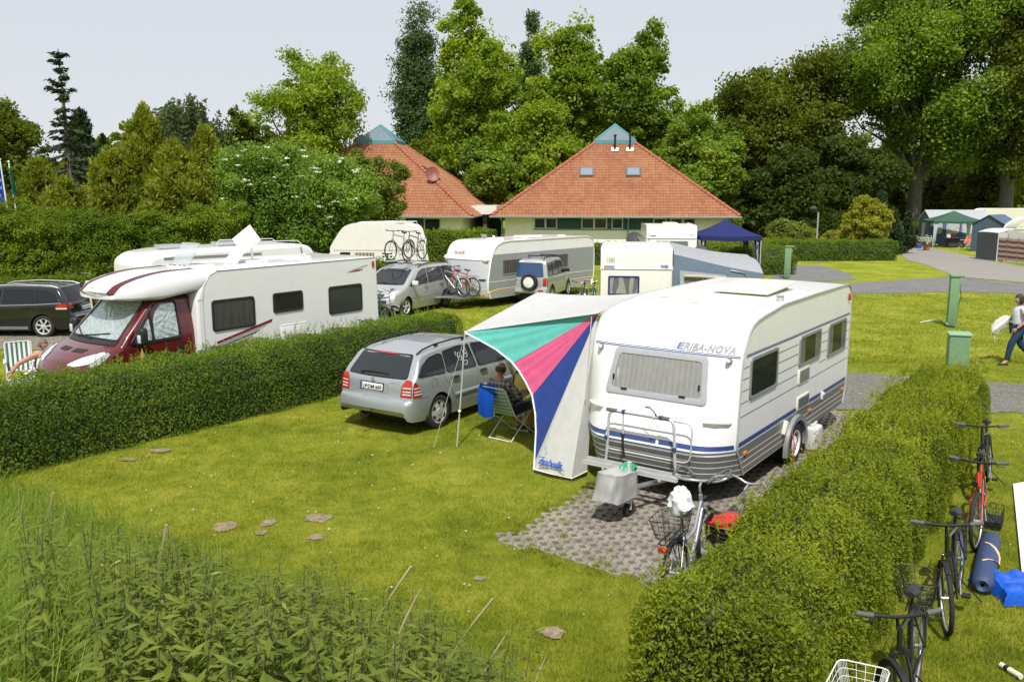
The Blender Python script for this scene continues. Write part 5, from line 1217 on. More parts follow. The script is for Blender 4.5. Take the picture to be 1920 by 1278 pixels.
def sb2(y, z): return (.035+(z-2.0)*.07, y, z)
mb = MB(); mb.text('100', .19, lambda x, y: sb2(.92-x, 2.10+y), 0, 0, .0, space=.9); mb.text('T', .09, lambda x, y: sb2(-.48-x, 1.94+y), 0); mb.text('rek', .06, lambda x, y: sb2(-.56-x, 1.95+y), 0); mb.build('lettering', M_text_grey, sm, smooth=0, recalc=False)
mb = MB(); mb.text('Wilk', .12, lambda x, y: sb2(-.72-x, 1.93+y), 0, .2, .004); mb.build('blue_lettering', M_text_blue, sm, smooth=0, recalc=False)
mb = MB()
for i in range(6): mb.add([sb2(.98-.055*(i+a), z) for a, z in ((0, 1.92), (1, 1.92), (1, 1.975), (0, 1.975))], [(0, 1, 2, 3)], i)
for v in range(len(mb.v)): mb.v[v] = (mb.v[v][0]-.004,)+mb.v[v][1:]
mb.build('colour_bar', [pm('bar%d' % i, c, .5) for i, c in enumerate(((.55, .16, .10), (.50, .20, .18), (.30, .22, .35), (.12, .25, .55), (.10, .30, .62), (.15, .40, .65)))], sm, smooth=0, recalc=False)
mb = MB(); mb.rbox((1.3, .05, 2.54), (.6, .55, .10), .03); mb.rbox((.7, -.6, 2.53), (.5, .5, .06), .02); mb.lathe([(.04, 0), (.04, .12), (.07, .12), (.07, .15), (.001, .16)], (.9, -.75, 2.5), 'Z', 10); mb.build('roof_hatch', M_white, sm)
for sg in (-1, 1): wheel(sm, (2.1, sg*(CW/2-.12), .31), .31, .18, .2, 8, style='steel', side=sg)
t = thing('awning', 'grey caravan awning with blue wall and rolled-up window beside the small white caravan', 'awning', (SP[0], SP[1], 0), az=SAZ)
M_awroof = cloth('awning_roof_grey', (.36, .375, .39), bscale=4., bump=.6); M_awwall = cloth('awning_wall_blue', (.19, .26, .34), bscale=5., bump=.5)
R0, R1 = CW/2+.02, CW/2+2.65
def aroof(u_, v_):
    y = -(R0+(R1-R0)*v_); x = .15+(CL-.6)*u_; fx = -.25*v_*(1-u_)
    return (x+fx, y, 2.48-.40*v_**1.4-.10*math.sin(PI*v_)+.015*math.sin(9*u_+4*v_)-(.28*(1-u_)**5)*(.6+.4*v_))
mb = MB(); mb.grid(aroof, 24, 24); mb.build('roof', M_awroof, t, smooth=180, recalc=False)
top = [aroof(0, v) for v in np.linspace(0, 1, 13)]
mb = MB(); mb.loft([[(p[0]-.0+.03*(k), p[1], p[2]*(1-k/4)+.02) for p in top] for k in range(5)], closed=False); mb.build('wall', M_awwall, t, smooth=180, recalc=False)
mb = MB(); e = [aroof(u_, 1) for u_ in np.linspace(0, 1, 10)]; mb.loft([[(p[0], p[1]-.12*k, p[2]*(1-k)+.02) for p in e] for k in (0, .5, 1)], closed=False); mb.build('end_wall', M_awwall, t, smooth=180, recalc=False)
mb = MB(); mb.add([(.06, -(R0+.20), 1.86), (.00, -(R0+1.55), 1.74), (.06, -(R0+1.55), .9), (.10, -(R0+.2), .9)], [(0, 1, 2, 3)]); 
for k in range(len(mb.v)): mb.v[k] = (mb.v[k][0]-.10,)+mb.v[k][1:]
mb.build('window_surround', cloth('surround_pale', (.45, .46, .46)), t, smooth=0, recalc=False)
mb = MB(); mb.add([(-.055, -(R0+.35), 1.66), (-.105, -(R0+1.40), 1.60), (-.06, -(R0+1.40), .95), (-.025, -(R0+.35), .95)], [(0, 1, 2, 3)]); mb.build('window_pane', pm('foil_window', (.20, .18, .16), .25, var=.3, scale=5), t, smooth=0, recalc=False)
mb = MB(); mb.tube([(-.09, -(R0+.33), 1.70), (-.13, -(R0+.8), 1.695), (-.14, -(R0+1.42), 1.66)], .045, 8); mb.tube([(-.09, -(R0+.88), 1.68), (-.06, -(R0+.88), .95)], .018, 5); mb.build('rolled_blind', cloth('blind_beige', (.50, .46, .38)), t)
mb = MB(); mb.tube([(-.03, -(R0+1.7), 1.88), (-.06, -(R0+2.1), 1.80), (-.04, -(R0+2.3), 1.4), (-.02, -(R0+2.35), .2)], .014, 5); mb.tube([aroof(0, 1), (-.1, -(R1+.05), 0)], .014, 6); mb.build('pole', M_steel, t)
# ------------------------------------------------------------------ white caravan with two satellite dishes
q = px(1260, 425, 2.55); TP = (q[0], q[1])
c3 = thing('caravan', 'white caravan with wide rear window standing next to the dark blue gazebo', 'caravan', (TP[0], TP[1], 0), az=5)
TW = 2.38; T_OUT = rpoly([(.10, .42), (.0, 1.2), (.05, 2.02), (.10, 2.42), (.25, 2.56), (4.2, 2.56), (4.6, 2.2), (4.7, .9), (4.5, .42)], .08, 3)
mb = MB(); slab(mb, T_OUT, -TW/2, TW/2, .06); mb.build('body', M_white, c3, smooth=35)
window(c3, lambda a, b, o: (.02+(b-1.2)*.04-o, -a, b), rrect(.02, 1.60, 1.55, .55, .06), None, .05, None, pane=M_acrylic_dark)
mb = MB(); mb.rbox((.9, .1, 2.60), (.8, .6, .10), .03); mb.rbox((2.2, -.1, 2.62), (1.2, .7, .12), .05); mb.cyl((.5, 1.0, 2.55), (.5, 1.0, 2.66), .04); mb.build('roof_hatch', M_white, c3)
mb = MB(); mb.tube([(.03, -TW/2+.03, 1.98), (.03, TW/2-.03, 1.98)], .014, 5); mb.build('trim', M_steel, c3)
mb = MB(); mb.text('HOBBY', .10, lambda x, y: (.045+(y)*.08, 1.05-x, 2.08+y), 0, .2, .003); mb.text('460', .12, lambda x, y: (.05+y*.08, -.85-x, 2.12+y), 1, 0, .0); mb.build('lettering', [M_text_blue, M_text_grey], c3, smooth=0, recalc=False)
for sg in (-1, 1): wheel(c3, (2.3, sg*(TW/2-.12), .31), .31, .18, .2, 8, style='steel', side=sg)
def dish(label, x, y, z0, r, az, mat, base=True, tilt=30):
    t = thing('satellite_dish', label, 'satellite dish', (x, y, 0), az=az, )
    T = Matrix.Rotation(R(-tilt), 3, 'Y'); mb = MB(); c = Vector((0, 0, z0))
    rings = [[tuple(c+T @ Vector((-.18*r*(1-k*k), r*k*math.cos(2*PI*j/20), r*k*1.06*math.sin(2*PI*j/20)))) for j in range(20)] for k in (.02, .4, .7, .9, 1.0)]
    rings.append([tuple(Vector(p)+T @ Vector((-.012, 0, 0))) for p in rings[-1]]); mb.loft(rings); mb.build('reflector', mat, t, smooth=60)
    mb = MB(); mb.tube([tuple(c+T @ Vector((-.05, 0, -r))), tuple(c+T @ Vector((r*.9, 0, -.1*r)))], .012, 5); mb.ball(tuple(c+T @ Vector((r*.9, 0, -.1*r))), .04, 5); mb.build('feed_arm', M_steel, t)
    if base:
        mb = MB(); mb.tube([(-.12, 0, 0), (-.12, 0, z0)], .02, 6)
        for k in range(3): mb.tube([(-.12, 0, .45), (-.12+.45*math.cos(2.1*k), .45*math.sin(2.1*k), 0)], .012, 5)
        mb.build('tripod', M_steel, t)
    return t
M_dish = pm('dish_dark', (.05, .05, .055), .5)
dish('large dark satellite dish on a tripod left of the caravan by the gazebo', pxd(1192, 39.5), 39.5, 1.98, .45, 170, M_dish); dish('smaller tilted satellite dish right beside the caravan with wide rear window', pxd(1206, 39.5), 39.7, 1.9, .36, 120, M_dish)
dish('dark satellite dish low between the caravan and the blue gazebo', pxd(1315, 39.5), 39.5, 1.45, .36, 190, M_dish)
# ------------------------------------------------------------------ dark blue gazebo
def gazebo(name, label, x, y, az, w, zt, zp, mat, legs, curtains=None, valance=.22, d=None):
    d = d or w; t = thing(name, label, 'gazebo', (x, y, 0), az=az); h, k = w/2, d/2
    mb = MB(); n = 10
    for q in range(4):
        a = R(90*q); ca, sa = math.cos(a), math.sin(a)
        def f(u_, v_):
            X, Y = 1-v_, (1-v_)*(2*u_-1); z = zt+(zp-zt)*v_**1.05-.06*math.sin(PI*v_)*1.0-.05*(1-abs(2*u_-1))*(1-v_)
            X, Y = X*ca-Y*sa, X*sa+Y*ca; return (X*k, Y*h, z)
        mb.grid(f, 10, n)
        def g(u_, v_):
            X, Y = 1, 2*u_-1; X, Y = X*ca-Y*sa, X*sa+Y*ca
            return (X*k*1.004, Y*h*1.004, zt-.05*(1-abs(2*u_-1))-valance*v_)
        mb.grid(g, 10, 2)
    mb.build('canopy', mat, t, smooth=40)
    for sx in (-1, 1):
        for sy in (-1, 1):
            mb = MB(); mb.tube([(sx*k*.98, sy*h*.98, 0), (sx*k*.98, sy*h*.98, zt-.03)], .022, 6); lg = mb.build('leg', legs, t)
            if curtains:
                for c, (o0, o1, mt) in enumerate(curtains):
                    mb = MB(); mb.grid(lambda u_, v_: (sx*(k*.97), sy*(h*.97)-sy*(o0+(o1-o0)*u_)*(1-.65*v_)*1.0+.03*math.sin(14*u_), zt-.06-(zt-.25)*v_), 6, 8); mb.build('side_curtain', mt, lg, smooth=180, recalc=False)
    return t
M_gnavy = cloth('gazebo_navy', (.022, .03, .125), var=.1); M_striped_w = cloth('curtain_white', (.62, .63, .66)); M_striped_b = cloth('curtain_navy', (.02, .03, .13))
gx_, gy_ = pxd(1363, 43.), 43.3
gazebo('gazebo', 'dark blue pointed gazebo with striped corner curtains', gx_, gy_, 4, 2.95, 2.10, 2.85, M_gnavy, M_alu, [(0, .10, M_striped_b), (.10, .20, M_striped_w), (.20, .30, M_striped_b)])
# ------------------------------------------------------------------ white high-roof van with roof rack
VX, VY = pxd(622, 38), 38.
vn = thing('van', 'old white high-roof camper van with animal-face sticker and roof rack', 'van', (VX, VY, 0), rz=0.)
V_OUT = [(.15, .40), (.0, .9), (.28, 1.62), (.10, 1.66), (.40, 2.15), (.62, 2.52), (.9, 2.64), (2.6, 2.68), (3.5, 2.60), (3.72, 2.2), (3.90, 1.6), (3.95, .8), (3.85, .4)]
mb = MB(); slab(mb, rpoly([(.0, .42), (-.35, .75), (-.3, 1.0), (.06, 1.66), (3.86, 1.66), (3.98, .9), (3.9, .42)], .08, 4), 0, 1.95, .09); mb.build('body', M_offwhite, vn, smooth=35)
mb = MB(); slab(mb, rpoly([(.02, 1.665), (.34, 2.18), (.62, 2.56), (.95, 2.68), (2.5, 2.72), (3.3, 2.60), (3.62, 2.56), (3.86, 1.665)], .14, 5), .02, 1.93, .16); mb.build('high_roof', M_offwhite, vn, smooth=40)
def vside(s, z, o=0.): return (s, -o, z)
window(vn, vside, rpoly([(.22, 1.12), (.80, 1.12), (.80, 1.58), (.36, 1.58)], .05), M_black, .03, None, pane=M_acrylic_dark, raise_=.012); window(vn, vside, rrect(1.42, 1.34, .92, .50, .04), M_offwhite, .03, pm('curtain_pink', (.46, .36, .30), .9), waves=6, raise_=.012)
mb = MB(); mb.tube([(.08, -.004, 1.665), (3.84, -.004, 1.665)], .012, 5); mb.build('gutter', M_greyframe, vn)
# the sticker: a mask-like animal face in black on white
FOX = [(0, -.5), (.09, -.38), (.10, -.12), (.30, -.02), (.62, -.16), (.70, .10), (.44, .10), (.22, .16), (.62, .30), (.66, .52), (.42, .40), (.20, .34), (.10, .44)]
FOX = [[(-.68, .52), (-.40, .40), (-.12, .42), (-.10, .30), (-.62, .27)], [(.68, .52), (.40, .40), (.12, .42), (.10, .30), (.62, .27)], [(-.70, .10), (-.40, .12), (-.30, .02), (-.55, -.14)], [(.70, .10), (.40, .12), (.30, .02), (.55, -.14)], [(-.22, .20), (.22, .20), (.10, .02), (.08, -.38), (0, -.52), (-.08, -.38), (-.10, .02)], [(-.14, .42), (.14, .42), (.1, .20), (-.1, .20)]]
mb = MB()
mb.prism([(2.42+.33*math.cos(2*PI*i/16)*.95, 1.38+.26*math.sin(2*PI*i/16)) for i in range(16)], vside, .003, .005, 0)
for P in FOX: mb.prism([(2.42+a*.34, 1.38+b*.38) for a, b in P], vside, .006, .009, 1)
mb.build('sticker', [M_white, M_text_black], vn)
mb = MB()
for y in (.25, 1.7): mb.tube([(1.9, y, 2.72), (2.0, y, 2.86), (3.55, y, 2.86), (3.62, y, 2.60)], .016, 5); mb.tube([(2.05, y, 2.74), (3.5, y, 2.70)], .012, 5)
for i in range(5): x = 2.05+.36*i; mb.tube([(x, .25, 2.86), (x, 1.7, 2.86)], .012, 5); mb.tube([(x, .25, 2.72), (x, .25, 2.86)], .010, 5)
mb.build('roof_rack', M_white, vn); mb = MB(); mb.box((2.7, .7, 2.80), (.9, .5, .04), rz=.1); o = mb.build('board', M_wood); o.location = (VX, VY, 0); tag(o, 'wooden board lying on the roof rack of the old white van', 'board')
for sx in (.75, 3.1):
    for y in (.12, 1.83): wheel(vn, (sx, y, .32), .32, .19, .2, 8, style='steel', side=-1 if y < 1 else 1)
mb = MB(); mb.rbox((-.25, -.1, 1.15), (.10, .14, .22), .03); mb.build('wing_mirror', M_black, vn)
# ------------------------------------------------------------------ right-hand corner of the site: green gazebo, tents, windbreak
M_ggreen = cloth('gazebo_green', (.055, .12, .085), var=.1)
gazebo('gazebo', 'green garden gazebo with pale corner curtains by the road', pxd(1800, 66), 67, 12, 3.6, 2.02, 2.75, M_ggreen, M_alu, [(0, .32, cloth('curtain_pale', (.52, .55, .55)))], valance=.16)
def wagon(name, label, x, y, az, L, W, mat, zt=2.6, rnd=.5):
    t = thing(name, label, 'caravan', (x, y, 0), az=az)
    mb = MB(); slab(mb, rpoly([(0.15, .45), (0, 1.0), (.05, zt-.5), (rnd, zt), (L-rnd, zt), (L-.05, zt-.5), (L, 1.), (L-.15, .45)], .35, 6), -W/2, W/2, .10); mb.build('body', mat, t, smooth=40)
    mb = MB(); mb.rbox((L*.45, 0, zt+.05), (.8, .6, .12), .04); mb.build('roof_hatch', M_cream, t)
    window(t, lambda a, b, o: (a, -W/2-o, b), rrect(L*.3, 1.55, 1., .55, .06), None, .05, M_curtain, waves=6); window(t, lambda a, b, o: (a, -W/2-o, b), rrect(L*.72, 1.55, 1., .55, .06), None, .05, M_curtain, waves=6)
    for sg in (-1, 1): wheel(t, (L*.5, sg*(W/2-.12), .31), .31, .18, .2, 8, style='steel', side=sg)
    mb = MB(); mb.tube([(.1, -W/2-.004, 1.95), (L-.1, -W/2-.004, 1.95)], .012, 5); mb.build('trim', M_steel, t)
    return t
wagon('caravan', 'cream rounded caravan behind the green gazebo', pxd(1828, 71), 71, 95, 5.2, 2.3, pm('cream_caravan', (.70, .66, .55), .4, coat=.3, dirt=.12), 2.75)
wagon('caravan', 'cream caravan cut off by the right picture edge beside the striped windbreak', pxd(1895, 58), 58, 100, 4.5, 2.2, MATS['cream_caravan'], 2.45, .9)
def ridge_tent(label, x, y, az, L, W, ze, zp, wall, roof, wins=None):
    t = thing('tent', label, 'tent', (x, y, 0), az=az)
    mb = MB(); mb.add([(0, -W/2-.15, ze-.05), (L, -W/2-.15, ze-.05), (L, 0, zp), (0, 0, zp), (0, W/2+.15, ze-.05), (L, W/2+.15, ze-.05)], [(0, 1, 2, 3), (3, 2, 5, 4)]); mb.build('roof', roof, t, smooth=0, recalc=False)
    mb = MB(); mb.add([(.1, -W/2, 0), (L-.1, -W/2, 0), (L-.1, -W/2, ze), (.1, -W/2, ze), (.1, W/2, 0), (L-.1, W/2, 0), (L-.1, W/2, ze), (.1, W/2, ze), (.1, 0, zp-.04), (L-.1, 0, zp-.04)], [(0, 1, 2, 3), (5, 4, 7, 6), (4, 0, 3, 8, 7), (1, 5, 6, 9, 2)]); w_ = mb.build('wall', wall, t, smooth=0)
    for s0, s1 in (wins or []):
        mb = MB(); mb.patch(lambda a, b: (a, -W/2-.02, b), rpoly([(s0, .9), (s1, .9), (s1, 1.75), (s0, 1.75)], .2), 2); mb.build('window', pm('tent_window', (.50, .52, .54), .3, var=.3, scale=6), w_, recalc=False)
    return t
M_twall = cloth('tent_wall_blue', (.13, .17, .30)); M_troof = cloth('tent_roof_grey', (.42, .45, .47)); M_tgreen = cloth('tent_blue_green', (.09, .13, .17))
ridge_tent('blue caravan awning with white windows behind the green gazebo', pxd(1738, 70), 70.5, 94, 4.6, 2.4, 2.0, 2.75, M_twall, M_troof, [(.3, 1.0), (1.3, 2.3), (2.5, 3.4), (3.5, 4.3)])
ridge_tent('small dark blue house tent with striped gable at the right edge', pxd(1868, 60), 61, 50, 2.6, 2.2, 1.9, 2.6, M_tgreen, cloth('tent_roof_blue', (.10, .16, .24)), [(.4, 1.1), (1.4, 2.1)])
# toilet tent (grey front, white canvas)
q0, q1 = px(1829, 486), px(1867, 490); t = thing('utility_tent', 'upright utility tent with dark grey front and white curved roof', 'tent', (q0[0], q0[1], 0), rz=math.atan2(q1[1]-q0[1], q1[0]-q0[0]))
w_ = math.dist(q0, q1); hh = 1.72
mb = MB(); mb.grid(lambda u_, v_: (w_*u_, -.01, .08+(hh-.1)*v_), 4, 6); mb.build('front', cloth('tent_dark_grey', (.085, .09, .10)), t, smooth=0, recalc=False)
mb = MB(); mb.add([(w_, 0, 0), (w_+.42, .25, 0), (w_+.42, .25, hh+.05), (w_, 0, hh)], [(0, 1, 2, 3)]); mb.grid(lambda u_, v_: (u_*(w_+.05+.4*v_), -.01+2.0*v_, hh+.22*math.sin(PI*v_*.9)+.03*math.sin(PI*u_)), 8, 8); mb.grid(lambda u_, v_: (w_+.42+1.7*u_, .25+.6*u_, .0+(hh+.22-.45*u_*u_)*v_), 8, 3); mb.build('canvas', cloth('tent_white', (.62, .62, .58)), t, smooth=60, recalc=False)
# striped windbreak
W0, W1 = px(1868, 490), px(2010, 506)
dx, dy = (W1[0]-W0[0])/7, (W1[1]-W0[1])/7
t = thing('windbreak', 'brown and cream striped windbreak along the road at the right edge', 'windbreak', (W0[0], W0[1], 0))
mb = MB(); z_ = [.12]; cols = []
for k in range(9): mb.grid(lambda u_, v_: (dx*7*u_, dy*7*u_+.05*math.sin(PI*7*u_), .12+(1.36-.06*abs(math.sin(7*PI*u_)))*(k+v_)/9), 28, 1, k % 2)
mb.build('cloth', [cloth('stripe_cream', (.44, .38, .33), bump=.2), cloth('stripe_brown', (.20, .075, .065), bump=.2)], t, smooth=60, recalc=False)
for k in range(8):
    mb = MB(); mb.tube([(dx*k, dy*k, 0), (dx*k, dy*k, 1.72 if k % 2 else 1.5)], .018, 6); mb.build('pole', M_wood, t)
# dome tent far away
q = (pxd(1398, 84), 84.)
t = thing('dome_tent', 'small red and white dome tent far behind the blue gazebo', 'tent', (*q, 0)); 
for k, mt in enumerate((cloth('dome_red', (.45, .06, .04)), cloth('dome_white', (.6, .6, .6)), MATS['dome_red'])):
    mb = MB(); mb.grid(lambda u_, v_: (1.5*math.cos(PI*u_)*math.cos(PI/2*v_), 1.3*math.sin(PI*(k/3+v_*0)+0)*0+1.3*math.sin(PI*u_)*math.cos(PI/2*v_)*(-1), 1.35*math.sin(PI/2*v_)), 6, 6, u=(k/3, (k+1)/3)); mb.build('panel', mt, t, smooth=180)
# ------------------------------------------------------------------ two tiled pavilion houses
m, nt, b = nodes('roof_tile'); L = nt.links
at = N(nt, 'ShaderNodeAttribute', attribute_name='rnd'); tc = N(nt, 'ShaderNodeTexCoord'); n1 = N(nt, 'ShaderNodeTexNoise', Scale=.5, Detail=6., Roughness=.7); L.new(tc.outputs['Object'], n1.inputs['Vector'])
ad = N(nt, 'ShaderNodeMath', operation='MULTIPLY_ADD'); ad.inputs[1].default_value = .28; L.new(at.outputs['Fac'], ad.inputs[0]); L.new(n1.outputs['Fac'], ad.inputs[2])
rp = N(nt, 'ShaderNodeValToRGB'); e = rp.color_ramp.elements; e[0].position = .3; e[0].color = (.235, .080, .045, 1); e[1].position = 1.; e[1].color = (.385, .182, .092, 1); k = e.new(.62); k.color = (.305, .128, .056, 1)
L.new(ad.outputs[0], rp.inputs['Fac']); L.new(rp.outputs['Color'], b.inputs['Base Color']); b.inputs['Roughness'].default_value = .75
M_tile = m
M_wall = pm('white_render', (.84, .83, .80), .9, var=.04, dirt=.12, bump=.2, bscale=60); M_teal = pm('teal_boards', (.012, .075, .085), .6, var=.15); M_tealframe = pm('teal_frame', (.09, .27, .30), .4)
M_winframe = pm('white_frame', (.62, .63, .62), .5); M_winglass = glassmat('house_glass', (.03, .04, .05), 0, .06); M_lantern = glassmat('lantern_glass', (.16, .20, .22), 0, .08); M_zinc = pm('zinc', (.30, .31, .31), .45, metal=.5)
def tiled_face(A, B, C, D, tw=.24, rh=.31, lift=.035):
    """tiles between eave A-B and top D-C; returns verts, faces, per-face random"""
    A, B, C, D = map(Vector, (A, B, C, D)); n = (B-A).cross(D-A).normalized(); ex = (B-A).normalized(); eu = n.cross(ex); Ls = (D-A).dot(eu); rows = int(Ls/rh); mb = MB(); rn = []
    def xr(t): l = A.lerp(D, t); r = B.lerp(C, t); return (l-A).dot(ex), (r-A).dot(ex)
    for r in range(rows):
        t0, t1 = r/rows, min(1, (r+1.08)/rows); l0, r0 = xr(t0); l1, r1 = xr(t1); i0, i1 = int(math.floor(l0/tw)), int(math.ceil(r0/tw)); base = len(mb.v); k = 0
        for i in range(i0, i1):
            for q in range(4):
                x = (i+q/4+(.0))*tw; xa = min(max(x, l0), r0); xb = min(max(x, l1), r1); w = .030*math.sin(2*PI*q/4+.4)+(.012 if q == 1 else 0)
                p = A+ex*xa+eu*(Ls*t0)+n*(lift+w); s_ = A+ex*xb+eu*(Ls*t1)+n*(.004+w); mb.v += [tuple(p), tuple(s_), tuple(p-n*(lift*.9))]; k += 1
        for j in range(k-1):
            a = base+3*j; mb.f += [(a, a+3, a+4, a+1), (a+2, a+5, a+3, a)]; mb.m += [0, 0]; h = random.Random(r*977+j//4).random(); rn += [h, h*.6]
    return mb, rn
def pavilion(label, org, az, front_items, extra=None, a=8.6):
    """org: front-left eave corner; local x along the front, y into the depth"""
    t = thing('house', label, 'house', (*org, 0), rz=-R(az)); ze, zt, h = 2.50, 7.85, 1.5; S = 2*a
    E = [(0, 0, ze), (S, 0, ze), (S, S, ze), (0, S, ze)]; T = [(a-h, a-h, zt), (a+h, a-h, zt), (a+h, a+h, zt), (a-h, a+h, zt)]
    big = MB(); rn = []
    for i in range(4):
        mb, r = tiled_face(E[i], E[(i+1) % 4], T[(i+1) % 4], T[i]); o = len(big.v); big.v += mb.v; big.f += [tuple(q+o for q in f) for f in mb.f]; big.m += mb.m; rn += r
    big.add([tuple(Vector(p)-Vector((0, 0, .03))) for p in E+T], [(0, 1, 5, 4), (1, 2, 6, 5), (2, 3, 7, 6), (3, 0, 4, 7)]); rn += [.4]*4
    ro = big.build('roof', M_tile, t, smooth=50, recalc=False); at = ro.data.attributes.new('rnd', 'FLOAT', 'FACE'); at.data.foreach_set('value', np.asarray(rn[:len(ro.data.polygons)]+[.5]*max(0, len(ro.data.polygons)-len(rn)), np.float32))
    for i in range(4):
        mb = MB(); p, q = Vector(E[i]), Vector(T[i]); n = 30
        for k in range(n):
            c0, c1 = p.lerp(q, k/n), p.lerp(q, (k+1.1)/n); mb.tube([tuple(c0+Vector((0, 0, .05))), tuple(c1+Vector((0, 0, .03)))], [.13, .105], 7)
        mb.build('hip_tile', pm('hip_terracotta', (.36, .12, .07), .8, var=.25, scale=3.), ro)
    mb = MB(); P = [(-.06, -.06), (S+.06, -.06), (S+.06, S+.06), (-.06, S+.06)]; mb.tube([(x, y, ze-.05) for x, y in P], .075, 8, closed=True)
    for x in (S*.56, .7): mb.tube([(x, -.05, ze-.1), (x, .75, ze-.45), (x, .76, 0)], .05, 8)
    mb.build('gutter', M_zinc, ro)
    g = .9; mb = MB(); mb.box((a, a, 1.22), (S-2*g, S-2*g, 2.44)); mb.build('wall', M_wall, t)
    mb = MB(); mb.box((a, a, 2.455), (S-.1, S-.1, .03)); mb.build('soffit', pm('soffit_dark', (.12, .10, .08), .8), t)
    def fw(x, z, o=0.): return (x, g-o, z)
    for kind, x0, x1, z0, z1, n in front_items:
        if kind == 'teal':
            mb = MB(); mb.prism([(x0, z0), (x1, z0), (x1, z1), (x0, z1)], fw, .002, .03)
            for k in range(int((z1-z0)/.13)): mb.box(((x0+x1)/2, g-.033, z0+.13*(k+.5)), (x1-x0, .008, .012))
            mb.build('boarding', M_teal, t)
        elif kind == 'win':
            mb = MB(); w = (x1-x0)/n
            for k in range(n):
                xa, xb = x0+w*k, x0+w*(k+1)
                for c, d in (((xa+xb)/2, 1), ): 
                    mb.box((xa+.03, g-.05, (z0+z1)/2), (.06, .06, z1-z0)); mb.box((xb-.031, g-.052, (z0+z1)/2), (.06, .06, z1-z0)); mb.box(((xa+xb)/2, g-.049, z0+.03), (w-.12, .05, .06)); mb.box(((xa+xb)/2, g-.049, z1-.03), (w-.12, .05, .06))
            wo = mb.build('window', M_winframe, t); mb = MB(); mb.add([fw(x0+.05, z0+.05, .030), fw(x1-.05, z0+.05, .030), fw(x1-.05, z1-.05, .030), fw(x0+.05, z1-.05, .030)], [(0, 1, 2, 3)]); mb.build('pane', M_winglass, wo, recalc=False)
        elif kind == 'sill': mb = MB(); mb.box(((x0+x1)/2, g-.06, z0), (x1-x0, .10, .06)); mb.build('sill', pm('teal_sill', (.06, .19, .21), .5), t)
    # glass lantern
    mb = MB(); B = [(a-h-.05, a-h-.05), (a+h+.05, a-h-.05), (a+h+.05, a+h+.05), (a-h-.05, a+h+.05)]; zb, zp = zt+.10, 9.35
    for i in range(4):
        p, q = B[i], B[(i+1) % 4]; mb.box(((p[0]+q[0])/2, (p[1]+q[1])/2, zb-.02), (abs(q[0]-p[0])+.16 if p[1] == q[1] else .16, abs(q[1]-p[1])-.16 if p[0] == q[0] else .16, .26)); mb.tube([(p[0], p[1], zb+.1), (a, a, zp)], .07, 5)
        mm = ((p[0]+q[0])/2, (p[1]+q[1])/2); mb.tube([(mm[0], mm[1], zb+.1), (a, a, zp)], .035, 5)
    ln = mb.build('roof_lantern', M_tealframe, t); mb = MB()
    for i in range(4): p, q = B[i], B[(i+1) % 4]; mb.add([(p[0], p[1], zb+.1), (q[0], q[1], zb+.1), (a, a, zp)], [(0, 1, 2)])
    mb.build('glazing', M_lantern, ln, smooth=0)
    k = (zt-ze)/(a-h)
    def rf(x, d, o=0.): nx = math.hypot(1, k); return (x, d-o*k/nx, ze+k*d+o/nx)     # on the front slope, d into the depth
    if extra: extra(t, ro, rf, a)
    return t
z0_, z1_ = 1.60, 2.36
def X1(p): return (p-920)/27.05
def extra1(t, ro, rf, a):
    d0 = 4.2
    for x in (X1(1098), X1(1190)):
        mb = MB(); mb.prism(rrect(x, 4.05, 1.06, .86, .02, 2), lambda u_, v_, o: rf(u_, v_, o), .05, .14); wo = mb.build('rooflight', pm('rooflight_frame', (.10, .10, .10), .5), ro); mb = MB(); mb.prism(rrect(x, 4.05, .86, .66, .02, 2), rf, .14, .15); mb.build('pane', glassmat('rooflight_glass', (.20, .25, .28), 0, .08), wo)
    for x in (X1(1153), X1(1183.5)):
        mb = MB(); p = rf(x, 6.35, .03); mb.cyl(p, (p[0], p[1], p[2]+1.0), .085, n=10); mb.cyl((p[0], p[1], p[2]+1.0), (p[0], p[1], p[2]+1.12), .12, n=10); mb.prism(rrect(x, 6.35, .55, .35, .05, 2), rf, .05, .08, 1); mb.build('flue', [M_black, M_wall], ro)
items = [('teal', X1(1045.5), X1(1091.5), z0_, z1_, 1), ('teal', X1(1141), X1(1149), z0_, z1_, 1), ('teal', X1(1171), X1(1227), z0_, z1_, 1), ('teal', X1(1253), X1(1259), z0_, z1_, 1), ('win', X1(1001), X1(1045), z0_, z1_, 2), ('win', X1(1092), X1(1140), z0_, z1_, 2), ('win', X1(1149.5), X1(1170.5), z0_, z1_, 1), ('win', X1(1228), X1(1252), z0_, z1_, 1), ('win', X1(1260), X1(1282), z0_, z1_, 1), ('win', X1(1284), X1(1306), z0_, z1_, 1), ('sill', X1(1000), X1(1230), z0_-.05, 0, 1)]
HAZ = 6.5; B1 = (-1.5, 61.5)
house1 = pavilion('white house with red pyramid roof, two rooflights and two black flues', B1, HAZ, items, extra1)
fx, fy = (math.cos(R(HAZ)), -math.sin(R(HAZ))), (math.sin(R(HAZ)), math.cos(R(HAZ)))
B2 = (-2.75-17.2*fx[0], 60.2-17.2*fx[1])
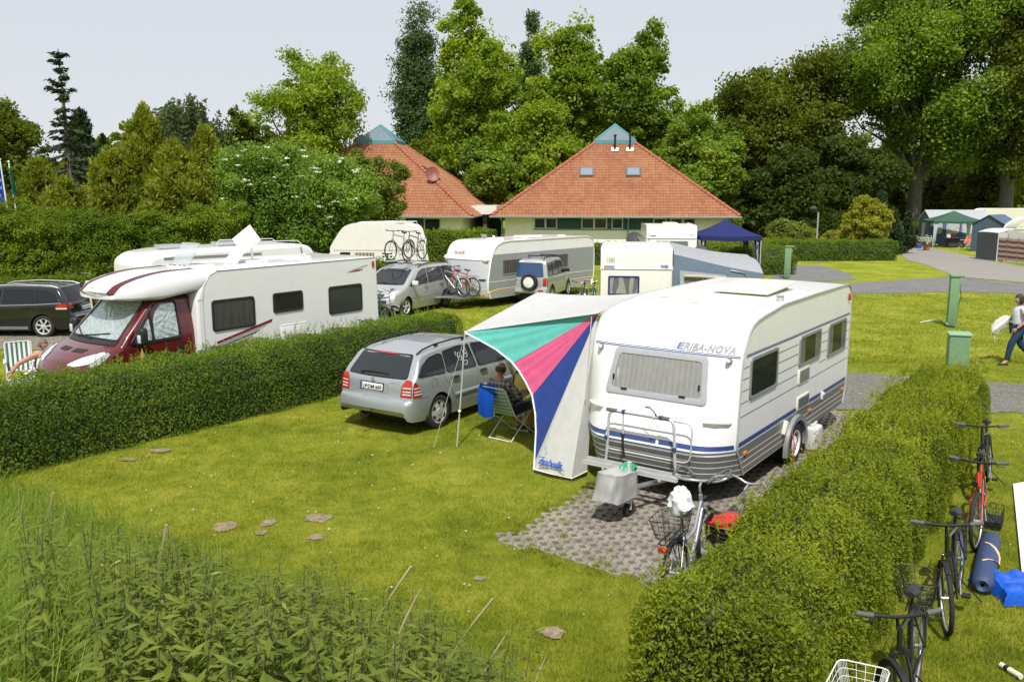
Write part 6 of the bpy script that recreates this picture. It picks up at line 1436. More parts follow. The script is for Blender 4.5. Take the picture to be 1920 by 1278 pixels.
def extra2(t, ro, rf, a):
    S = 2*a; k = (7.85-2.5)/(a-1.5)
    mb = MB(); c = Vector((S-3.35, 3.0, 5.0)); mb.tube([tuple(c+Vector((.2, .2, -.25))), tuple(c+Vector((0, 0, .35)))], .04, 6); T = Matrix.Rotation(R(-75), 3, 'Z') @ Matrix.Rotation(R(-18), 3, 'Y')
    mb.loft([[tuple(c+Vector((0, -.05, .45))+T @ Vector((-.12*(1-q*q), .5*q*math.cos(2*PI*j/18), .55*q*math.sin(2*PI*j/18)))) for j in range(18)] for q in (.02, .5, .8, 1)], 1); mb.build('satellite_dish', [M_zinc, pm('dish_red', (.22, .06, .045), .5)], ro, smooth=60)
    def rr(y, d, o=0.): nx = math.hypot(1, k); return (S-d+o*k/nx, y, 2.5+k*d+o/nx)
    mb = MB(); mb.prism(rrect(5.2, 4.0, .9, 1.3, .02, 2), rr, .05, .14); wo = mb.build('rooflight', MATS['rooflight_frame'], ro); mb = MB(); mb.prism(rrect(5.2, 4.0, .7, 1.1, .02, 2), rr, .14, .15); mb.build('pane', MATS.get('rooflight_glass') or M_winglass, wo)
X2 = lambda p: 17.2-(885-p)/27.2
items2 = [('teal', X2(752), X2(787), 1.2, z1_, 1), ('win', X2(788), X2(820), 1.2, z1_, 1), ('sill', X2(750), X2(822), 1.15, 0, 1)]
house2 = pavilion('white house with red pyramid roof half hidden by the green bushes', B2, HAZ, items2, extra2)
# link between the houses
p0 = Vector((B1[0]-1.9, B1[1]+3.2)); t = thing('passage', 'low covered passage with pale fascia between the two red-roofed houses', 'passage', (p0.x, p0.y, 0), rz=-R(HAZ))
mb = MB(); mb.box((.6, 1.8, 2.85), (3.4, 4., .62)); mb.build('fascia', M_offwhite, t); mb = MB(); mb.box((.6, 3.6, 1.27), (3.4, .2, 2.54)); mb.box((1.35, 1.9, 1.27), (.3, 3.2, 2.54)); mb.build('wall', pm('brown_boards', (.12, .09, .07), .8), t)
mb = MB(); mb.box((.25, 3.46, 1.05), (1.0, .06, 2.1)); mb.box((1.9, 3.46, 1.05), (.6, .06, 2.1)); mb.build('door', M_teal, t)
# ------------------------------------------------------------------ trees, bushes, hedges
BARK = pm('bark', (.085, .070, .052), .95, var=.35, scale=4., bump=.8, bscale=9.); BARKG = pm('bark_grey', (.13, .115, .095), .95, var=.3, scale=4., bump=.8, bscale=9.)
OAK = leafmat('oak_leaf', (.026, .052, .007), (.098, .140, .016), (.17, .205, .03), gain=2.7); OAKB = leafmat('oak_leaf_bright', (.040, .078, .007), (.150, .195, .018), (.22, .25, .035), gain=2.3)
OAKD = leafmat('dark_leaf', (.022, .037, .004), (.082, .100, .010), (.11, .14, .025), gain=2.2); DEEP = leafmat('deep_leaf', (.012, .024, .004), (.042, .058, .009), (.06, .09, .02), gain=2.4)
POP = leafmat('poplar_leaf', (.022, .042, .014), (.070, .105, .036), (.13, .17, .07), gain=1.9); BIR = leafmat('birch_leaf', (.035, .052, .018), (.095, .125, .046), (.15, .18, .08))
THU = leafmat('golden_thuja', (.040, .054, .006), (.132, .150, .020), (.23, .235, .035), gain=2.4); SPR = leafmat('spruce_needle', (.012, .026, .010), (.042, .062, .024), (.08, .10, .04), trans=.15)
ELD = leafmat('elder_leaf', (.032, .070, .010), (.120, .178, .028), (.20, .24, .05), gain=2.2); LIM = leafmat('lime_leaf', (.055, .085, .012), (.175, .205, .036), (.26, .28, .06)); BEE = leafmat('hornbeam_leaf', (.030, .060, .006), (.125, .172, .016), (.21, .24, .03), gain=1.9)
GOLD = leafmat('golden_leaf', (.10, .125, .012), (.27, .27, .035), (.38, .36, .06)); WIL = leafmat('willow_leaf', (.05, .065, .028), (.13, .155, .075), (.2, .22, .12)); COP = leafmat('brownish_leaf', (.06, .045, .02), (.14, .10, .045))
PRI = leafmat('privet_leaf', (.022, .046, .006), (.092, .130, .016), (.205, .21, .035), nscale=.9, gain=2.45); PRB = leafmat('privet_leaf_light', (.036, .058, .005), (.140, .162, .014), (.27, .26, .05), nscale=.9, gain=2.3)
BLOS = leafmat('blossom_cream', (.50, .50, .36), (.66, .66, .52), trans=.2, gain=1.); YFL = leafmat('blossom_yellow', (.45, .36, .03), (.62, .52, .06), gain=1.); WFL = leafmat('blossom_white', (.60, .60, .52), (.72, .72, .66), gain=1.)
def blob_points(ells, n, rg, inner=.55):
    """blob centres inside a union of ellipsoids, most of them near its skin"""
    vol = np.array([e[3]*e[4]*e[5] for e in ells])**.75; k = rg.choice(len(ells), n, p=vol/vol.sum()); E_ = np.array(ells)[k]
    d = unit(rg.normal(size=(n, 3))); r = (inner**2+(1-inner**2)*rg.random((n, 1)))**.5
    return E_[:, :3]+d*E_[:, 3:6]*r
def foliage(cent, rad, per, size, rg, up=.35, flat=.75, aspect=.62, ell_c=None):
    """leaf cards round each blob centre"""
    n = len(cent)*per; C_ = np.repeat(cent, per, 0); Rr = np.repeat(rad, per)[:, None]
    d = unit(rg.normal(size=(n, 3))); rr = Rr*rg.random((n, 1))**.55*(.8+.5*rg.random((n, 1))); off = d*rr; off[:, 2] *= flat
    P = C_+off; nrm = unit(d+np.array([0, 0, up])); A, B = leafaxes(n, nrm, size, size*aspect, rg, .8)
    sh = np.repeat(rg.random(len(cent))*.45, per)+rg.random(n)*.55
    return P, A, B, sh
def limb(mb, a, b, r0, r1, rg, wob=.1, n=4):
    a, b = np.array(a, float), np.array(b, float); L_ = np.linalg.norm(b-a); P = []
    for i in range(n+1):
        t = i/n; p = a+(b-a)*t; p[2] += L_*.10*math.sin(PI*t)
        if 0 < i < n: p += rg.normal(size=3)*wob*L_*.35
        P.append(tuple(p))
    mb.tube(P, [r0+(r1-r0)*i/n for i in range(n+1)], 6)
def broadleaf(name, label, cat, x, y, h, ells, nb, per, size, mat, tr=.35, bole=.35, seed=0, br=(.10, .28), bark=None, group=None, limbs=26, lean=0., inner=.25, up=.35):
    """ells: (dx,dy,z,rx,ry,rz) in metres"""
    rg = np.random.default_rng(1000+seed); t = thing(name, label, cat, (x, y, 0), group=group)
    W = max(e[3] for e in ells)*1.6; nb = int(nb*1.6); per = int(per*1.75); size *= .60; c = blob_points(ells, nb, rg, inner); rad = W*rg.uniform(br[0], br[1], nb)*rg.uniform(.6, 1.1, nb)
    P, A, B, sh = foliage(c, rad, per, size, rg, up)
    q = blob_points(ells, len(P)//6, rg, .15); q = q[q[:, 2] > .2]; a2, b2 = leafaxes(len(q), rg.normal(size=(len(q), 3))+np.array([0, -.3, .5]), size, size*.62, rg); P, A, B, sh = np.concatenate([P, q]), np.concatenate([A, a2]), np.concatenate([B, b2]), np.concatenate([sh, rg.random(len(q))])
    cards('crown', mat, P, A, B, sh, t)
    mb = MB(); zc = np.mean([e[2] for e in ells]); top = max(e[2]+e[5]*.6 for e in ells)
    top *= .9; prof = [(0, 1.35), (.03*h, 1.05), (bole*h, .8), (.6*(zc+top)/2+.4*bole*h, .45), (top, .05)]
    spine = [(lean*z/h+rg.normal()*.012*z, rg.normal()*.012*z, z) for z, _ in prof]
    mb.tube(spine, [tr*k for _, k in prof], 9)
    for i in rg.choice(nb, min(nb, limbs), replace=False):
        p = c[i]; z0 = min(max(bole*h*.8, p[2]*rg.uniform(.35, .75)), top*.9); k = z0/top
        s0 = (lean*z0/h, 0, z0); limb(mb, s0, p, tr*.42*(1-.6*k), .02+.02*tr, rg)
    mb.build('trunk', bark or BARK, t, smooth=60)
    return t
def at(px_, Y): return pxd(px_, Y), Y
def zpx(yy, Y): return CAMH-(yy-359)*(Y*.985+.6)/1620
def oak_ells(w, h, z0, rg, n=9):
    """lobed oak crown filling width w, from z0 to h"""
    o = []
    for i in range(n):
        t = (i+.5)/n; z = z0+(h-z0)*(.12+.80*t); r = w/2*math.sin(PI*(.18+.66*t))**.8; a = rg.random()*2*PI
        o.append((math.cos(a)*r*.55, math.sin(a)*r*.55, z, r*.62, r*.62, (h-z0)*.17))
    o.append((0, 0, z0+(h-z0)*.55, w*.30, w*.30, (h-z0)*.42)); return o
def oak(label, pxx, Y, topy, wpx, z0, mat, seed, nb=110, per=170, size=.26, tr=.4, n=9, name='oak_tree', bark=None, **kw):
    x = pxd(pxx, Y); h = zpx(topy, Y); w = wpx*Y/1620; rg = np.random.default_rng(seed)
    return broadleaf(name, label, 'tree', x, Y, h, oak_ells(w, h, z0, rg, n), nb, per, size, mat, tr, .25, seed, bark=bark, group='trees round the camp site', **kw)
# --- behind the houses
oak('tallest oak in the middle, in front of the left poplar tip', 905, 86, 32, 175, 3.0, OAKB, 3, 150, 180, .30, .5, 13)
oak('bright oak right of the tallest middle oak', 1060, 90, 50, 150, 5, OAKB, 4, 120, 170, .30, .45, 11)
oak('bushy bright green tree just behind the right house roof', 1000, 76, 195, 190, 1.5, OAKB, 5, 110, 190, .27, .3, 8)
oak('oak right of the lantern of the larger red roof', 1190, 88, 74, 165, 5, OAK, 6, 130, 170, .30, .45, 11)
oak('bright green tree behind the right end of the larger red roof', 1285, 80, 205, 160, 1.0, OAK, 7, 110, 180, .27, .35, 8)
oak('low dense tree between the two red roofs', 905, 74, 265, 130, .5, OAK, 8, 80, 180, .25, .3, 6)
oak('small tree at the right eave of the larger red roof', 1345, 72, 255, 120, .3, OAK, 9, 90, 180, .24, .25, 6)
oak('hazy willow-green tree behind the middle oaks', 1130, 105, 165, 190, 2, WIL, 10, 90, 150, .36, .4, 7)
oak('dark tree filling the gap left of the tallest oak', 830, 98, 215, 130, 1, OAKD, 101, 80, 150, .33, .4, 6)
def poplar(label, pxx, Y, topy, wpx, boty, seed):
    x = pxd(pxx, Y); h = zpx(topy, Y); w = wpx*Y/1620; rg = np.random.default_rng(seed); E_ = []
    for k, (ox, hh) in enumerate(((-.16, .985), (.17, 1.0), (-.30, .78), (.30, .82), (0, .9), (-.05, .62), (.22, .6))):
        for q in range(7):
            t = .10+.86*(q/6)*hh; E_.append((ox*w*(1-.55*t)*1.1, rg.normal()*.12*w, h*t, w*.20*(1.2-.7*t), w*.22*(1.2-.7*t), h*.08))
    return broadleaf('poplar_tree', label, 'tree', x, Y, h, E_, 190, 170, .27, POP, .5, .1, seed, br=(.45, .95), limbs=30, group='trees round the camp site', inner=.2, up=.9)
poplar('tall twin-topped poplar left of the middle oaks', 788, 102, 27, 112, 330, 11); poplar('distant poplar whose tip shows between two oaks', 995, 118, 43, 62, 330, 12)
# --- left side
oak('open-crowned oak with bare limbs above the white-flowered elder', 583, 68, 112, 205, 4.5, OAKB, 13, 105, 120, .22, .42, 11, limbs=45)
oak('dark rounded tree at the far left edge', 45, 72, 208, 205, .5, OAKD, 14, 110, 190, .27, .4, 8)
oak('dark green tree between the weeping birch and the open oak', 465, 74, 212, 110, .5, OAKD, 15, 90, 170, .26, .35, 7)
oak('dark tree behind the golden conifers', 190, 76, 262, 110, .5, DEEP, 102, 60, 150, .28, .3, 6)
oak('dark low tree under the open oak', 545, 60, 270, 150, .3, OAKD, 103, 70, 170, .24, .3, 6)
def birch():
    Y = 72; x = pxd(365, Y); h = zpx(172, Y); rg = np.random.default_rng(16); w = 150*Y/1620; t = thing('birch_tree', 'weeping grey-green birch behind the golden conifers', 'tree', (x, Y, 0), group='trees round the camp site')
    c = blob_points([(0, 0, h*.62, w*.46, w*.46, h*.36), (-w*.2, 0, h*.72, w*.3, w*.3, h*.2), (w*.25, 0, h*.6, w*.3, w*.3, h*.25)], 260, rg, .6); per = 70; n = len(c)*per
    C_ = np.repeat(c, per, 0); L_ = np.repeat(rg.uniform(1.2, 3.2, len(c)), per)[:, None]; u_ = rg.random((n, 1)); P = C_+rg.normal(size=(n, 3))*np.array([.22, .22, .12])*(1-.3*u_); P[:, 2:3] -= u_*L_; P[:, :2] += (C_[:, :2])*.06*u_
    P = P[P[:, 2] > .5]; n = len(P); A, B = leafaxes(n, rg.normal(size=(n, 3))*np.array([1, 1, .4]), .20, .09, rg, .3); cards('crown', BIR, P, A, B, rg.random(n), t)
    mb = MB(); mb.tube([(0, 0, 0), (.1, 0, h*.4), (-.1, .1, h*.95)], [.3, .2, .03], 8)
    for i in range(20): limb(mb, (0, 0, h*rg.uniform(.3, .7)), c[i], .07, .02, rg)
    mb.build('trunk', BARKG, t)
birch()
def spruce():
    Y = 48; x = pxd(138, Y); h = zpx(106, Y); rg = np.random.default_rng(17); t = thing('spruce_tree', 'tall thin ragged spruce with bare lower trunk on the left', 'tree', (x, Y, 0), group='trees round the camp site')
    mb = MB(); mb.tube([(0, 0, 0), (.1, 0, h*.5), (.0, 0, h)], [.24, .15, .02], 8); P = []; A = []; B = []
    z = 1.2
    while z < h-.1:
        f = z/h; nbr = rg.integers(4, 7); ln0 = (1-f)**.75*3.1*(.55 if .60 < f < .92 else .9)+.20
        for k in range(nbr):
            a = rg.random()*2*PI; ln = ln0*rg.uniform(.45, 1.15); dr = -.28-.25*rg.random() if f < .75 else .1; n = 6; pts = []
            for i in range(n+1):
                u_ = i/n; pts.append((math.cos(a)*ln*u_, math.sin(a)*ln*u_, z+ln*(dr*u_+.28*u_*u_)))
            mb.tube(pts, [.03*(1-f)+.012, ]*1+[.02*(1-f)+.008]*(n-1)+[.004], 4)
            dens = (.35 if f < .55 else 1.)*rg.uniform(.4, 1.1); m_ = int(46*ln*dens)+6
            u_ = rg.random(m_)**.6; q = np.array([[np.interp(v, np.linspace(0, 1, n+1), [p[c] for p in pts]) for c in range(3)] for v in u_]); q += rg.normal(size=(m_, 3))*np.array([.10, .10, .05])*(.6+ln*.25); q[:, 2] -= .10*rg.random(m_)
            P.append(q); d = np.array([math.cos(a), math.sin(a), -.25]); ax = unit(d+rg.normal(size=(m_, 3))*.5); A.append(ax*.17*rg.uniform(.6, 1.3, (m_, 1))); B.append(unit(np.cross(ax, rg.normal(size=(m_, 3))))*.055)
        z += .30+.12*rg.random()
    P, A, B = map(np.concatenate, (P, A, B)); cards('crown', SPR, P, A, B, rg.random(len(P)), t); mb.build('trunk', BARKG, t)
spruce()
def conifer(label, pxx, Y, topy, wpx, mat, seed, name='conifer', per=60, size=.15, z0=.2, nb=None, bow=1.5):
    """dense cone built of upright sprays"""
    x = pxd(pxx, Y); h = zpx(topy, Y); w = wpx*Y/1620; rg = np.random.default_rng(seed); t = thing(name, label, 'conifer', (x, Y, 0), group='conifers behind the tall hedge')
    n = nb or int(70+h*w*7); f = rg.random(n)**1.25; z = z0+(h-z0)*f; r = w/2*(1-f)**(1/bow)*(.66+.55*rg.random(n))*rg.random(n)**.22; a = rg.random(n)*2*PI; c = np.stack([r*np.cos(a), r*np.sin(a), z], 1)
    rad = (.18+.34*(1-f))*rg.uniform(.5, 1.5, n)*min(1.3, w/2.6); m_ = n*per; C_ = np.repeat(c, per, 0); d = unit(rg.normal(size=(m_, 3))); P = C_+d*np.repeat(rad, per)[:, None]*rg.random((m_, 1))**.5*np.array([1, 1, 1.25])
    ax = unit(np.array([0, 0, .75])+.8*d+.35*rg.normal(size=(m_, 3))); A = ax*size*rg.uniform(.6, 1.3, (m_, 1)); B = unit(np.cross(ax, rg.normal(size=(m_, 3))))*size*.40
    cards('crown', mat, P, A, B, np.repeat(rg.random(n)*.5, per)+rg.random(m_)*.5, t); mb = MB(); mb.tube([(0, 0, 0), (0, 0, h*.9)], [.14, .02], 6); mb.build('trunk', BARK, t)
conifer('golden conifer with pointed tip left of the weeping birch', 285, 45, 212, 200, THU, 21); conifer('second golden conifer, right of the one with the highest tip', 392, 45, 248, 190, THU, 22); conifer('low golden conifer beside the flagpole', 82, 46, 308, 190, THU, 23)
conifer('golden conifer right of the bare spruce trunk', 215, 44, 285, 190, THU, 24); conifer('dull green conifer close behind the ragged spruce', 165, 52, 218, 110, SPR, 25, z0=1.); conifer('broad golden conifer above the tall hedge end', 335, 42, 275, 210, THU, 26); conifer('small golden conifer between spruce and flagpole', 130, 43, 340, 170, THU, 27); conifer('dull grey conifer with bluish tip behind the golden ones', 205, 58, 258, 40, SPR, 28)
# elder in flower and a lime-green shrub
def bush(name, label, pxx, Y, topy, wpx, mat, seed, nb=90, per=150, size=.12, z0=.1, flowers=0, fmat=None, fsize=.16, cat='bush', dep=None, group=None, zc=.5):
    x = pxd(pxx, Y); h = zpx(topy, Y) if topy > 5 else topy; w = wpx*Y/1620; dep = dep or w*.8; rg = np.random.default_rng(seed)
    e = [(0, 0, h*zc, w*.40, dep*.40, h*.44)]+[(rg.uniform(-.3, .3)*w, rg.uniform(-.3, .3)*dep, h*rg.uniform(.35, .72), w*.22, dep*.22, h*.25) for _ in range(7)]
    t = broadleaf(name, label, cat, x, Y, h, e, nb, per, size, mat, .10, .2, seed, br=(.10, .20), limbs=18, inner=.65, group=group)
    if flowers:
        c = blob_points(e, flowers*4, rg, .93); c = c[(c[:, 1] < .2*dep) & (c[:, 2] > h*.2)][:flowers]; per_ = 9; m_ = len(c)*per_
        P = np.repeat(c, per_, 0)+rg.normal(size=(m_, 3))*np.array([fsize*.6, fsize*.6, fsize*.14])+np.array([0, -.12, .12]); A, B = leafaxes(m_, np.tile(np.array([[0, -.5, 1.]]), (m_, 1)), fsize*.45, fsize*.4, rg, .25); cards('blossom', fmat or BLOS, P, A, B, rg.random(m_), t)
    return t
bush('elder_bush', 'big elder bush dotted with flat white flower heads', 575, 43, 268, 300, ELD, 31, 200, 190, .13, flowers=230, fsize=.15); bush('shrub', 'yellowish green shrub covering the left house corner', 690, 47, 278, 150, LIM, 32, 140, 180, .12); bush('shrub', 'green shrub between the golden conifers and the elder bush', 455, 42, 372, 110, ELD, 33, 80, 150, .12)
# --- right side
oak('huge dark oak with thick forked trunk on the right', 1712, 80, -40, 330, 5.5, OAK, 41, 190, 190, .27, .68, 15, limbs=60, bark=BARKG); oak('huge oak cut off by the right picture edge', 1885, 76, -60, 260, 5.2, OAKD, 42, 170, 190, .26, .62, 13, limbs=60, bark=BARKG)
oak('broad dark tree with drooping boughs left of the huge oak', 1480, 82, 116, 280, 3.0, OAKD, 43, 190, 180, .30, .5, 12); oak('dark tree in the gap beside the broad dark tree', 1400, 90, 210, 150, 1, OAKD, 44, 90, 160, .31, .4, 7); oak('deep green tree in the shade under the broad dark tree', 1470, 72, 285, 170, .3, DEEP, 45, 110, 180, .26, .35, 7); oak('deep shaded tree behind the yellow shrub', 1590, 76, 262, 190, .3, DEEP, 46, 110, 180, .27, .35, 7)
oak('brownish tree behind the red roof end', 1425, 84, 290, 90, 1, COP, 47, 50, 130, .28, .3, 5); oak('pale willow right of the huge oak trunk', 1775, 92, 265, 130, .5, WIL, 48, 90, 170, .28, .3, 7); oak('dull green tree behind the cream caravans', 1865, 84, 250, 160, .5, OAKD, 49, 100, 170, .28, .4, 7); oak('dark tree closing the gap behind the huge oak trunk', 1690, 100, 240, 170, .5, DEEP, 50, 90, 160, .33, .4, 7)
bush('shrub', 'bright golden shrub beside the lamp post', 1620, 56, 358, 90, GOLD, 51, 90, 170, .13, cat='bush', zc=.48); bush('shrub', 'yellow-green low shrub left of the lamp post', 1487, 60, 408, 95, LIM, 52, 60, 150, .12, dep=2.); bush('shrub', 'small orange-tinted shrub right of the lamp post', 1562, 60, 425, 45, GOLD, 53, 30, 110, .11, dep=1.5)
conifer('slim dark conifer left behind the golden shrub', 1600, 62, 338, 34, SPR, 54, nb=60); conifer('slim dark conifer right behind the golden shrub', 1650, 62, 345, 40, SPR, 55, nb=60); conifer('small grey-green conifer at the foot of the huge oak', 1702, 60, 398, 34, SPR, 56, nb=50); conifer('small green conifer right of the golden shrub', 1672, 59, 392, 46, SPR, 57, nb=60)
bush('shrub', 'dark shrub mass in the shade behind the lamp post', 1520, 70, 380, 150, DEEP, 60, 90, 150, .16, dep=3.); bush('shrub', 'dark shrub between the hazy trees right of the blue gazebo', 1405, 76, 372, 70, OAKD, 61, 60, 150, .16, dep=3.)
bush('flower_bush', 'yellow flowering plant at the left foot of the lamp post', 1500, 57.5, 446, 34, YFL, 58, 14, 80, .10, dep=.9, cat='flowers'); bush('flower_bush', 'yellow flowering plant at the right foot of the lamp post', 1545, 57.5, 446, 40, YFL, 59, 16, 80, .10, dep=.9, cat='flowers')
# far wood closing every gap: reads as one mass
rg = np.random.default_rng(5); n = 60000; a = rg.uniform(-1.05, 1.05, n); Y = 128+rg.uniform(0, 30, n); X = np.tan(a*.75)*Y*.95
ht = 9.5+3.2*np.sin(X*.09)+2.*np.sin(X*.23+1); P = np.stack([X, Y, rg.random(n)**.8*ht], 1); A, B = leafaxes(n, rg.normal(size=(n, 3))+np.array([0, -1, .4]), .75, .5, rg, .6)
o = cards('far_wood', OAKD, P, A, B, rg.random(n)); tag(o, 'far belt of dark trees closing the horizon', 'wood', kind='stuff')
# ------------------------------------------------------------------ clipped hedges
HCORE = pm('hedge_shade_core', (.030, .042, .008), .95, var=.4, scale=6.)
def hedge(label, a, b, wd, h, leaf, dens, mat, seed, shoots=0., rough=.07, name='hedge', aspect=.42, round_=.12, cat='hedge', sun=1.):
    """a: start of the right-hand base line, b: its end, wd: width to the left of it"""
    rg = np.random.default_rng(200+seed); a, b = np.array(a, float), np.array(b, float); u_ = b-a; Ln = np.linalg.norm(u_); u_ /= Ln; l_ = np.array([-u_[1], u_[0]])
    t = thing(name, label, cat, (a[0], a[1], 0), rz=math.atan2(u_[1], u_[0]))
    faces = [((0, 0, h), (Ln, 0, 0), (0, wd, 0), (0, 0, 1), 1.), ((0, 0, 0), (Ln, 0, 0), (0, 0, h), (0, -1, 0), 1.), ((0, wd, 0), (Ln, 0, 0), (0, 0, h), (0, 1, 0), .8), ((0, 0, 0), (0, wd, 0), (0, 0, h), (-1, 0, 0), 1.), ((Ln, 0, 0), (0, wd, 0), (0, 0, h), (1, 0, 0), 1.)]
    Ps, Ns = [], []
    for o, e1, e2, nn, k in faces:
        e1, e2, o, nn = map(lambda q: np.array(q, float), (e1, e2, o, nn)); m_ = int(np.linalg.norm(e1)*np.linalg.norm(e2)*dens*k); uv = rg.random((m_, 2)); p = o+uv[:, :1]*e1+uv[:, 1:]*e2
        Ps.append(p-nn*(rg.random((m_, 1))**1.6*rough*3.2-rough*.6)); Ns.append(np.tile(nn, (m_, 1)))
    P = np.concatenate(Ps); Nn = np.concatenate(Ns)
    # shoulders and lumps
    ed = np.minimum(P[:, 1], wd-P[:, 1]); top = P[:, 2]/h; k = np.clip((top-.75)/.25, 0, 1); P[:, 1] += np.where(P[:, 1] < wd/2, 1, -1)*k**2*round_*np.clip(1-ed/(wd*.4), 0, 1)
    P[:, 2] -= np.clip(1-ed/(round_*1.4), 0, 1)**2*round_*.7*(top > .6); lump = .035*np.sin(P[:, 0]*2.3+1.7*np.sin(P[:, 0]*.9))+.03*np.sin(P[:, 0]*6.1+P[:, 2]*4+seed); P[:, 1] += lump*np.where(P[:, 1] < wd/2, -1, 1); P[:, 2] += lump*.9*top
    P[:, 2] = np.maximum(P[:, 2], .02)
    n = len(P); d = unit(Nn*.9+np.array([0, 0, .35])+rg.normal(size=(n, 3))*.75); ax = unit(np.cross(d, rg.normal(size=(n, 3)))+np.array([0, 0, .35])); s = rg.uniform(.65, 1.25, (n, 1)); A = ax*leaf*s; B = unit(np.cross(ax, d))*leaf*aspect*s
    rn = rg.random(n)*.75
    if shoots:
        ns = int(Ln*wd*shoots); sx, sy = rg.random(ns)*Ln, rg.random(ns)*wd; hh = rg.uniform(.06, .26, ns)*rg.uniform(.5, 1.2, ns); tx, ty = rg.normal(size=ns)*.25, rg.normal(size=ns)*.25; q = 9
        tt = np.tile((np.arange(q)+.6)/q, ns); X = np.repeat(sx, q)+np.repeat(tx*hh, q)*tt; Y_ = np.repeat(sy, q)+np.repeat(ty*hh, q)*tt; Z = h-.02+np.repeat(hh, q)*tt; a_ = rg.random(ns*q)*2*PI
        ax = unit(np.stack([np.cos(a_), np.sin(a_), .55+.9*tt], 1)); lf = leaf*(1.15-.5*tt)[:, None]; nr = unit(np.cross(ax, rg.normal(size=(ns*q, 3))))
        P = np.concatenate([P, np.stack([X, Y_, Z], 1)+ax*lf]); A = np.concatenate([A, ax*lf]); B = np.concatenate([B, nr*lf*aspect]); rn = np.concatenate([rn, .45+.55*rg.random(ns*q)])
    cards('foliage', mat, P, A, B, rn, t)
    mb = MB(); i = .115; nx = max(4, int(Ln/.5)); mb.loft([[(i+(Ln-2*i)*k/nx, y, z) for y, z in ((i, .0), (i*.9, h*.6), (i+round_*.8, h-i*.9), (wd-i-round_*.8, h-i*.9), (wd-i*.9, h*.6), (wd-i, 0))] for k in range(nx+1)], caps=True); mb.build('stems', HCORE, t)  # solid core instead of stems; shade between the leaves is its dark colour
    return t
hA0 = Vector((-9.6, 9.75)); hA1 = Vector((-1.15, 20.6))
hedge('long clipped privet hedge between the lawn and the motorhome', hA0, hA1, 1.35, 1.22, .026, 2300, PRI, 1, shoots=38, round_=.16)
hB = Vector((6.2, 11.6)); hu = Vector((math.sin(R(34.8)), math.cos(R(34.8)))); hedge('thick privet hedge on the right between the caravan and the row of bicycles', hB-hu*7.55, hB+hu*3.6, 1.24, 1.20, .022, 3900, PRB, 2, shoots=95, round_=.14)
p0, p1 = px(-240, 548), px(430, 536); E_ = []
for k in range(34):
    f = k/33; x, y = p0[0]+(p1[0]-p0[0])*f, p0[1]+(p1[1]-p0[1])*f; hh = 3.45+.35*math.sin(7*f)+.3*random.random()
    E_ += [(x-p0[0], y-p0[1]+1.0, hh*.30, .75, .85, hh*.32), (x-p0[0], y-p0[1]+1.1, hh*.68, .8, .95, hh*.32)]
broadleaf('hedge', 'tall loose hornbeam hedge behind the black estate car', 'hedge', p0[0], p0[1], 3, E_, 620, 130, .085, BEE, .05, .2, 3, br=(.20, .42), limbs=0, inner=.75, up=.7)
hedge('low grass-green hedge in front of the tall hornbeam hedge', px(-120, 592), px(175, 582), .8, 1.15, .05, 600, PRI, 4, shoots=20, rough=.1)
def ph(p0, p1, Y0, Y1): return (pxd(p0, Y0), Y0), (pxd(p1, Y1), Y1)
hedge('light green clipped hedge in front of the house passage', *ph(735, 932, 47, 50), 1.2, 1.95, .06, 420, BEE, 5, shoots=14, aspect=.6); hedge('hedge piece between the old van and the silver people carrier', *ph(640, 745, 34.5, 35.5), 1.0, 1.35, .05, 550, PRI, 6, shoots=24)
hedge('clipped hedge along the lane in front of the golden shrub', *ph(1484, 1686, 52.8, 53.2), 2.4, 1.15, .055, 520, PRI, 7, shoots=14); hedge('rounded hedge block behind the green power post', *ph(1398, 1496, 43.6, 44.2), 3.2, 1.30, .05, 560, PRI, 8, shoots=24, round_=.3); hedge('hedge below the front wall of the larger red-roofed house', *ph(1110, 1330, 50, 49), 1.2, 1.15, .055, 450, PRI, 9, shoots=20)
hedge('hedge behind the green garden gazebo', *ph(1655, 1862, 72.5, 72), 1.5, 1.55, .07, 330, PRI, 10, shoots=12); hedge('hedge running behind the blue gazebo towards the golden shrub', *ph(1325, 1500, 54.5, 58), 2.0, .95, .06, 420, PRB, 11, shoots=16)
# ------------------------------------------------------------------ turf, weeds, nettles
def keepout(X, Y):
    k = np.ones(len(X), bool)
    for (x, y, rx, ry) in EARTH: k &= ((X-x)/rx)**2+((Y-y)/ry)**2 > .12+.85*rng.random(len(X))
    r0, r1 = X-E0.x, Y-E0.y; a = r0*EU.x+r1*EU.y; b = r0*EN.x+r1*EN.y; k &= ~((a > .28+.12*rng.normal(size=len(X))) & (b > .28+.12*rng.normal(size=len(X))) & (a < 9.2) & (b < 3.7)); return k
def turf(name, label, X, Y, hmin, hmax, wd, mat, lean=.5, z0=None):
    k = keepout(X, Y); X, Y = X[k], Y[k]; n = len(X); Z = bank(X, Y) if z0 is None else np.full(n, z0); a = rng.random(n)*2*PI; h = rng.uniform(hmin, hmax, n)*rng.uniform(.7, 1.2, n); l_ = h*lean*rng.random(n); b = rng.random(n)*2*PI
    V = np.empty((n, 3, 3), np.float32); V[:, 0] = np.stack([X-wd*np.cos(a), Y-wd*np.sin(a), Z-.004], 1); V[:, 1] = np.stack([X+wd*np.cos(a), Y+wd*np.sin(a), Z-.004], 1); V[:, 2] = np.stack([X+l_*np.cos(b), Y+l_*np.sin(b), Z+h], 1)
    o = rawmesh(name, mat, V, 3, rng.random(n)); return tag(o, label, 'grass', kind='stuff')
def wedge(n, y0, y1, x0, x1, p=1.6):
    """points spread over the view, thinner with distance"""
    Y = y0+(y1-y0)*rng.random(n)**p; return Y, x0, x1
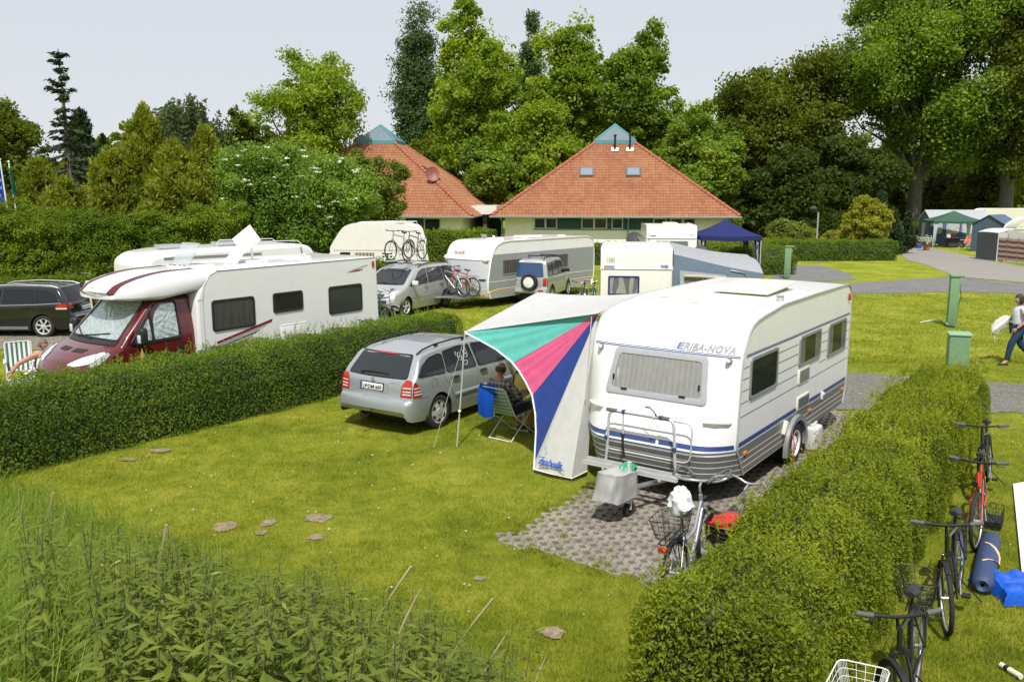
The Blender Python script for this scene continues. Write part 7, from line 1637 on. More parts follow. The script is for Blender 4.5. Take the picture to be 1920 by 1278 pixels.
n = 500000; Y = 6.3+15.5*rng.random(n)**1.35; X = rng.uniform(-1, 1.15, n)*(.66*Y+1.2); turf('grass', 'short mown grass blades of the near lawn', X, Y, .022, .052, .0042, M_blade, .9)
n = 180000; Y = 21+26*rng.random(n)**1.2; X = rng.uniform(-1, 1, n)*.75*Y
onroad = ((Y > 15.8) & (Y < 20.5) & (X > 6)) | (Y > 35.6) & (X > 11); turf('grass', 'mown grass blades of the lawns farther off', X[~onroad], Y[~onroad], .03, .07, .011, M_blade, .9)
# tufts in the paver pad
tc_ = []
for _ in range(60):
    a, b = (random.uniform(.1, 6), random.uniform(.0, .9)**2*1.3) if random.random() < .6 else (random.uniform(.0, .9)**2, random.uniform(.1, 3.2)); q = E0+EU*a+EN*b; m_ = random.randint(30, 120); tc_.append(np.stack([rng.normal(q.x, .05, m_), rng.normal(q.y, .05, m_)], 1))
tc_ = np.concatenate(tc_); _e = EARTH; _k = keepout; keepout = lambda X, Y: np.ones(len(X), bool); turf('grass', 'grass tufts growing between the paving stones', tc_[:, 0], tc_[:, 1], .02, .06, .004, M_blade, .9, .015)
# tall meadow grass at the foot of the bank
TALL = leafmat('tall_grass', (.045, .085, .010), (.165, .215, .035), (.30, .30, .09), nscale=1.2, gain=1.9)
def tallgrass(n, X, Y, hmin, hmax, wd):
    Z = bank(X, Y); h = rng.uniform(hmin, hmax, n); a = rng.random(n)*2*PI; b = rng.random(n)*2*PI; l1, l2 = h*.12*rng.random(n), h*rng.uniform(.15, .7, n); V = np.empty((n, 2, 4, 3), np.float32); c, s_ = np.cos(a), np.sin(a)
    base = np.stack([X, Y, Z-.01], 1); m1 = base+np.stack([l1*np.cos(b), l1*np.sin(b), h*.6], 1); tip = base+np.stack([l2*np.cos(b), l2*np.sin(b), h*(1-.15*l2/h)], 1); w = np.stack([c*wd, s_*wd, 0*c], 1)
    V[:, 0] = np.stack([base-w, base+w, m1+w*.8, m1-w*.8], 1); V[:, 1] = np.stack([m1-w*.8, m1+w*.8, tip+w*.1, tip-w*.1], 1); return V.reshape(-1, 4, 3)
n = 26000; t_ = rng.random(n); X = -8.2+8.4*t_; d_ = rng.normal(.75, .75, n); Y = 11-(4.8/7.3)*(X+7)-d_*1.2; k = (d_ > -.45) & (Y > 2.6) & (rng.random(n) < np.clip(1.15-.11*(X+8), .15, 1)); X, Y = X[k], Y[k]
V = tallgrass(len(X), X, Y, .25, .62, .0045); o = rawmesh('meadow_grass', TALL, V, 4, np.repeat(rng.random(len(X)), 2)); tag(o, 'tall uncut grass on the bank at the lower left', 'grass', kind='stuff')
n = 38000; X = -.4-4.4*rng.random(n)**.7; Y = rng.uniform(2.7, 5.8, n); V = tallgrass(n, X, Y, .35, .95, .0045); o = rawmesh('meadow_grass', TALL, V, 4, np.repeat(rng.random(n), 2)); tag(o, 'tall uncut grass among the nettles in the lower left corner', 'grass', kind='stuff')
# dry seed stalks
mb = MB()
for (x, y, l_, sx) in ((-.95, 3.9, 1.35, .35), (-.75, 3.8, 1.3, .25), (-.35, 4.6, 1.1, .3), (-3.1, 5.2, 1.2, .2), (-1.9, 4.1, 1.3, .15), (-2.7, 3.3, 1.1, .1), (-.6, 4.3, 1.25, .4), (.05, 5.4, .9, .2), (-4.6, 7.6, .9, .15), (-4.1, 7.3, .95, .2), (-5.3, 8.8, .85, .1)):
    z = bank(x, y); P = [(x+sx*l_*t*t, y-.05*t, z+l_*t) for t in np.linspace(0, 1, 9)]; mb.tube(P, [.0026]*6+[.0022, .0016, .001], 4)
    if random.random() < .5: mb.tube(P[-3:], [.004, .0065, .002], 5)
    else: mb.tube(P[-2:], [.003, .007], 4)
o = mb.build('dry_grass_stalks', pm('straw', (.42, .36, .20), .9, var=.2), smooth=60); tag(o, 'pale dry grass stalks rising above the nettles', 'grass', kind='stuff')
# nettles: stems with opposite pairs of drooping, pointed leaves
NET = leafmat('nettle_leaf', (.030, .052, .007), (.118, .142, .022), (.22, .21, .05), nscale=2.5, trans=.45, gain=2.0); NST = pm('nettle_stem', (.065, .058, .034), .8, var=.3)
def limit(x):   # upper outline of the patch in the picture
    return float(np.interp(x, [0, 150, 300, 420, 560, 720, 800, 930, 980, 1010], [925, 965, 985, 1010, 1018, 1055, 1100, 1125, 1225, 1290]))
def topix(X, Y, Z):
    c, s = math.cos(PITCH), math.sin(PITCH); z = Z-CAMH; f = Y*c-z*s; return 960+1620*X/f, 639-1620*(Y*s+z*c)/f
mb = MB(); LP, LA, LB, LR = [], [], [], []; cnt = 0
for _ in range(14000):
    if cnt >= 760: break
    Y = random.uniform(2.7, 7.2); X = random.uniform(-.62*Y, .02*Y); z = bank(X, Y)
    if z < .12: continue
    h = random.uniform(.75, 1.25)*(1 if z > .5 else .75); u_, v_ = topix(X, Y, z+h)
    if u_ < 190 and v_ > 985 and random.random() < .75: continue
    if v_ < limit(u_)-(random.uniform(-30, 6) if random.random() < .85 else 45*random.random()) or v_ > 1500 or u_ < -60: continue
    cnt += 1; tx, ty = random.uniform(-.12, .12), random.uniform(-.08, .08); P = [(X+tx*t*t*h, Y+ty*t*t*h, z+h*t) for t in np.linspace(0, 1, 7)]; mb.tube(P, [.0038]*3+[.0033, .0028, .002, .0012], 5)
    k = random.randint(12, 17); rot = random.random()*PI
    for j in range(k):
        t = .32+.68*(j+.4)/k; q = 4 if t < .95 else 4; sz = (.040*math.sin(PI*min(1, (1.12-t)*1.15))+.016)*random.uniform(.8, 1.15)
        for s_ in range(2):
            a = rot+PI*s_+(PI/2)*(j % 2)+random.uniform(-.25, .25); dr = -.45*(1-t)-.15+.5*(t > .93); d = np.array([math.cos(a), math.sin(a), dr]); d /= np.linalg.norm(d); b0 = np.array([X+tx*t*t*h, Y+ty*t*t*h, z+h*t])+d*.012
            sd = np.cross(d, [0, 0, 1.]); sd /= np.linalg.norm(sd); sd = sd+.25*np.array([0, 0, random.uniform(-1, 1)]); LP.append((b0, d*sz, sd*sz*.31, np.array([0, 0, -sz*.30])))
            LR.append(random.random()*.7+.3*t)
    # flower strings at the leaf axils
V = np.empty((len(LP)*2, 4, 3), np.float32)
for i, (b0, A, B, dp) in enumerate(LP):
    mid = b0+A*.85+np.array([0, 0, .006]); tip = b0+A*2.+dp; lf = b0+A*.75+B+dp*.25; rt_ = b0+A*.75-B+dp*.25
    V[2*i] = (b0, lf, tip, mid); V[2*i+1] = (b0, mid, tip, rt_)
t = thing('nettle_patch', 'patch of tall stinging nettles on the bank in the lower left', 'nettles'); t['kind'] = 'stuff'
rawmesh('leaves', NET, V, 4, np.repeat(np.array(LR), 2), t); mb.build('stems', NST, t, smooth=60)
# daisies
n = 260; Y = 8+13*rng.random(n)**1.1; X = rng.uniform(-.6, .62, n)*Y; k = _k(X, Y); X, Y = X[k], Y[k]; n = len(X); P = np.stack([X, Y, bank(X, Y)+.045], 1); A, B = leafaxes(n, np.tile([[0, -.6, 1.]], (n, 1)), .013, .013, rng, .3); o = cards('daisies', WFL, P, A, B, rng.random(n)); tag(o, 'white daisies scattered over the lawn', 'flowers', kind='stuff')
# ------------------------------------------------------------------ bicycles
M_spoke = pm('spoke_steel', (.45, .45, .45), .3, metal=.8); M_rim = pm('rim_alloy', (.50, .50, .50), .35, metal=.7); M_saddle = pm('saddle_vinyl', (.022, .022, .024), .45, var=.2); M_grip = pm('grip_foam', (.10, .10, .105), .8)
def bicycle(label, x, y, az, frame, z=0., lean=0., group=None, bar='flat', rack=True, basket=None, guard=True, spokes=24, tyre=None, steer=0., stand=True, light=True, loop=False, tail=0, detail=True):
    t = thing('bicycle', label, 'bicycle', (x, y, z), az=az, group=group, tilt=(R(lean), 0)); RW = .345; HR, HF = (-.54, .345), (.545, .345)
    fm = frame
    for k, hx in enumerate((HR[0], HF[0])):
        sg = math.sin(R(steer)) if k else 0; cg = math.cos(R(steer)) if k else 1
        def W(r, a, d=0.): u_ = r*math.cos(a); return (hx+u_*cg-d*sg, u_*sg+d*cg, RW+r*math.sin(a))
        n = 36; mb = MB(); mb.tube([W(RW-.018, 2*PI*i/n) for i in range(n)], .023, 8, closed=True); wo = mb.build('wheel', tyre or M_rubber, t, smooth=60)
        mb = MB(); mb.tube([W(RW-.042, 2*PI*i/n) for i in range(n)], .011, 6, closed=True)
        for i in range(spokes): a = 2*PI*i/spokes; mb.tube([W(.02, a+(.9 if i % 2 else -.9), .025*(1 if i % 4 < 2 else -1)), W(RW-.045, a)], .0013, 3, 1)
        mb.tube([W(0, 0, -.05), W(0, 0, .05)], .022, 8); mb.build('rim', [M_rim, M_spoke], wo, smooth=60)
        if guard:
            mb = MB(); a0, a1 = (10, 215) if k == 0 else (-8, 150)
            mb.loft([[W(RW+.022-.006*abs(d)/.022, R(a0+(a1-a0)*i/16) if k == 0 else R(180-a1+(a1-a0)*i/16+30), d) for d in (-.024, 0, .024)] for i in range(17)], closed=False); mb.build('mudguard', M_black if detail else M_rim, wo, smooth=60)
    BB, SC, HT, HB_ = (-.10, 0, .285), (-.26, 0, .78), (.37, 0, .90), (.405, 0, .74)
    mb = MB()
    if loop: mb.tube([HB_, (.16, 0, .46), BB], .021, 8); mb.tube([(.385, 0, .83), (.12, 0, .58), (-.19, 0, .56)], .018, 8)
    else: mb.tube([HT, SC], .021, 8); mb.tube([HB_, BB], .027, 8)
    mb.tube([BB, SC, (-.275, 0, .86)], .017, 8); mb.tube([HT, HB_], .023, 8)
    for s in (-.06, .06): mb.tube([(-.10, s*.5, .285), (HR[0], s, HR[1])], .011, 6); mb.tube([(-.25, s*.4, .74), (HR[0], s, HR[1])], .009, 6)
    mb.build('frame', fm, t, smooth=60)
    mb = MB(); cg, sg = math.cos(R(steer)), math.sin(R(steer))
    def S(x_, y_, z_): return (.40+(x_-.40)*cg-y_*sg, (x_-.40)*sg+y_*cg, z_)
    for s in (-.06, .06): mb.tube([S(.41, s*.7, .73), S(.45, s, .60), S(HF[0], s, HF[1])], .012, 6)
    mb.tube([S(.41, -.045, .735), S(.41, .045, .735)], .018, 6); mb.build('fork', fm, t, smooth=60)
    mb = MB(); st = [S(.37, 0, .90), S(.355, 0, 1.0), S(.43, 0, 1.03)]; mb.tube(st, .014, 8)
    if bar == 'flat': B = [S(.38, -.31, 1.05), S(.42, -.16, 1.04), S(.43, 0, 1.03), S(.42, .16, 1.04), S(.38, .31, 1.05)]; G = [(0, 1), (4, 3)]
    elif bar == 'swept': B = [S(.12, -.33, 1.04), S(.26, -.31, 1.08), S(.42, -.18, 1.10), S(.44, 0, 1.04), S(.42, .18, 1.10), S(.26, .31, 1.08), S(.12, .33, 1.04)]; G = [(0, 1), (6, 5)]
    else: B = [S(.50, -.10, 1.06), S(.62, -.22, 1.12), S(.58, -.30, 1.14), S(.40, -.31, 1.10), S(.36, -.20, 1.06), S(.42, 0, 1.04), S(.36, .20, 1.06), S(.40, .31, 1.10), S(.58, .30, 1.14), S(.62, .22, 1.12), S(.50, .10, 1.06)]; G = [(0, 1, 2, 3), (10, 9, 8, 7)]
    mb.tube(arc3(B, .06, 4), .014, 6); hbo = mb.build('handlebar', M_rim if bar != 'flat' else M_black, t, smooth=60)
    for g in G:
        mb = MB()
        if bar == 'loop': mb.tube(arc3([B[i] for i in g], .06, 4), .019, 8)
        else: p, q = Vector(B[g[0]]), Vector(B[g[1]]); mb.tube([tuple(p+(p-q)*.05), tuple(p.lerp(q, .75))], .022, 8)
        mb.build('grip', M_grip, hbo, smooth=60)
        if detail: p, q = Vector(B[g[0]]), Vector(B[g[-1]]); o = Vector((cg*.05, sg*.05, -.02)); mb = MB(); mb.tube([tuple(p.lerp(q, .9)), tuple(p.lerp(q, .7)+o), tuple(p.lerp(q, .1)+o*1.3)], .006, 5); mb.build('brake_lever', M_black if bar == 'flat' else M_rim, hbo)
    mb = MB(); P = []
    for i in range(9):
        f = i/8; w = .105*math.sin(PI*min(1, .35+.65*(1-f)))**.7*(1.05-.72*f); P.append([(-.42+.27*f, w*math.cos(a), .945+.02*f*f+.030*math.sin(a)*(1 if math.sin(a) > 0 else .9)-.012*math.sin(PI*f)) for a in [2*PI*j/12 for j in range(12)]])
    mb.loft(P, caps=True); mb.tube([(-.28, 0, .86), (-.29, 0, .93)], .014, 6); mb.build('saddle', M_saddle, t, smooth=60)
    mb = MB(); a = R(-35); d = (math.cos(a)*.17, math.sin(a)*.17)
    for s in (-1, 1): mb.tube([(BB[0], s*.055, BB[2]), (BB[0]+s*d[0], s*.075, BB[2]+s*d[1])], .010, 5); mb.box((BB[0]+s*d[0], s*.125, BB[2]+s*d[1]), (.09, .08, .022), 1)
    mb.tube([(BB[0]+.09*math.cos(2*PI*i/20), -.05, BB[2]+.09*math.sin(2*PI*i/20)) for i in range(20)], .006, 4, closed=True); mb.build('crank', [M_steel, M_black], t)
    if rack:
        mb = MB(); Q = [(-.34, -.06, .745), (-.80, -.065, .745), (-.82, 0, .745), (-.80, .065, .745), (-.34, .06, .745)]; mb.tube(Q, .006, 5); mb.tube([(-.34, 0, .745), (-.82, 0, .745)], .005, 5)
        for s in (-.065, .065): mb.tube([(-.60, s, .745), (HR[0], s*1.1, HR[1])], .006, 5); mb.tube([(-.75, s, .745), (HR[0], s*1.1, HR[1])], .005, 5)
        mb.build('rack', M_black if detail else M_steel, t)
    if tail: mb = MB(); mb.rbox((-.845, 0, .71), (.04, .10, .05), .012); mb.rbox((-.86, 0, .45), (.03, .05, .07), .01); mb.build('rear_light', M_redlens, t)
    if light and detail: mb = MB(); mb.tube([S(.47, 0, .80), S(.56, 0, .80)], [.02, .035], 8); mb.build('front_light', M_black, t)
    if stand: mb = MB(); mb.tube([(-.18, .04, .27), (-.26, .24, .015)], .008, 5); mb.build('kickstand', M_black, t)
    if basket:
        kind, bm, bx, bz = basket; mb = MB(); w0, w1, l0, l1, hh = .13, .17, .16, .21, .20; c = bx; g = .0022
        def ring(f): w, l = w0+(w1-w0)*f, l0+(l1-l0)*f; return rrect(0, 0, 2*l, 2*w, .05, 2), bz+hh*f
        for f in (0, .25, .5, .75, 1): P, zz = ring(f); mb.tube([(c+p[0], p[1], zz) for p in P], g*(2.4 if f == 1 else 1), 4, closed=True)
        P0_, z0 = ring(0); P1_, z1 = ring(1); k = 44; 
        for i in range(k):
            f = i/k*len(P0_); j = int(f); e = f-j; a_ = [P0_[j][q]+(P0_[(j+1) % len(P0_)][q]-P0_[j][q])*e for q in (0, 1)]; b_ = [P1_[j][q]+(P1_[(j+1) % len(P1_)][q]-P1_[j][q])*e for q in (0, 1)]; mb.tube([(c+a_[0], a_[1], z0), (c+b_[0], b_[1], z1)], g, 3)
        for i in range(-5, 6): mb.tube([(c+i*.03, -w0, z0), (c+i*.03, w0, z0)], g, 3)
        if kind == 'solid': mb.loft([[(c+p[0]*.98, p[1]*.98, ring(f)[1]) for p in ring(f)[0]] for f in (0, 1)])
        mb.build('basket', bm, t, smooth=60)
    return t
F_black = paint('bike_black', (.010, .010, .012), .25); F_red = paint('bike_red', (.50, .035, .010), .25); F_silver = paint('bike_silver', (.42, .44, .47), .3, .5); F_green = paint('bike_green', (.02, .17, .09), .3); F_grey = paint('bike_grey', (.10, .105, .11), .3)
M_mesh = pm('mesh_black', (.012, .012, .012), .5); BG = 'bicycles leaning along the right-hand hedge'
bicycle('black bicycle at the far end of the row along the hedge', 6.75, 11.78, 213, F_black, lean=5, group=BG, guard=False, steer=6, tyre=M_rubber, rack=False)
bicycle('bicycle with bright red frame, second from the far end of the row', 5.82, 10.2, 211, F_red, lean=4, group=BG, steer=-8, rack=False, guard=False)
bicycle('black trekking bicycle with curved bar ends in the middle of the row', 4.50, 8.22, 213, F_black, lean=5, group=BG, steer=16, bar='flat')
bicycle('black bicycle with a black wire basket behind its saddle', 3.22, 6.42, 212, F_black, lean=4, group=BG, steer=30, basket=('wire', M_mesh, -.60, .76), tyre=pm('tyre_brown_wall', (.05, .04, .03), .8))
bicycle('bicycle with white wire basket cut off by the bottom picture edge', 2.06, 4.80, 213, F_silver, lean=4, group=BG, basket=('wire', pm('wire_white', (.72, .72, .70), .4), -.58, .79))
bF = bicycle('silver bicycle with looped grey handlebar and a wire basket on the paving', 1.97, 8.78, 30, F_silver, lean=-5, bar='loop', loop=True, basket=('wire', M_mesh, -.58, .77), tail=1, group='bicycles between the caravan and the hedge')
bG = bicycle('dark bicycle with swept handlebar standing against the hedge beside the silver one', 2.31, 8.74, 27, F_grey, lean=5, bar='swept', loop=True, basket=('solid', M_mesh, -.58, .77), tail=1, group='bicycles between the caravan and the hedge', steer=-12)
def lump(name, label, cat, c, dims, mat, seed, fold=.10, n=26, sag=.25, top=0., az=0.):
    """crumpled bag: displaced ellipsoid resting on its flattened base"""
    t = thing(name, label, cat, c, az=az); mb = MB(); P = []
    for i in range(n//2+1):
        a = PI*i/(n//2); ring = []
        for j in range(n):
            b = 2*PI*j/n; d = Vector((math.sin(a)*math.cos(b), math.sin(a)*math.sin(b), -math.cos(a))); q = noise.noise(d*2.1+Vector((seed, 0, 0)))*fold*1.6+noise.noise(d*5+Vector((0, seed, 0)))*fold*.7
            r = 1+q; z = d.z*r; z = max(z, -1+sag)+1-sag; ring.append((d.x*r*dims[0]*(1-top*max(0, d.z)), d.y*r*dims[1]*(1-top*max(0, d.z)), z*dims[2]))
        P.append(ring)
    mb.loft(P); mb.build('bag', mat, t, smooth=35); return t
def bikept(b, p): b_ = Matrix.Translation(b.location) @ b.rotation_euler.to_matrix().to_4x4(); return tuple(b_ @ Vector(p))
t = lump('carrier_bag', 'white crumpled plastic bag pulled over the saddle of the silver bicycle', 'bag', bikept(bF, (-.30, .0, .885)), (.16, .13, .17), pm('bag_white', (.74, .75, .77), .4, bump=.4, bscale=14), 3.1, .22, top=.25)
t = lump('shopping_bag', 'red bag lying in the basket of the dark bicycle', 'bag', bikept(bG, (-.46, -.03, .86)), (.21, .15, .08), pm('bag_red', (.50, .02, .02), .4, bump=.4, bscale=14), 1.7, .20, az=50)
# roof bicycles, drawbar bicycles, carrier bicycles, pair beside the off-roader
RB = 'bicycles carried on the roof of the silver people carrier'
dv = Vector((math.sin(R(MVAZ)), math.cos(R(MVAZ)))); lv = Vector((-dv.y, dv.x))
for k, (o, e, mt, lb) in enumerate(((-.42, .05, F_grey, 'grey bicycle on the roof of the people carrier, nearer the old white van'), (.30, -.10, F_silver, 'silver bicycle on the roof of the people carrier, above its open side windows'))):
    p = MVM+lv*(-o)*1.+dv*e; bicycle(lb, p.x, p.y, MVAZ+(4 if k else -3), mt, z=1.80, group=RB, detail=False, spokes=14, stand=False, rack=k == 0)
mb = MB()
for e in (-.55, .55): c = MVM+dv*e; mb.tube([(c.x-lv.x*.62, c.y-lv.y*.62, 1.735), (c.x+lv.x*.62, c.y+lv.y*.62, 1.735)], .022, 6)
for o in (-.42, .30): c = MVM-lv*o; mb.tube([(c.x-dv.x*.75, c.y-dv.y*.75, 1.785), (c.x+dv.x*.75, c.y+dv.y*.75, 1.785)], .025, 6, 1); mb.tube([(c.x+lv.x*.1, c.y+lv.y*.1, 1.79), (c.x+dv.x*.12, c.y+dv.y*.12, 2.35)], .014, 6, 1)
o = mb.build('roof_bars', [M_black, M_alu], MVT); o.matrix_parent_inverse = (Matrix.Translation(MVT.location) @ MVT.rotation_euler.to_matrix().to_4x4()).inverted()
def dpt(s, y): du = (math.sin(R(DAZ)), math.cos(R(DAZ))); dn = (math.cos(R(DAZ)), -math.sin(R(DAZ))); return DP[0]+du[0]*s-dn[0]*y, DP[1]+du[1]*s-dn[1]*y
bicycle('white bicycle on the drawbar of the long grey caravan', *dpt(-.78, 1.05), DAZ-90, F_silver, z=.45, detail=False, spokes=14, stand=False, group='bicycles on the drawbar of the grey caravan'); bicycle('red bicycle on the drawbar, closest to the front of the grey caravan', *dpt(-.50, .85), DAZ-92, F_red, z=.45, detail=False, spokes=14, stand=False, group='bicycles on the drawbar of the grey caravan')
for s, mt, lb, y in ((4.98, F_green, 'green bicycle on the carrier behind the burgundy and white motorhome', .62), (5.22, F_silver, 'silver bicycle on the carrier behind the motorhome, outside the green one', .50)):
    p = MW(s, y); bicycle(lb, p[0], p[1], AZ+90, mt, z=.62, detail=False, spokes=14, stand=False, group='bicycles on the motorhome carrier', bar='swept')
mb = MB(); p = MW(4.72, .0, .6)
for s in (4.98, 5.22): a, b = MW(s, -.3, .60), MW(s, 1.6, .60); mb.tube([a, b], .025, 6)
for y in (.2, 1.2): mb.tube([MW(4.68, y, .58), MW(5.3, y, .58)], .025, 6)
o = mb.build('bicycle_carrier', M_alu, mh); o.matrix_parent_inverse = (Matrix.Translation(mh.location) @ mh.rotation_euler.to_matrix().to_4x4()).inverted()
bicycle('grey touring bicycle standing right of the silver off-road car', pxd(1097, 30), 30.6, 195, F_grey, detail=False, spokes=14, bar='loop', group='bicycles beside the silver off-road car'); bicycle('green bicycle next to the small white caravan wall', pxd(1119, 30), 30.9, 190, F_green, detail=False, spokes=14, bar='swept', group='bicycles beside the silver off-road car')
# ------------------------------------------------------------------ things lying on the grass at the right
q0, q1 = px(1858, 1012, .1), px(1843, 1093, .1); v = Vector((q1[0]-q0[0], q1[1]-q0[1])); t = thing('rolled_mat', 'rolled dark blue mat tied with a beige strap on the grass', 'mat', (q0[0], q0[1], .115), rz=math.atan2(v.y, v.x))
Lm = v.length+.1; mb = MB(); mb.loft([[(s, r*math.cos(a)*(1+.02*math.sin(5*a+9*s)), r*math.sin(a)*(1+.02*math.sin(7*a))) for a in [2*PI*i/24 for i in range(24)]] for s, r in ((0, .02), (.0, .085), (.03, .105), (Lm*.5, .112), (Lm-.04, .108), (Lm, .09), (Lm+.015, .06), (Lm-.01, .02))]); mb.build('roll', pm('mat_navy', (.035, .055, .14), .6, bump=.5, bscale=12), t, smooth=50)
mb = MB(); P = [(Lm*(.30+.40*k/12), .117*math.cos(R(-40+150*abs(((k/6) % 2)-1))), .117*math.sin(R(-40+150*abs(((k/6) % 2)-1)))) for k in range(13)]; mb.tube(P, .01, 6, flat=(.016, .004)); mb.build('strap', pm('strap_beige', (.55, .42, .28), .8), t)
q = px(1905, 1108, .05); t = thing('tarpaulin', 'crumpled bright blue plastic tarpaulin at the right edge of the grass', 'tarpaulin', (q[0]+.08, q[1], 0)); mb = MB()
def tp(u_, v_): x, y = (u_-.5)*.72, (v_-.5)*.62; e = min(u_, 1-u_, v_, 1-v_); return (x+.05*math.sin(5*v_), y+.05*math.sin(4*u_+1), .012+min(e*3.2, .16)*(.75+.5*noise.noise(Vector((u_*5, v_*5, 1))))+.03*abs(noise.noise(Vector((u_*9, v_*9, 4))))*(e > .02))
mb.grid(tp, 40, 40); mb.build('sheet', pm('tarp_blue', (.006, .085, .48), .55, var=.15, bump=.3, bscale=25, spec=.3), t, smooth=25)
q = px(1900, 912); t = thing('white_panel', 'long white panel lying on the grass at the right edge', 'panel', (q[0], q[1], 0)); mb = MB(); P = [px(1899, 912), px(1915, 1078), px(1962, 1076), px(1942, 905)]
mb.prism([(a-q[0], b-q[1]) for a, b in P], lambda a, b, d: (a, b, d+.02*math.sin(2*b)), .02, .045); mb.build('sheet', pm('panel_white', (.78, .78, .77), .5, var=.03), t)
q = px(1856, 985, 0); t = thing('wire_basket', 'empty black wire bicycle basket on the grass beside the red bicycle', 'basket', (q[0], q[1], .01), az=35); mb = MB(); hx, hy, hz_ = .16, .13, .24
for z in (0, .06, .12, .18, .24): mb.tube([(sx*hx, sy*hy, z) for sx, sy in ((-1, -1), (1, -1), (1, 1), (-1, 1))], .004 if z == .24 else .0022, 4, closed=True)
for i in range(11): x = -hx+2*hx*i/10; mb.tube([(x, -hy, hz_), (x, -hy, 0), (x, hy, 0), (x, hy, hz_)], .0022, 3)
for i in range(9): y = -hy+2*hy*i/8; mb.tube([(-hx, y, hz_), (-hx, y, 0), (hx, y, 0), (hx, y, hz_)], .0022, 3)
mb.loft([[(sx*hx*.97, sy*hy*.97, z) for sx, sy in ((-1, -1), (1, -1), (1, 1), (-1, 1))] for z in (.0, .10)], caps=True); mb.build('wire', M_mesh, t); mb = MB(); mb.tube([(hx, -.05, hz_*.8), (hx+.02, -.03, hz_), (hx+.02, .03, hz_), (hx, .05, hz_*.8)], .006, 5); mb.build('hook', M_black, t)
q = px(1893, 1262); t = thing('pump', 'short white tube with black band lying on the grass at the bottom right', 'tube', (q[0], q[1], .03), az=165); mb = MB(); mb.tube([(-.10, 0, 0), (.12, 0, .01)], .026, 10); mb.build('tube', M_cream, t); mb = MB(); mb.tube([(-.05, 0, .003), (-.01, 0, .005)], .029, 10); mb.build('band', M_black, t)
# ------------------------------------------------------------------ site furniture
M_pgreen = pm('post_green', (.16, .28, .14), .55, var=.08, dirt=.15)
def post(label, pxx, py, w, h, cable=False):
    q = px(pxx, py); t = thing('power_post', label, 'power post', (q[0], q[1], 0), rz=R(-12)); mb = MB(); mb.rbox((0, 0, h/2), (w, w*.8, h), .012); mb.box((0, -w*.4-.002, h*.62), (w*.8, .004, .012)); mb.build('column', M_pgreen, t)
    mb = MB(); mb.rbox((w*.18, 0, h+.02), (w*1.5, w*1.05, .05), .012); mb.build('cap', M_pgreen, t)
    mb = MB(); mb.rbox((w*.5+.03, -.02, h*.86), (.06, .10, .14), .012); mb.rbox((-w*.5-.03, -.02, h*.67), (.05, .05, .05), .01); mb.build('socket', M_greyframe, t)
    if cable: mb = MB(); mb.tube([(w*.55, -.02, h*.82), (w*.8, -.02, h*.6), (w*.55, -.04, h*.45), (w*.5, -.05, .02)], .012, 5); mb.build('cable', M_black, t)
    mb = MB(); mb.rbox((-.05, -.2, .02), (.2, .18, .06), .02); mb.build('foot', M_black, t); return q
q = post('tall green power post on the lawn with a black cable', 1783, 612, .27, 1.58, True); post('green power post beside the hedge block, above the caravan roof', 1475, 522, .30, 1.55)
mb = MB(); a, b = px(1725, 606), px(1765, 603); P = [(a[0], a[1], .03), ((a[0]+b[0])/2, (a[1]+b[1])/2+.1, .05), (b[0], b[1], .06), (q[0]-.25, q[1]-.25, .12)]; mb.tube(P, .016, 5); tag(mb.build('lawn_cable', M_white), 'pale cable lying on the lawn beside the tall green post', 'cable')
q = px(1795, 702); t = thing('cabinet', 'squat green metal cabinet behind the far end of the privet hedge', 'cabinet', (q[0], q[1], 0), rz=R(-16)); mb = MB(); mb.rbox((0, .15, .46), (.44, .34, .92), .012); mb.build('case', M_pgreen, t); mb = MB(); mb.rbox((0, .15, .945), (.50, .40, .035), .008, M=Matrix.Rotation(R(4), 3, 'X')); mb.build('lid', pm('lid_green', (.24, .38, .23), .5), t); mb = MB(); mb.box((0, -.022, .46), (.38, .004, .8)); mb.build('door', M_pgreen, t)
lx, ly = at(1533, 57); t = thing('street_lamp', 'thin lamp post with dark lantern in front of the shaded trees', 'lamp', (lx, ly, 0)); mb = MB(); mb.tube([(0, 0, 0), (0, 0, 2.85)], [.055, .045], 8); mb.build('pole', M_alupaint, t); mb = MB(); mb.lathe([(.05, 2.85), (.16, 2.90), (.25, 3.05), (.25, 3.12), (.12, 3.25), (.001, 3.28)], (-.32, 0, .0), 'Z', 14); mb.tube([(0, 0, 2.85), (-.32, 0, 2.93)], .03, 6); mb.build('lantern', pm('lantern_dark', (.045, .045, .05), .4), t)
def pot(label, pxx, py, Yd, r, fl=True):
    q = (pxd(pxx, Yd), Yd); t = thing('flower_pot', label, 'flower pot', (*q, 0)); mb = MB(); mb.lathe([(.001, 0), (r*.7, 0), (r, r*1.5), (r*1.08, r*1.5), (r*1.08, r*1.75), (r*.9, r*1.75), (.001, r*1.6)], n=16); mb.build('pot', pm('terracotta', (.32, .12, .06), .8), t)
    c = np.tile([[0, 0, r*2.7]], (260, 1))+rng.normal(size=(260, 3))*np.array([r*.95, r*.95, r*.55]); A, B = leafaxes(260, rng.normal(size=(260, 3))+np.array([0, -.6, .6]), .06, .04, rng); cards('foliage', PRI, c, A, B, rng.random(260), t); A, B = leafaxes(260, rng.normal(size=(260, 3))+np.array([0, -.6, .6]), .055, .05, rng); cards('blossom', WFL, c+np.array([0, -.05, .08]), A, B, rng.random(260), t)
pot('left pot of white flowers at the kerb by the green gazebo', 1687, 460, 67, .26); pot('middle pot of white flowers beside the blue tub', 1713, 464, 65, .24); pot('right pot of white flowers on the grass edge', 1741, 469, 62.5, .25)
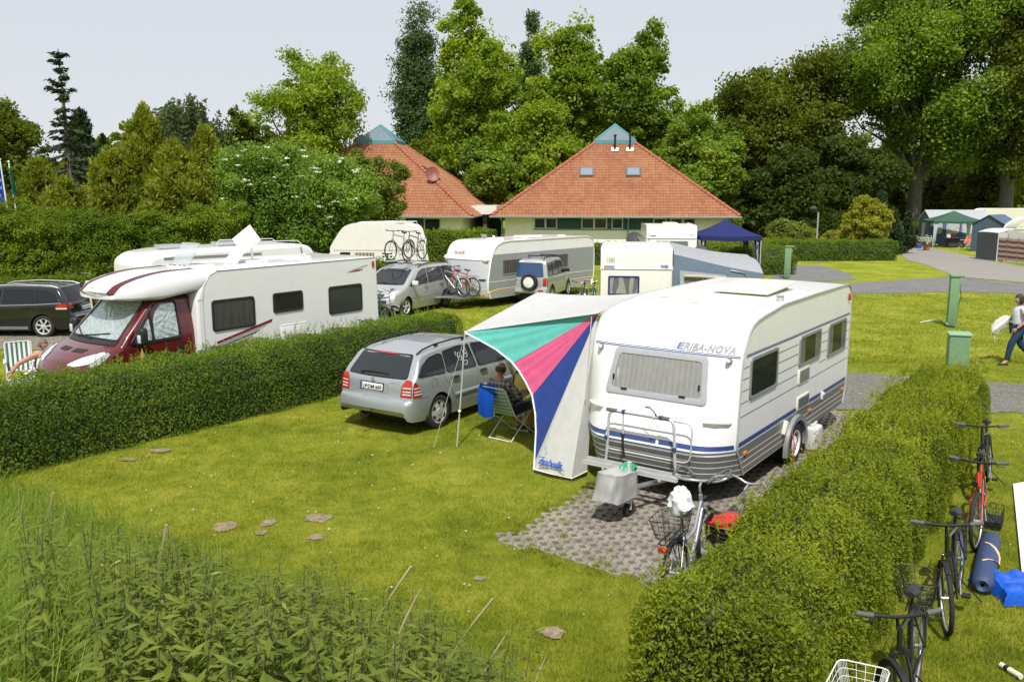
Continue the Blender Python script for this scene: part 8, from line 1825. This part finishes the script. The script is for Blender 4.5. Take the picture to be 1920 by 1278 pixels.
t = thing('tub', 'bright blue plastic tub between the flower pots', 'tub', (pxd(1726, 65), 65, 0)); mb = MB(); mb.lathe([(.001, .02), (.20, 0), (.28, .26), (.30, .27), (.26, .25), (.18, .03)], n=18); mb.build('bowl', pm('tub_blue', (.02, .12, .55), .35), t); mb = MB(); mb.tube([(.29, -.05, .25), (.34, 0, .25), (.29, .05, .25)], .012, 5); mb.build('handle', MATS['tub_blue'], t)
for k, (p, Y) in enumerate(((1426, 80), (1444, 80))): t = thing('bollard', 'white bollard in front of the far dark car, %s' % ('on its red-car side' if k == 0 else 'below its right headlight'), 'bollard', (pxd(p, Y), Y, 0), group='white bollards far behind'); mb = MB(); mb.lathe([(.001, 0), (.14, 0), (.12, .75), (.14, .8), (.001, .86)], n=12); mb.build('stake', M_white, t)
# flags at the far left
fxp, fyp = pxd(16, 44), 44.; ft = zpx(303, 44)
def flag(label, x, y, ht, dirx, m1, stars=False, ln=2.4, dp=1.5):
    t = thing('flagpole', label, 'flag', (x, y, 0)); mb = MB(); mb.tube([(.25, 0, 0), (-.05, 0, ht)], [.05, .03], 8); mb.ball((-.05, 0, ht+.05), .06, 5); mb.build('pole', M_white, t)
    def cl(u_, v_): w = (.10+.30*v_)*u_**.8; return (-.03+dirx*w*1.35+.04*math.sin(9*u_+4*v_), .14*math.sin(11*u_+2*v_)*u_, ht-.15-ln*v_*(.95)-.25*u_)
    mb = MB(); mb.grid(cl, 18, 14); mb.build('cloth', m1, t, smooth=60, recalc=False)
    if stars:
        mb = MB()
        for k in range(12):
            a = 2*PI*k/12; c = (.5+.33*math.cos(a), .5+.33*math.sin(a)); P = [cl(min(.98, max(.02, c[0]+.05*(1 if i % 2 == 0 else .4)*math.sin(2*PI*i/10))), c[1]-.05*(1 if i % 2 == 0 else .4)*math.cos(2*PI*i/10)) for i in range(10)]; mb.f.append(tuple(range(len(mb.v), len(mb.v)+10))); mb.v += [(p[0], p[1]-.012, p[2]) for p in P]; mb.m.append(0)
        mb.build('star', pm('star_yellow', (.75, .55, .02), .6), t, smooth=0, recalc=False)
flag('white flagpole with limp blue flag of golden stars at the left edge', fxp, fyp, ft, -1, cloth('flag_blue', (.008, .045, .36)), True); flag('second flagpole with dark green and white flag just behind the blue one', fxp+.14, fyp+.5, ft-.1, .45, cloth('flag_green', (.02, .14, .09)), False, 1.6)
# ------------------------------------------------------------------ chairs and tables
M_tubew = pm('tube_white', (.70, .70, .68), .35, coat=.3); M_bluew = cloth('chair_web', (.24, .36, .44), var=.1)
def stripemat(name, cols, axis='Y', freq=6., pale=(.66, .68, .64)):
    m, nt, b = nodes(name); L = nt.links; tc = N(nt, 'ShaderNodeTexCoord'); sp = N(nt, 'ShaderNodeSeparateXYZ'); L.new(tc.outputs['Object'], sp.inputs[0]); mu = N(nt, 'ShaderNodeMath', operation='MULTIPLY'); mu.inputs[1].default_value = freq; L.new(sp.outputs[axis], mu.inputs[0]); fr = N(nt, 'ShaderNodeMath', operation='FRACT'); L.new(mu.outputs[0], fr.inputs[0])
    rp = N(nt, 'ShaderNodeValToRGB'); rp.color_ramp.interpolation = 'CONSTANT'; rp.color_ramp.elements[0].color = (*pale, 1); rp.color_ramp.elements[1].position = .5; rp.color_ramp.elements[1].color = (*cols, 1); L.new(fr.outputs[0], rp.inputs['Fac']); L.new(rp.outputs['Color'], b.inputs['Base Color']); b.inputs['Roughness'].default_value = .8; return m
def folding_chair(label, loc, az, web, frame, arm, group=None, rec=.30, sh=.42, bh=.95, seat_l=.44):
    """tubular folding chair; local x forward"""
    t = thing('folding_chair', label, 'chair', loc, az=az, group=group); W = .25; bx = -.22
    top = (bx-rec, bh)
    for s in (-W, W):
        mb = MB(); mb.tube([(top[0]+.02, s, bh-.02), (bx, s, sh), (bx+.58, s, .0)], .011, 6); mb.tube([(seat_l-.22, s*.96, sh+.02), (bx-.12, s*.96, .0)], .011, 6); mb.build('leg', frame, t, smooth=60)
    mb = MB(); mb.tube(arc3([(bx, -W, sh), (top[0], -W, bh), (top[0], W, bh), (bx, W, sh)], .06), .012, 6); mb.tube(arc3([(bx, -W, sh), (seat_l-.22, -W, sh+.03), (seat_l-.22, W, sh+.03), (bx, W, sh)], .05), .012, 6); mb.tube([(bx-.12, -W*.96, .012), (bx-.12, W*.96, .012)], .011, 6); mb.tube([(bx+.58, -W, .012), (bx+.58, W, .012)], .011, 6); mb.build('frame', frame, t, smooth=60)
    mb = MB(); mb.grid(lambda u_, v_: (bx-rec*u_-.035*math.sin(PI*u_)*math.sin(PI*v_), -W+.012+(2*W-.024)*v_, sh+(bh-sh)*u_+.01), 10, 8); mb.build('backrest', web, t, smooth=180, recalc=False); mb = MB(); mb.grid(lambda u_, v_: (bx+(seat_l-.0)*u_, -W+.012+(2*W-.024)*v_, sh+.012+.03*u_-.03*math.sin(PI*u_)*math.sin(PI*v_)), 8, 8); mb.build('seat', web, t, smooth=180, recalc=False)
    for s in (-W-.02, W+.02): mb = MB(); mb.rbox((.02, s, sh+.23), (.46, .055, .03), .012); mb.tube([(bx-rec*.42, s, sh+.225), (.18, s, sh+.21), (.02, s*.98, sh-.02)], .010, 6); mb.build('armrest', arm, t)
    return t
CHX, CHY, CHA = .0, 14.58, 38
ch = folding_chair('folding camp chair with pale blue striped webbing under the awning', (CHX, CHY, 0), CHA, stripemat('web_striped', (.13, .30, .40), 'Z', 14., (.50, .50, .46)), M_tubew, pm('arm_navy', (.02, .05, .14), .5))
def wch(p): a = R(90-CHA); return (CHX+p[0]*math.cos(a)-p[1]*math.sin(a), CHY+p[0]*math.sin(a)+p[1]*math.cos(a), p[2])
M_towel = cloth('towel_blue', (.006, .085, .52), bump=.9, bscale=60.); t = thing('towel', 'bright blue towel hung over the back of the folding chair under the awning', 'towel', (CHX, CHY, 0), az=CHA)
mb = MB(); mb.grid(lambda u_, v_: (-.535-.03*math.sin(PI*u_)+.02*math.sin(9*v_)*u_-.0 if u_ > .08 else -.50-.03*u_/.08, -.05+.34*v_+.02*u_, .985-.56*u_+.012*math.sin(8*v_)), 16, 14); mb.grid(lambda u_, v_: (-.505+.035*u_, -.05+.34*v_, .985-.18*u_), 6, 14); mb.build('cloth', M_towel, t, smooth=180, recalc=False)
# table partly hidden behind the awning side
t = thing('camp_table', 'small dark blue camping table in front of the seated man under the awning', 'table', (.62, 15.25, 0), az=CHA); mb = MB(); mb.rbox((0, 0, .66), (.55, .75, .025), .01); mb.build('table_top', pm('table_navy', (.02, .035, .10), .5), t)
for sx in (-.2, .2):
    for sy in (-.3, .3): mb = MB(); mb.tube([(sx, sy, .65), (sx*1.3, sy*1.1, 0)], .012, 6); mb.build('leg', M_tubew, t)
GS = stripemat('web_green_white', (.05, .13, .10), 'Y', 11.)
q1 = px(40, 690, .45); SG = 'green and white striped chairs left of the motorhome'
folding_chair('empty green and white striped chair left of the sunbathing man', (-10.55, 18.15, 0), 150, GS, M_tubew, M_white, SG, rec=.12, bh=1.0)
folding_chair('green and white striped chair behind the sunbathing man', (-9.95, 17.95, 0), 165, GS, M_tubew, M_white, SG, rec=.22, bh=.80, sh=.22)
M_pale = cloth('cloth_pale_blue', (.50, .58, .70), bump=.7, bscale=9)
t = thing('lounger', 'pale blue covered sun lounger beside the striped chair at the left edge', 'lounger', (-10.9, 17.1, 0), az=110); mb = MB(); mb.grid(lambda u_, v_: (-.9+1.8*u_, -.33+.66*v_, .34+.03*math.sin(12*u_)*math.sin(7*v_)+.35*max(0, u_-.62)), 24, 12); mb.grid(lambda u_, v_: (-.9+1.8*u_, -.335-.03*math.sin(20*u_)*v_, .34-.25*v_+.35*max(0, u_-.62)), 24, 4); mb.build('cover', M_pale, t, smooth=180)
for sx in (-.7, .6):
    for sy in (-.28, .28): mb = MB(); mb.tube([(sx, sy, .33), (sx, sy, 0)], .014, 6); mb.build('leg', M_tubew, t)
t = thing('side_table', 'small table under a pale blue cloth in front of the motorhome bonnet', 'table', (-9.1, 15.5, 0), az=30); mb = MB(); drape(mb, 0, 0, [(.50, .48, .40, .05), (.68, .42, .35, .03), (.76, .40, .33, .01), (.765, .2, .2, 0)], n=30); mb.build('tablecloth', M_pale, t, smooth=50); mb = MB()
for sx in (-.25, .25): mb.tube([(sx, -.2, 0), (sx, -.2, .7)], .015, 6); mb.tube([(sx, .2, 0), (sx, .2, .7)], .015, 6)
mb.build('leg', M_tubew, t)
t = thing('folding_chair', 'bright orange folding chair under the green gazebo', 'chair', (pxd(1812, 64.5), 64.5, 0), az=250); mb = MB(); mb.grid(lambda u_, v_: (-.2-.3*u_, -.25+.5*v_, .42+.5*u_), 4, 4); mb.grid(lambda u_, v_: (-.2+.45*u_, -.25+.5*v_, .42+.04*u_), 4, 4); mb.build('seat', cloth('chair_orange', (.62, .16, .05)), t, recalc=False); mb = MB()
for s in (-.25, .25): mb = MB(); mb.tube([(-.5, s, .92), (-.2, s, .42), (.35, s, 0)], .014, 5); mb.tube([(.25, s, .46), (-.3, s, 0)], .014, 5); mb.tube([(-.35, s, .66), (.2, s, .64)], .016, 5); mb.build('leg', M_tubew, t)
t = thing('camp_table', 'dark table laid with things under the green gazebo', 'table', (pxd(1793, 66), 66, 0)); mb = MB(); mb.rbox((0, 0, .72), (1.6, .8, .04), .01); mb.rbox((0, .1, .35), (1.0, .5, .6), .05); mb.build('table_top', pm('table_dark', (.05, .05, .06), .6), t); mb = MB(); mb.rbox((-.5, 0, .90), (.28, .22, .32), .03); mb.rbox((-.1, .05, .88), (.3, .25, .26), .03, 1); mb.build('crockery', [M_white, M_text_red], t)
# ------------------------------------------------------------------ people
def mkskin(joints, edges):
    bm = bmesh.new(); ly = bm.verts.layers.skin.verify(); ks = list(joints); vs = [bm.verts.new(joints[k][0]) for k in ks]
    for a, b in edges: bm.edges.new((vs[ks.index(a)], vs[ks.index(b)]))
    for i, k in enumerate(ks): r = joints[k][1]; vs[i][ly].radius = r if isinstance(r, tuple) else (r, r); vs[i][ly].use_root = (i == 0)
    me = bpy.data.meshes.new('b'); bm.to_mesh(me); bm.free(); o = bpy.data.objects.new('b', me); COL.objects.link(o); o.modifiers.new('s', 'SKIN'); s = o.modifiers.new('u', 'SUBSURF'); s.levels = 2; s.render_levels = 2
    dg = bpy.context.evaluated_depsgraph_get(); dg.update(); m2 = bpy.data.meshes.new_from_object(o.evaluated_get(dg)); V = [tuple(v.co) for v in m2.vertices]; F = [tuple(p.vertices) for p in m2.polygons]; bpy.data.objects.remove(o); bpy.data.meshes.remove(me); bpy.data.meshes.remove(m2); return V, F
def head(mb, c, fwd, s=1., mi=0, tilt=0., eye=None):
    """head with brow, nose, lips, chin and ears looking along fwd (bearing in the local xy plane, radians)"""
    T = Matrix.Translation(c) @ Matrix.Rotation(fwd, 4, 'Z') @ Matrix.Rotation(tilt, 4, 'Y'); n = 18; rows = []
    for i in range(n+1):
        a = PI*i/n; z = -math.cos(a); ring = []
        for j in range(24):
            b = 2*PI*j/24; x, y = math.sin(a)*math.cos(b), math.sin(a)*math.sin(b); X, Y, Z = x*.098, y*.076, z*.118
            if z < 0: X *= 1+.12*z; Y *= 1+.30*z
            f = max(0, math.cos(b))**6*math.sin(a)
            X += f*(.020*math.exp(-((z+.12)/.14)**2)+.006*math.exp(-((z-.28)/.1)**2)-.010*math.exp(-((z-.10)/.09)**2)*(abs(math.sin(b)) > .15)+.006*math.exp(-((z+.48)/.07)**2)+.008*math.exp(-((z+.82)/.14)**2))
            ring.append(tuple(T @ (Vector((X, Y, Z))*s)))
        rows.append(ring)
    mb.loft(rows, mi)
    for e in (-1, 1): mb.loft([[tuple(T @ (Vector((-.012+.020*math.cos(q)*k, e*(.074+.012*(1-k)), .0+.034*math.sin(q)*k))*s)) for q in [2*PI*j/10 for j in range(10)]] for k in (1, .8, .1)], mi)
    if eye is not None:
        for e in (-1, 1): mb.ball(tuple(T @ (Vector((.083, e*.031, .012))*s)), .0115*s, 5, eye)
    return T
def hand(mb, w, d, n, L=.18, mi=0, curl=.5, side=1):
    """palm with four unequal curled fingers and a thumb; w wrist, d direction, n palm normal"""
    d = Vector(d).normalized(); n = Vector(n); n = (n-d*n.dot(d)).normalized(); s = d.cross(n)*side; w = Vector(w)
    mb.loft([[tuple(w+d*L*t+s*(k*wd)+n*(h*th)) for k, h in ((-1, -.6), (-.4, -1), (.4, -1), (1, -.6), (1, .6), (.4, 1), (-.4, 1), (-1, .6))] for t, wd, th in ((0, .024, .018), (.2, .034, .016), (.45, .040, .014), (.5, .036, .010))], mi, caps=True)
    for k, (o, ln) in enumerate(((-.030, .36), (-.010, .43), (.010, .40), (.029, .32))):
        p = w+d*L*.48+s*o; P = [p]; a = 0
        for q in range(3): a += curl*.55; p = p+(d*math.cos(a)+n*math.sin(a))*L*ln*(.45, .32, .23)[q]; P.append(p)
        mb.tube([tuple(q) for q in P], [.0095, .009, .0082, .006], 6, mi)
    p = w+d*L*.14-s*.030; mb.tube([tuple(p), tuple(p+d*.035-s*.022+n*.008), tuple(p+d*.066-s*.026+n*.02)], [.012, .0105, .007], 6, mi)
SK = pm('skin', (.46, .25, .165), .5, var=.06); SKT = pm('skin_tanned', (.40, .19, .11), .5, var=.08); HAIRD = pm('hair_dark', (.020, .012, .010), .55, var=.3, bump=.6, bscale=60); HAIRB = pm('hair_brown', (.075, .045, .030), .6, var=.3, bump=.6, bscale=60); HAIRG = pm('hair_greying', (.13, .10, .08), .6, var=.3, bump=.6, bscale=60); EYE = pm('eye_dark', (.02, .015, .012), .2)
def jeans(n='denim'): return cloth(n, (.022, .045, .10), var=.25, bump=.5, bscale=30., trans=0)
def hair(T, s, kind, parent, mat):
    mb = MB(); rows = []
    for i in range(13):
        a = PI*i/12; ring = []
        for j in range(24):
            b = 2*PI*j/24; z = math.cos(a); x, y = math.sin(a)*math.cos(b), math.sin(a)*math.sin(b); k = 1.10+.05*noise.noise(Vector((x*4, y*4, z*4)))
            X, Y, Z = x*.100*k-.006, y*.080*k, z*.122*k+.004
            lo = {'bob': -.16-.03*math.sin(5*b), 'short': -.045, 'bald': -.05}[kind]
            if math.cos(b) > .35: lo = .055 if kind != 'bald' else .14
            if Z < lo: Z = lo; f = .97; X *= f; Y *= f
            if kind == 'bob' and Z < 0: X = X*(1.08)-.012; Y *= 1.30+.9*abs(Z)
            if kind == 'bald' and Z > .062: Z = .062-.03; X *= .90; Y *= .90
            ring.append(tuple(T @ (Vector((X, Y, Z))*s)))
        rows.append(ring)
    mb.loft(rows); return mb.build('hair', mat, parent, smooth=60)
def grow(J, f, add=0.):
    return {k: (p, tuple(q*f+add for q in r) if isinstance(r, tuple) else r*f+add) for k, (p, r) in J.items()}
# --- woman walking at the right edge, white jacket in her hand
q = px(1896, 684); wm = thing('person', 'dark-haired woman in white shirt and jeans walking with a white jacket', 'person', (q[0]+.12, q[1]+.02, 0), az=276)
J = {'pelvis': ((0, 0, .96), (.150, .115)), 'waist': ((.0, 0, 1.07), (.134, .105)), 'chest': ((.02, 0, 1.28), (.152, .115)), 'neck0': ((.015, 0, 1.425), .060), 'neck': ((.03, 0, 1.475), .050), 'nt': ((.045, 0, 1.53), .052),
     'hl': ((.0, .09, .92), .098), 'kl': ((.20, .09, .52), .066), 'al': ((.26, .09, .10), .043), 'tl': ((.38, .10, .03), .036), 'hr': ((.0, -.09, .92), .098), 'kr': ((-.10, -.09, .50), .066), 'ar': ((-.42, -.09, .18), .043), 'tr': ((-.34, -.09, .035), .036),
     'sl': ((.0, .19, 1.39), .056), 'el': ((-.04, .24, 1.12), .043), 'wl': ((.15, .20, .93), .030), 'sr': ((.0, -.19, 1.39), .056), 'er': ((.06, -.25, 1.13), .043), 'wr': ((.26, -.22, 1.02), .030)}
EDG = [('pelvis', 'waist'), ('waist', 'chest'), ('chest', 'neck0'), ('neck0', 'neck'), ('neck', 'nt'), ('pelvis', 'hl'), ('hl', 'kl'), ('kl', 'al'), ('al', 'tl'), ('pelvis', 'hr'), ('hr', 'kr'), ('kr', 'ar'), ('ar', 'tr'), ('neck0', 'sl'), ('sl', 'el'), ('el', 'wl'), ('neck0', 'sr'), ('sr', 'er'), ('er', 'wr')]
def subset(J, ks): return {k: J[k] for k in ks}
def figure(parent, J, EDG, hc, hf, skm, hairkind, hm, hands, top=None, bot=None, tilt=0., shoes=None, scale=1.):
    mb = MB(); V, F = mkskin(J, EDG); mb.add(V, F); T = head(mb, Vector(hc), hf, scale, 0, tilt, 1)
    for h in hands: hand(mb, *h)
    mb.build('body', [skm, EYE], parent, smooth=70)
    if hairkind: hair(T, scale, hairkind, parent, hm)
    for nm, ks, f, add, m in ((top,)+() if top else ())+((bot,) if bot else ()):
        Js = grow(subset(J, [k for k in J if k in ks]), f, add); Es = [(a, b) for a, b in EDG if a in Js and b in Js]; mb = MB(); V, F = mkskin(Js, Es); mb.add(V, F); mb.build(nm, m, parent, smooth=70)
J['sle'] = ((-.02, .215, 1.25), .052); J['sre'] = ((.03, -.22, 1.26), .052)
EDG = [e for e in EDG if e not in (('sl', 'el'), ('sr', 'er'))]+[('sl', 'sle'), ('sle', 'el'), ('sr', 'sre'), ('sre', 'er')]
figure(wm, J, EDG, (.07, 0, 1.615), R(4), SK, 'bob', HAIRD, [((.15, .20, .93), (.55, -.15, -.8), (0, -1, 0), .17, 0, .5, 1), ((.26, -.22, 1.02), (.8, .1, -.6), (0, 1, .2), .17, 0, .8, -1)], ('shirt', {'pelvis', 'waist', 'chest', 'neck0', 'sl', 'sle', 'sr', 'sre'}, 1.10, .020, cloth('shirt_white', (.70, .72, .78), bump=.5, bscale=14)), ('jeans', {'pelvis', 'hl', 'kl', 'al', 'hr', 'kr', 'ar'}, 1.06, .016, jeans()))
mb = MB(); mb.rbox((.34, .10, .03), (.24, .085, .06), .025); mb.rbox((-.40, -.09, .10), (.10, .085, .20), .03); mb.build('shoe', pm('shoe_dark', (.03, .03, .04), .5), wm)
t = thing('jacket', 'white jacket hanging from the hand of the walking woman', 'jacket', (q[0]+.12, q[1]+.02, 0), az=276); mb = MB(); rr = []
for k in range(13):
    f = k/12; c = (.20+.30*f**.8, -.22, 1.16-.44*f); w = .045+.085*math.sin(PI*min(1, f*.95+.12))**.5; rr.append([(c[0]+w*1.1*math.cos(a)*(1+.18*math.sin(4*a+6*f)), c[1]+w*.55*math.sin(a)*(1+.2*math.sin(3*a+5*f)), c[2]+.03*math.sin(3*a+f*4)) for a in [2*PI*i/20 for i in range(20)]])
mb.loft(rr, caps=True); mb.build('cloth', cloth('jacket_white', (.72, .70, .66), bump=.6, bscale=10), t, smooth=60); mb = MB(); mb.tube([(.46, -.22, .74), (.46, -.21, .6), (.45, -.22, .52)], .006, 4); mb.build('drawstring', M_white, t)
# --- man under the awning, seen from behind
mn = thing('person', 'balding man in a checked shirt reading under the awning, seen from behind', 'person', (CHX, CHY, 0), az=CHA)
J2 = {'pelvis': ((-.10, 0, .53), (.15, .14)), 'waist': ((-.20, 0, .68), (.15, .13)), 'chest': ((-.30, 0, .90), (.17, .13)), 'neck0': ((-.35, 0, 1.045), .07), 'neck': ((-.345, 0, 1.10), .058), 'nt': ((-.325, 0, 1.16), .056), 'hl': ((-.06, .10, .53), .10), 'kl': ((.36, .14, .53), .075), 'al': ((.40, .14, .12), .05), 'tl': ((.53, .15, .05), .04), 'hr': ((-.06, -.10, .53), .10), 'kr': ((.36, -.14, .53), .075), 'ar': ((.36, -.14, .12), .05), 'tr': ((.50, -.15, .05), .04),
      'sl': ((-.34, .20, 1.0), .07), 'el': ((-.12, .29, .74), .05), 'wl': ((.12, .14, .76), .035), 'sr': ((-.34, -.20, 1.0), .07), 'er': ((-.10, -.29, .73), .05), 'wr': ((.14, -.12, .76), .035)}
E2 = [('pelvis', 'waist'), ('waist', 'chest'), ('chest', 'neck0'), ('neck0', 'neck'), ('neck', 'nt'), ('pelvis', 'hl'), ('hl', 'kl'), ('kl', 'al'), ('al', 'tl'), ('pelvis', 'hr'), ('hr', 'kr'), ('kr', 'ar'), ('ar', 'tr'), ('neck0', 'sl'), ('sl', 'el'), ('el', 'wl'), ('neck0', 'sr'), ('sr', 'er'), ('er', 'wr')]
m, nt, b = nodes('shirt_checked'); L = nt.links; tc = N(nt, 'ShaderNodeTexCoord'); col = None
for k, (ax, fq) in enumerate((('Y', 13.), ('Z', 13.))):
    sp = N(nt, 'ShaderNodeSeparateXYZ'); L.new(tc.outputs['Object'], sp.inputs[0]); mu = N(nt, 'ShaderNodeMath', operation='MULTIPLY'); mu.inputs[1].default_value = fq; L.new(sp.outputs[ax], mu.inputs[0]); fr = N(nt, 'ShaderNodeMath', operation='FRACT'); L.new(mu.outputs[0], fr.inputs[0]); gt = N(nt, 'ShaderNodeMath', operation='GREATER_THAN'); gt.inputs[1].default_value = .55; L.new(fr.outputs[0], gt.inputs[0]); col = gt if col is None else col; last = gt
ad = N(nt, 'ShaderNodeMath', operation='ADD'); L.new(col.outputs[0], ad.inputs[0]); L.new(last.outputs[0], ad.inputs[1]); dv_ = N(nt, 'ShaderNodeMath', operation='MULTIPLY'); dv_.inputs[1].default_value = .5; L.new(ad.outputs[0], dv_.inputs[0]); rp = N(nt, 'ShaderNodeValToRGB'); rp.color_ramp.elements[0].color = (.40, .36, .30, 1); rp.color_ramp.elements[1].color = (.03, .05, .10, 1); L.new(dv_.outputs[0], rp.inputs['Fac']); L.new(rp.outputs['Color'], b.inputs['Base Color']); b.inputs['Roughness'].default_value = .9
figure(mn, J2, E2, (-.295, 0, 1.235), R(-6), SKT, 'bald', HAIRB, [((.12, .14, .76), (1, -.35, .1), (0, -.3, .8), .18, 0, .7, 1), ((.14, -.12, .76), (1, .35, .1), (0, .3, .8), .18, 0, .7, -1)], ('shirt', {'pelvis', 'waist', 'chest', 'neck0', 'sl', 'sr', 'el', 'er'}, 1.05, .012, m), ('shorts', {'pelvis', 'hl', 'hr', 'kl', 'kr'}, 1.05, .014, pm('shorts_dark', (.02, .022, .035), .8)), tilt=R(14))
mb = MB(); mb.rbox((.48, .145, .04), (.27, .09, .07), .03); mb.rbox((.45, -.145, .04), (.27, .09, .07), .03); mb.build('shoe', pm('shoe_navy', (.02, .03, .08), .6), mn)
t = thing('booklet', 'yellow booklet held by the man under the awning', 'booklet', (CHX, CHY, 0), az=CHA); mb = MB(); mb.grid(lambda u_, v_: (.24+.06*v_+.03*abs(u_-.5), -.17+.34*u_, .78+.25*v_+.02*math.sin(3*u_)), 8, 4); mb.grid(lambda u_, v_: (.246+.06*v_+.03*abs(u_-.5), -.17+.34*u_, .78+.25*v_+.02*math.sin(3*u_)), 8, 4); mb.build('pages', pm('paper_yellow', (.68, .60, .10), .7), t, smooth=180, recalc=False)
# --- man in a white vest leaning back beside the motorhome
sx_, sy_ = -9.95, 17.95; sm_ = thing('person', 'tanned man in white vest resting on a chair beside the motorhome bonnet', 'person', (sx_, sy_, -.2), az=165)
J3 = {'pelvis': ((-.08, 0, .50), (.16, .14)), 'waist': ((-.16, 0, .64), (.15, .13)), 'chest': ((-.25, 0, .84), (.17, .13)), 'neck0': ((-.29, 0, .99), .07), 'neck': ((-.28, 0, 1.045), .06), 'nt': ((-.265, 0, 1.10), .058), 'hl': ((-.04, .10, .50), .10), 'kl': ((.40, .16, .54), .075), 'al': ((.72, .16, .30), .05), 'tl': ((.82, .16, .25), .04), 'hr': ((-.04, -.10, .50), .10), 'kr': ((.40, -.16, .54), .075), 'ar': ((.72, -.16, .30), .05), 'tr': ((.82, -.16, .25), .04),
      'sl': ((-.28, .20, .95), .07), 'el': ((-.10, .36, .74), .05), 'wl': ((.12, .33, .66), .035), 'sr': ((-.28, -.20, .95), .07), 'er': ((-.16, -.50, .80), .05), 'wr': ((.06, -.60, .64), .035)}
figure(sm_, J3, E2, (-.235, 0, 1.175), R(50), SKT, 'short', HAIRG, [((.12, .33, .66), (1, -.2, -.1), (0, 0, -1), .18, 0, .3, 1), ((.06, -.60, .64), (.9, .1, -.35), (0, 0, -1), .18, 0, .4, -1)], ('vest', {'pelvis', 'waist', 'chest', 'neck0'}, 1.06, .012, cloth('vest_white', (.72, .72, .68), bump=.5, bscale=14)), ('shorts', {'pelvis', 'hl', 'hr', 'kl', 'kr'}, 1.04, .012, pm('shorts_light', (.40, .42, .50), .8)))
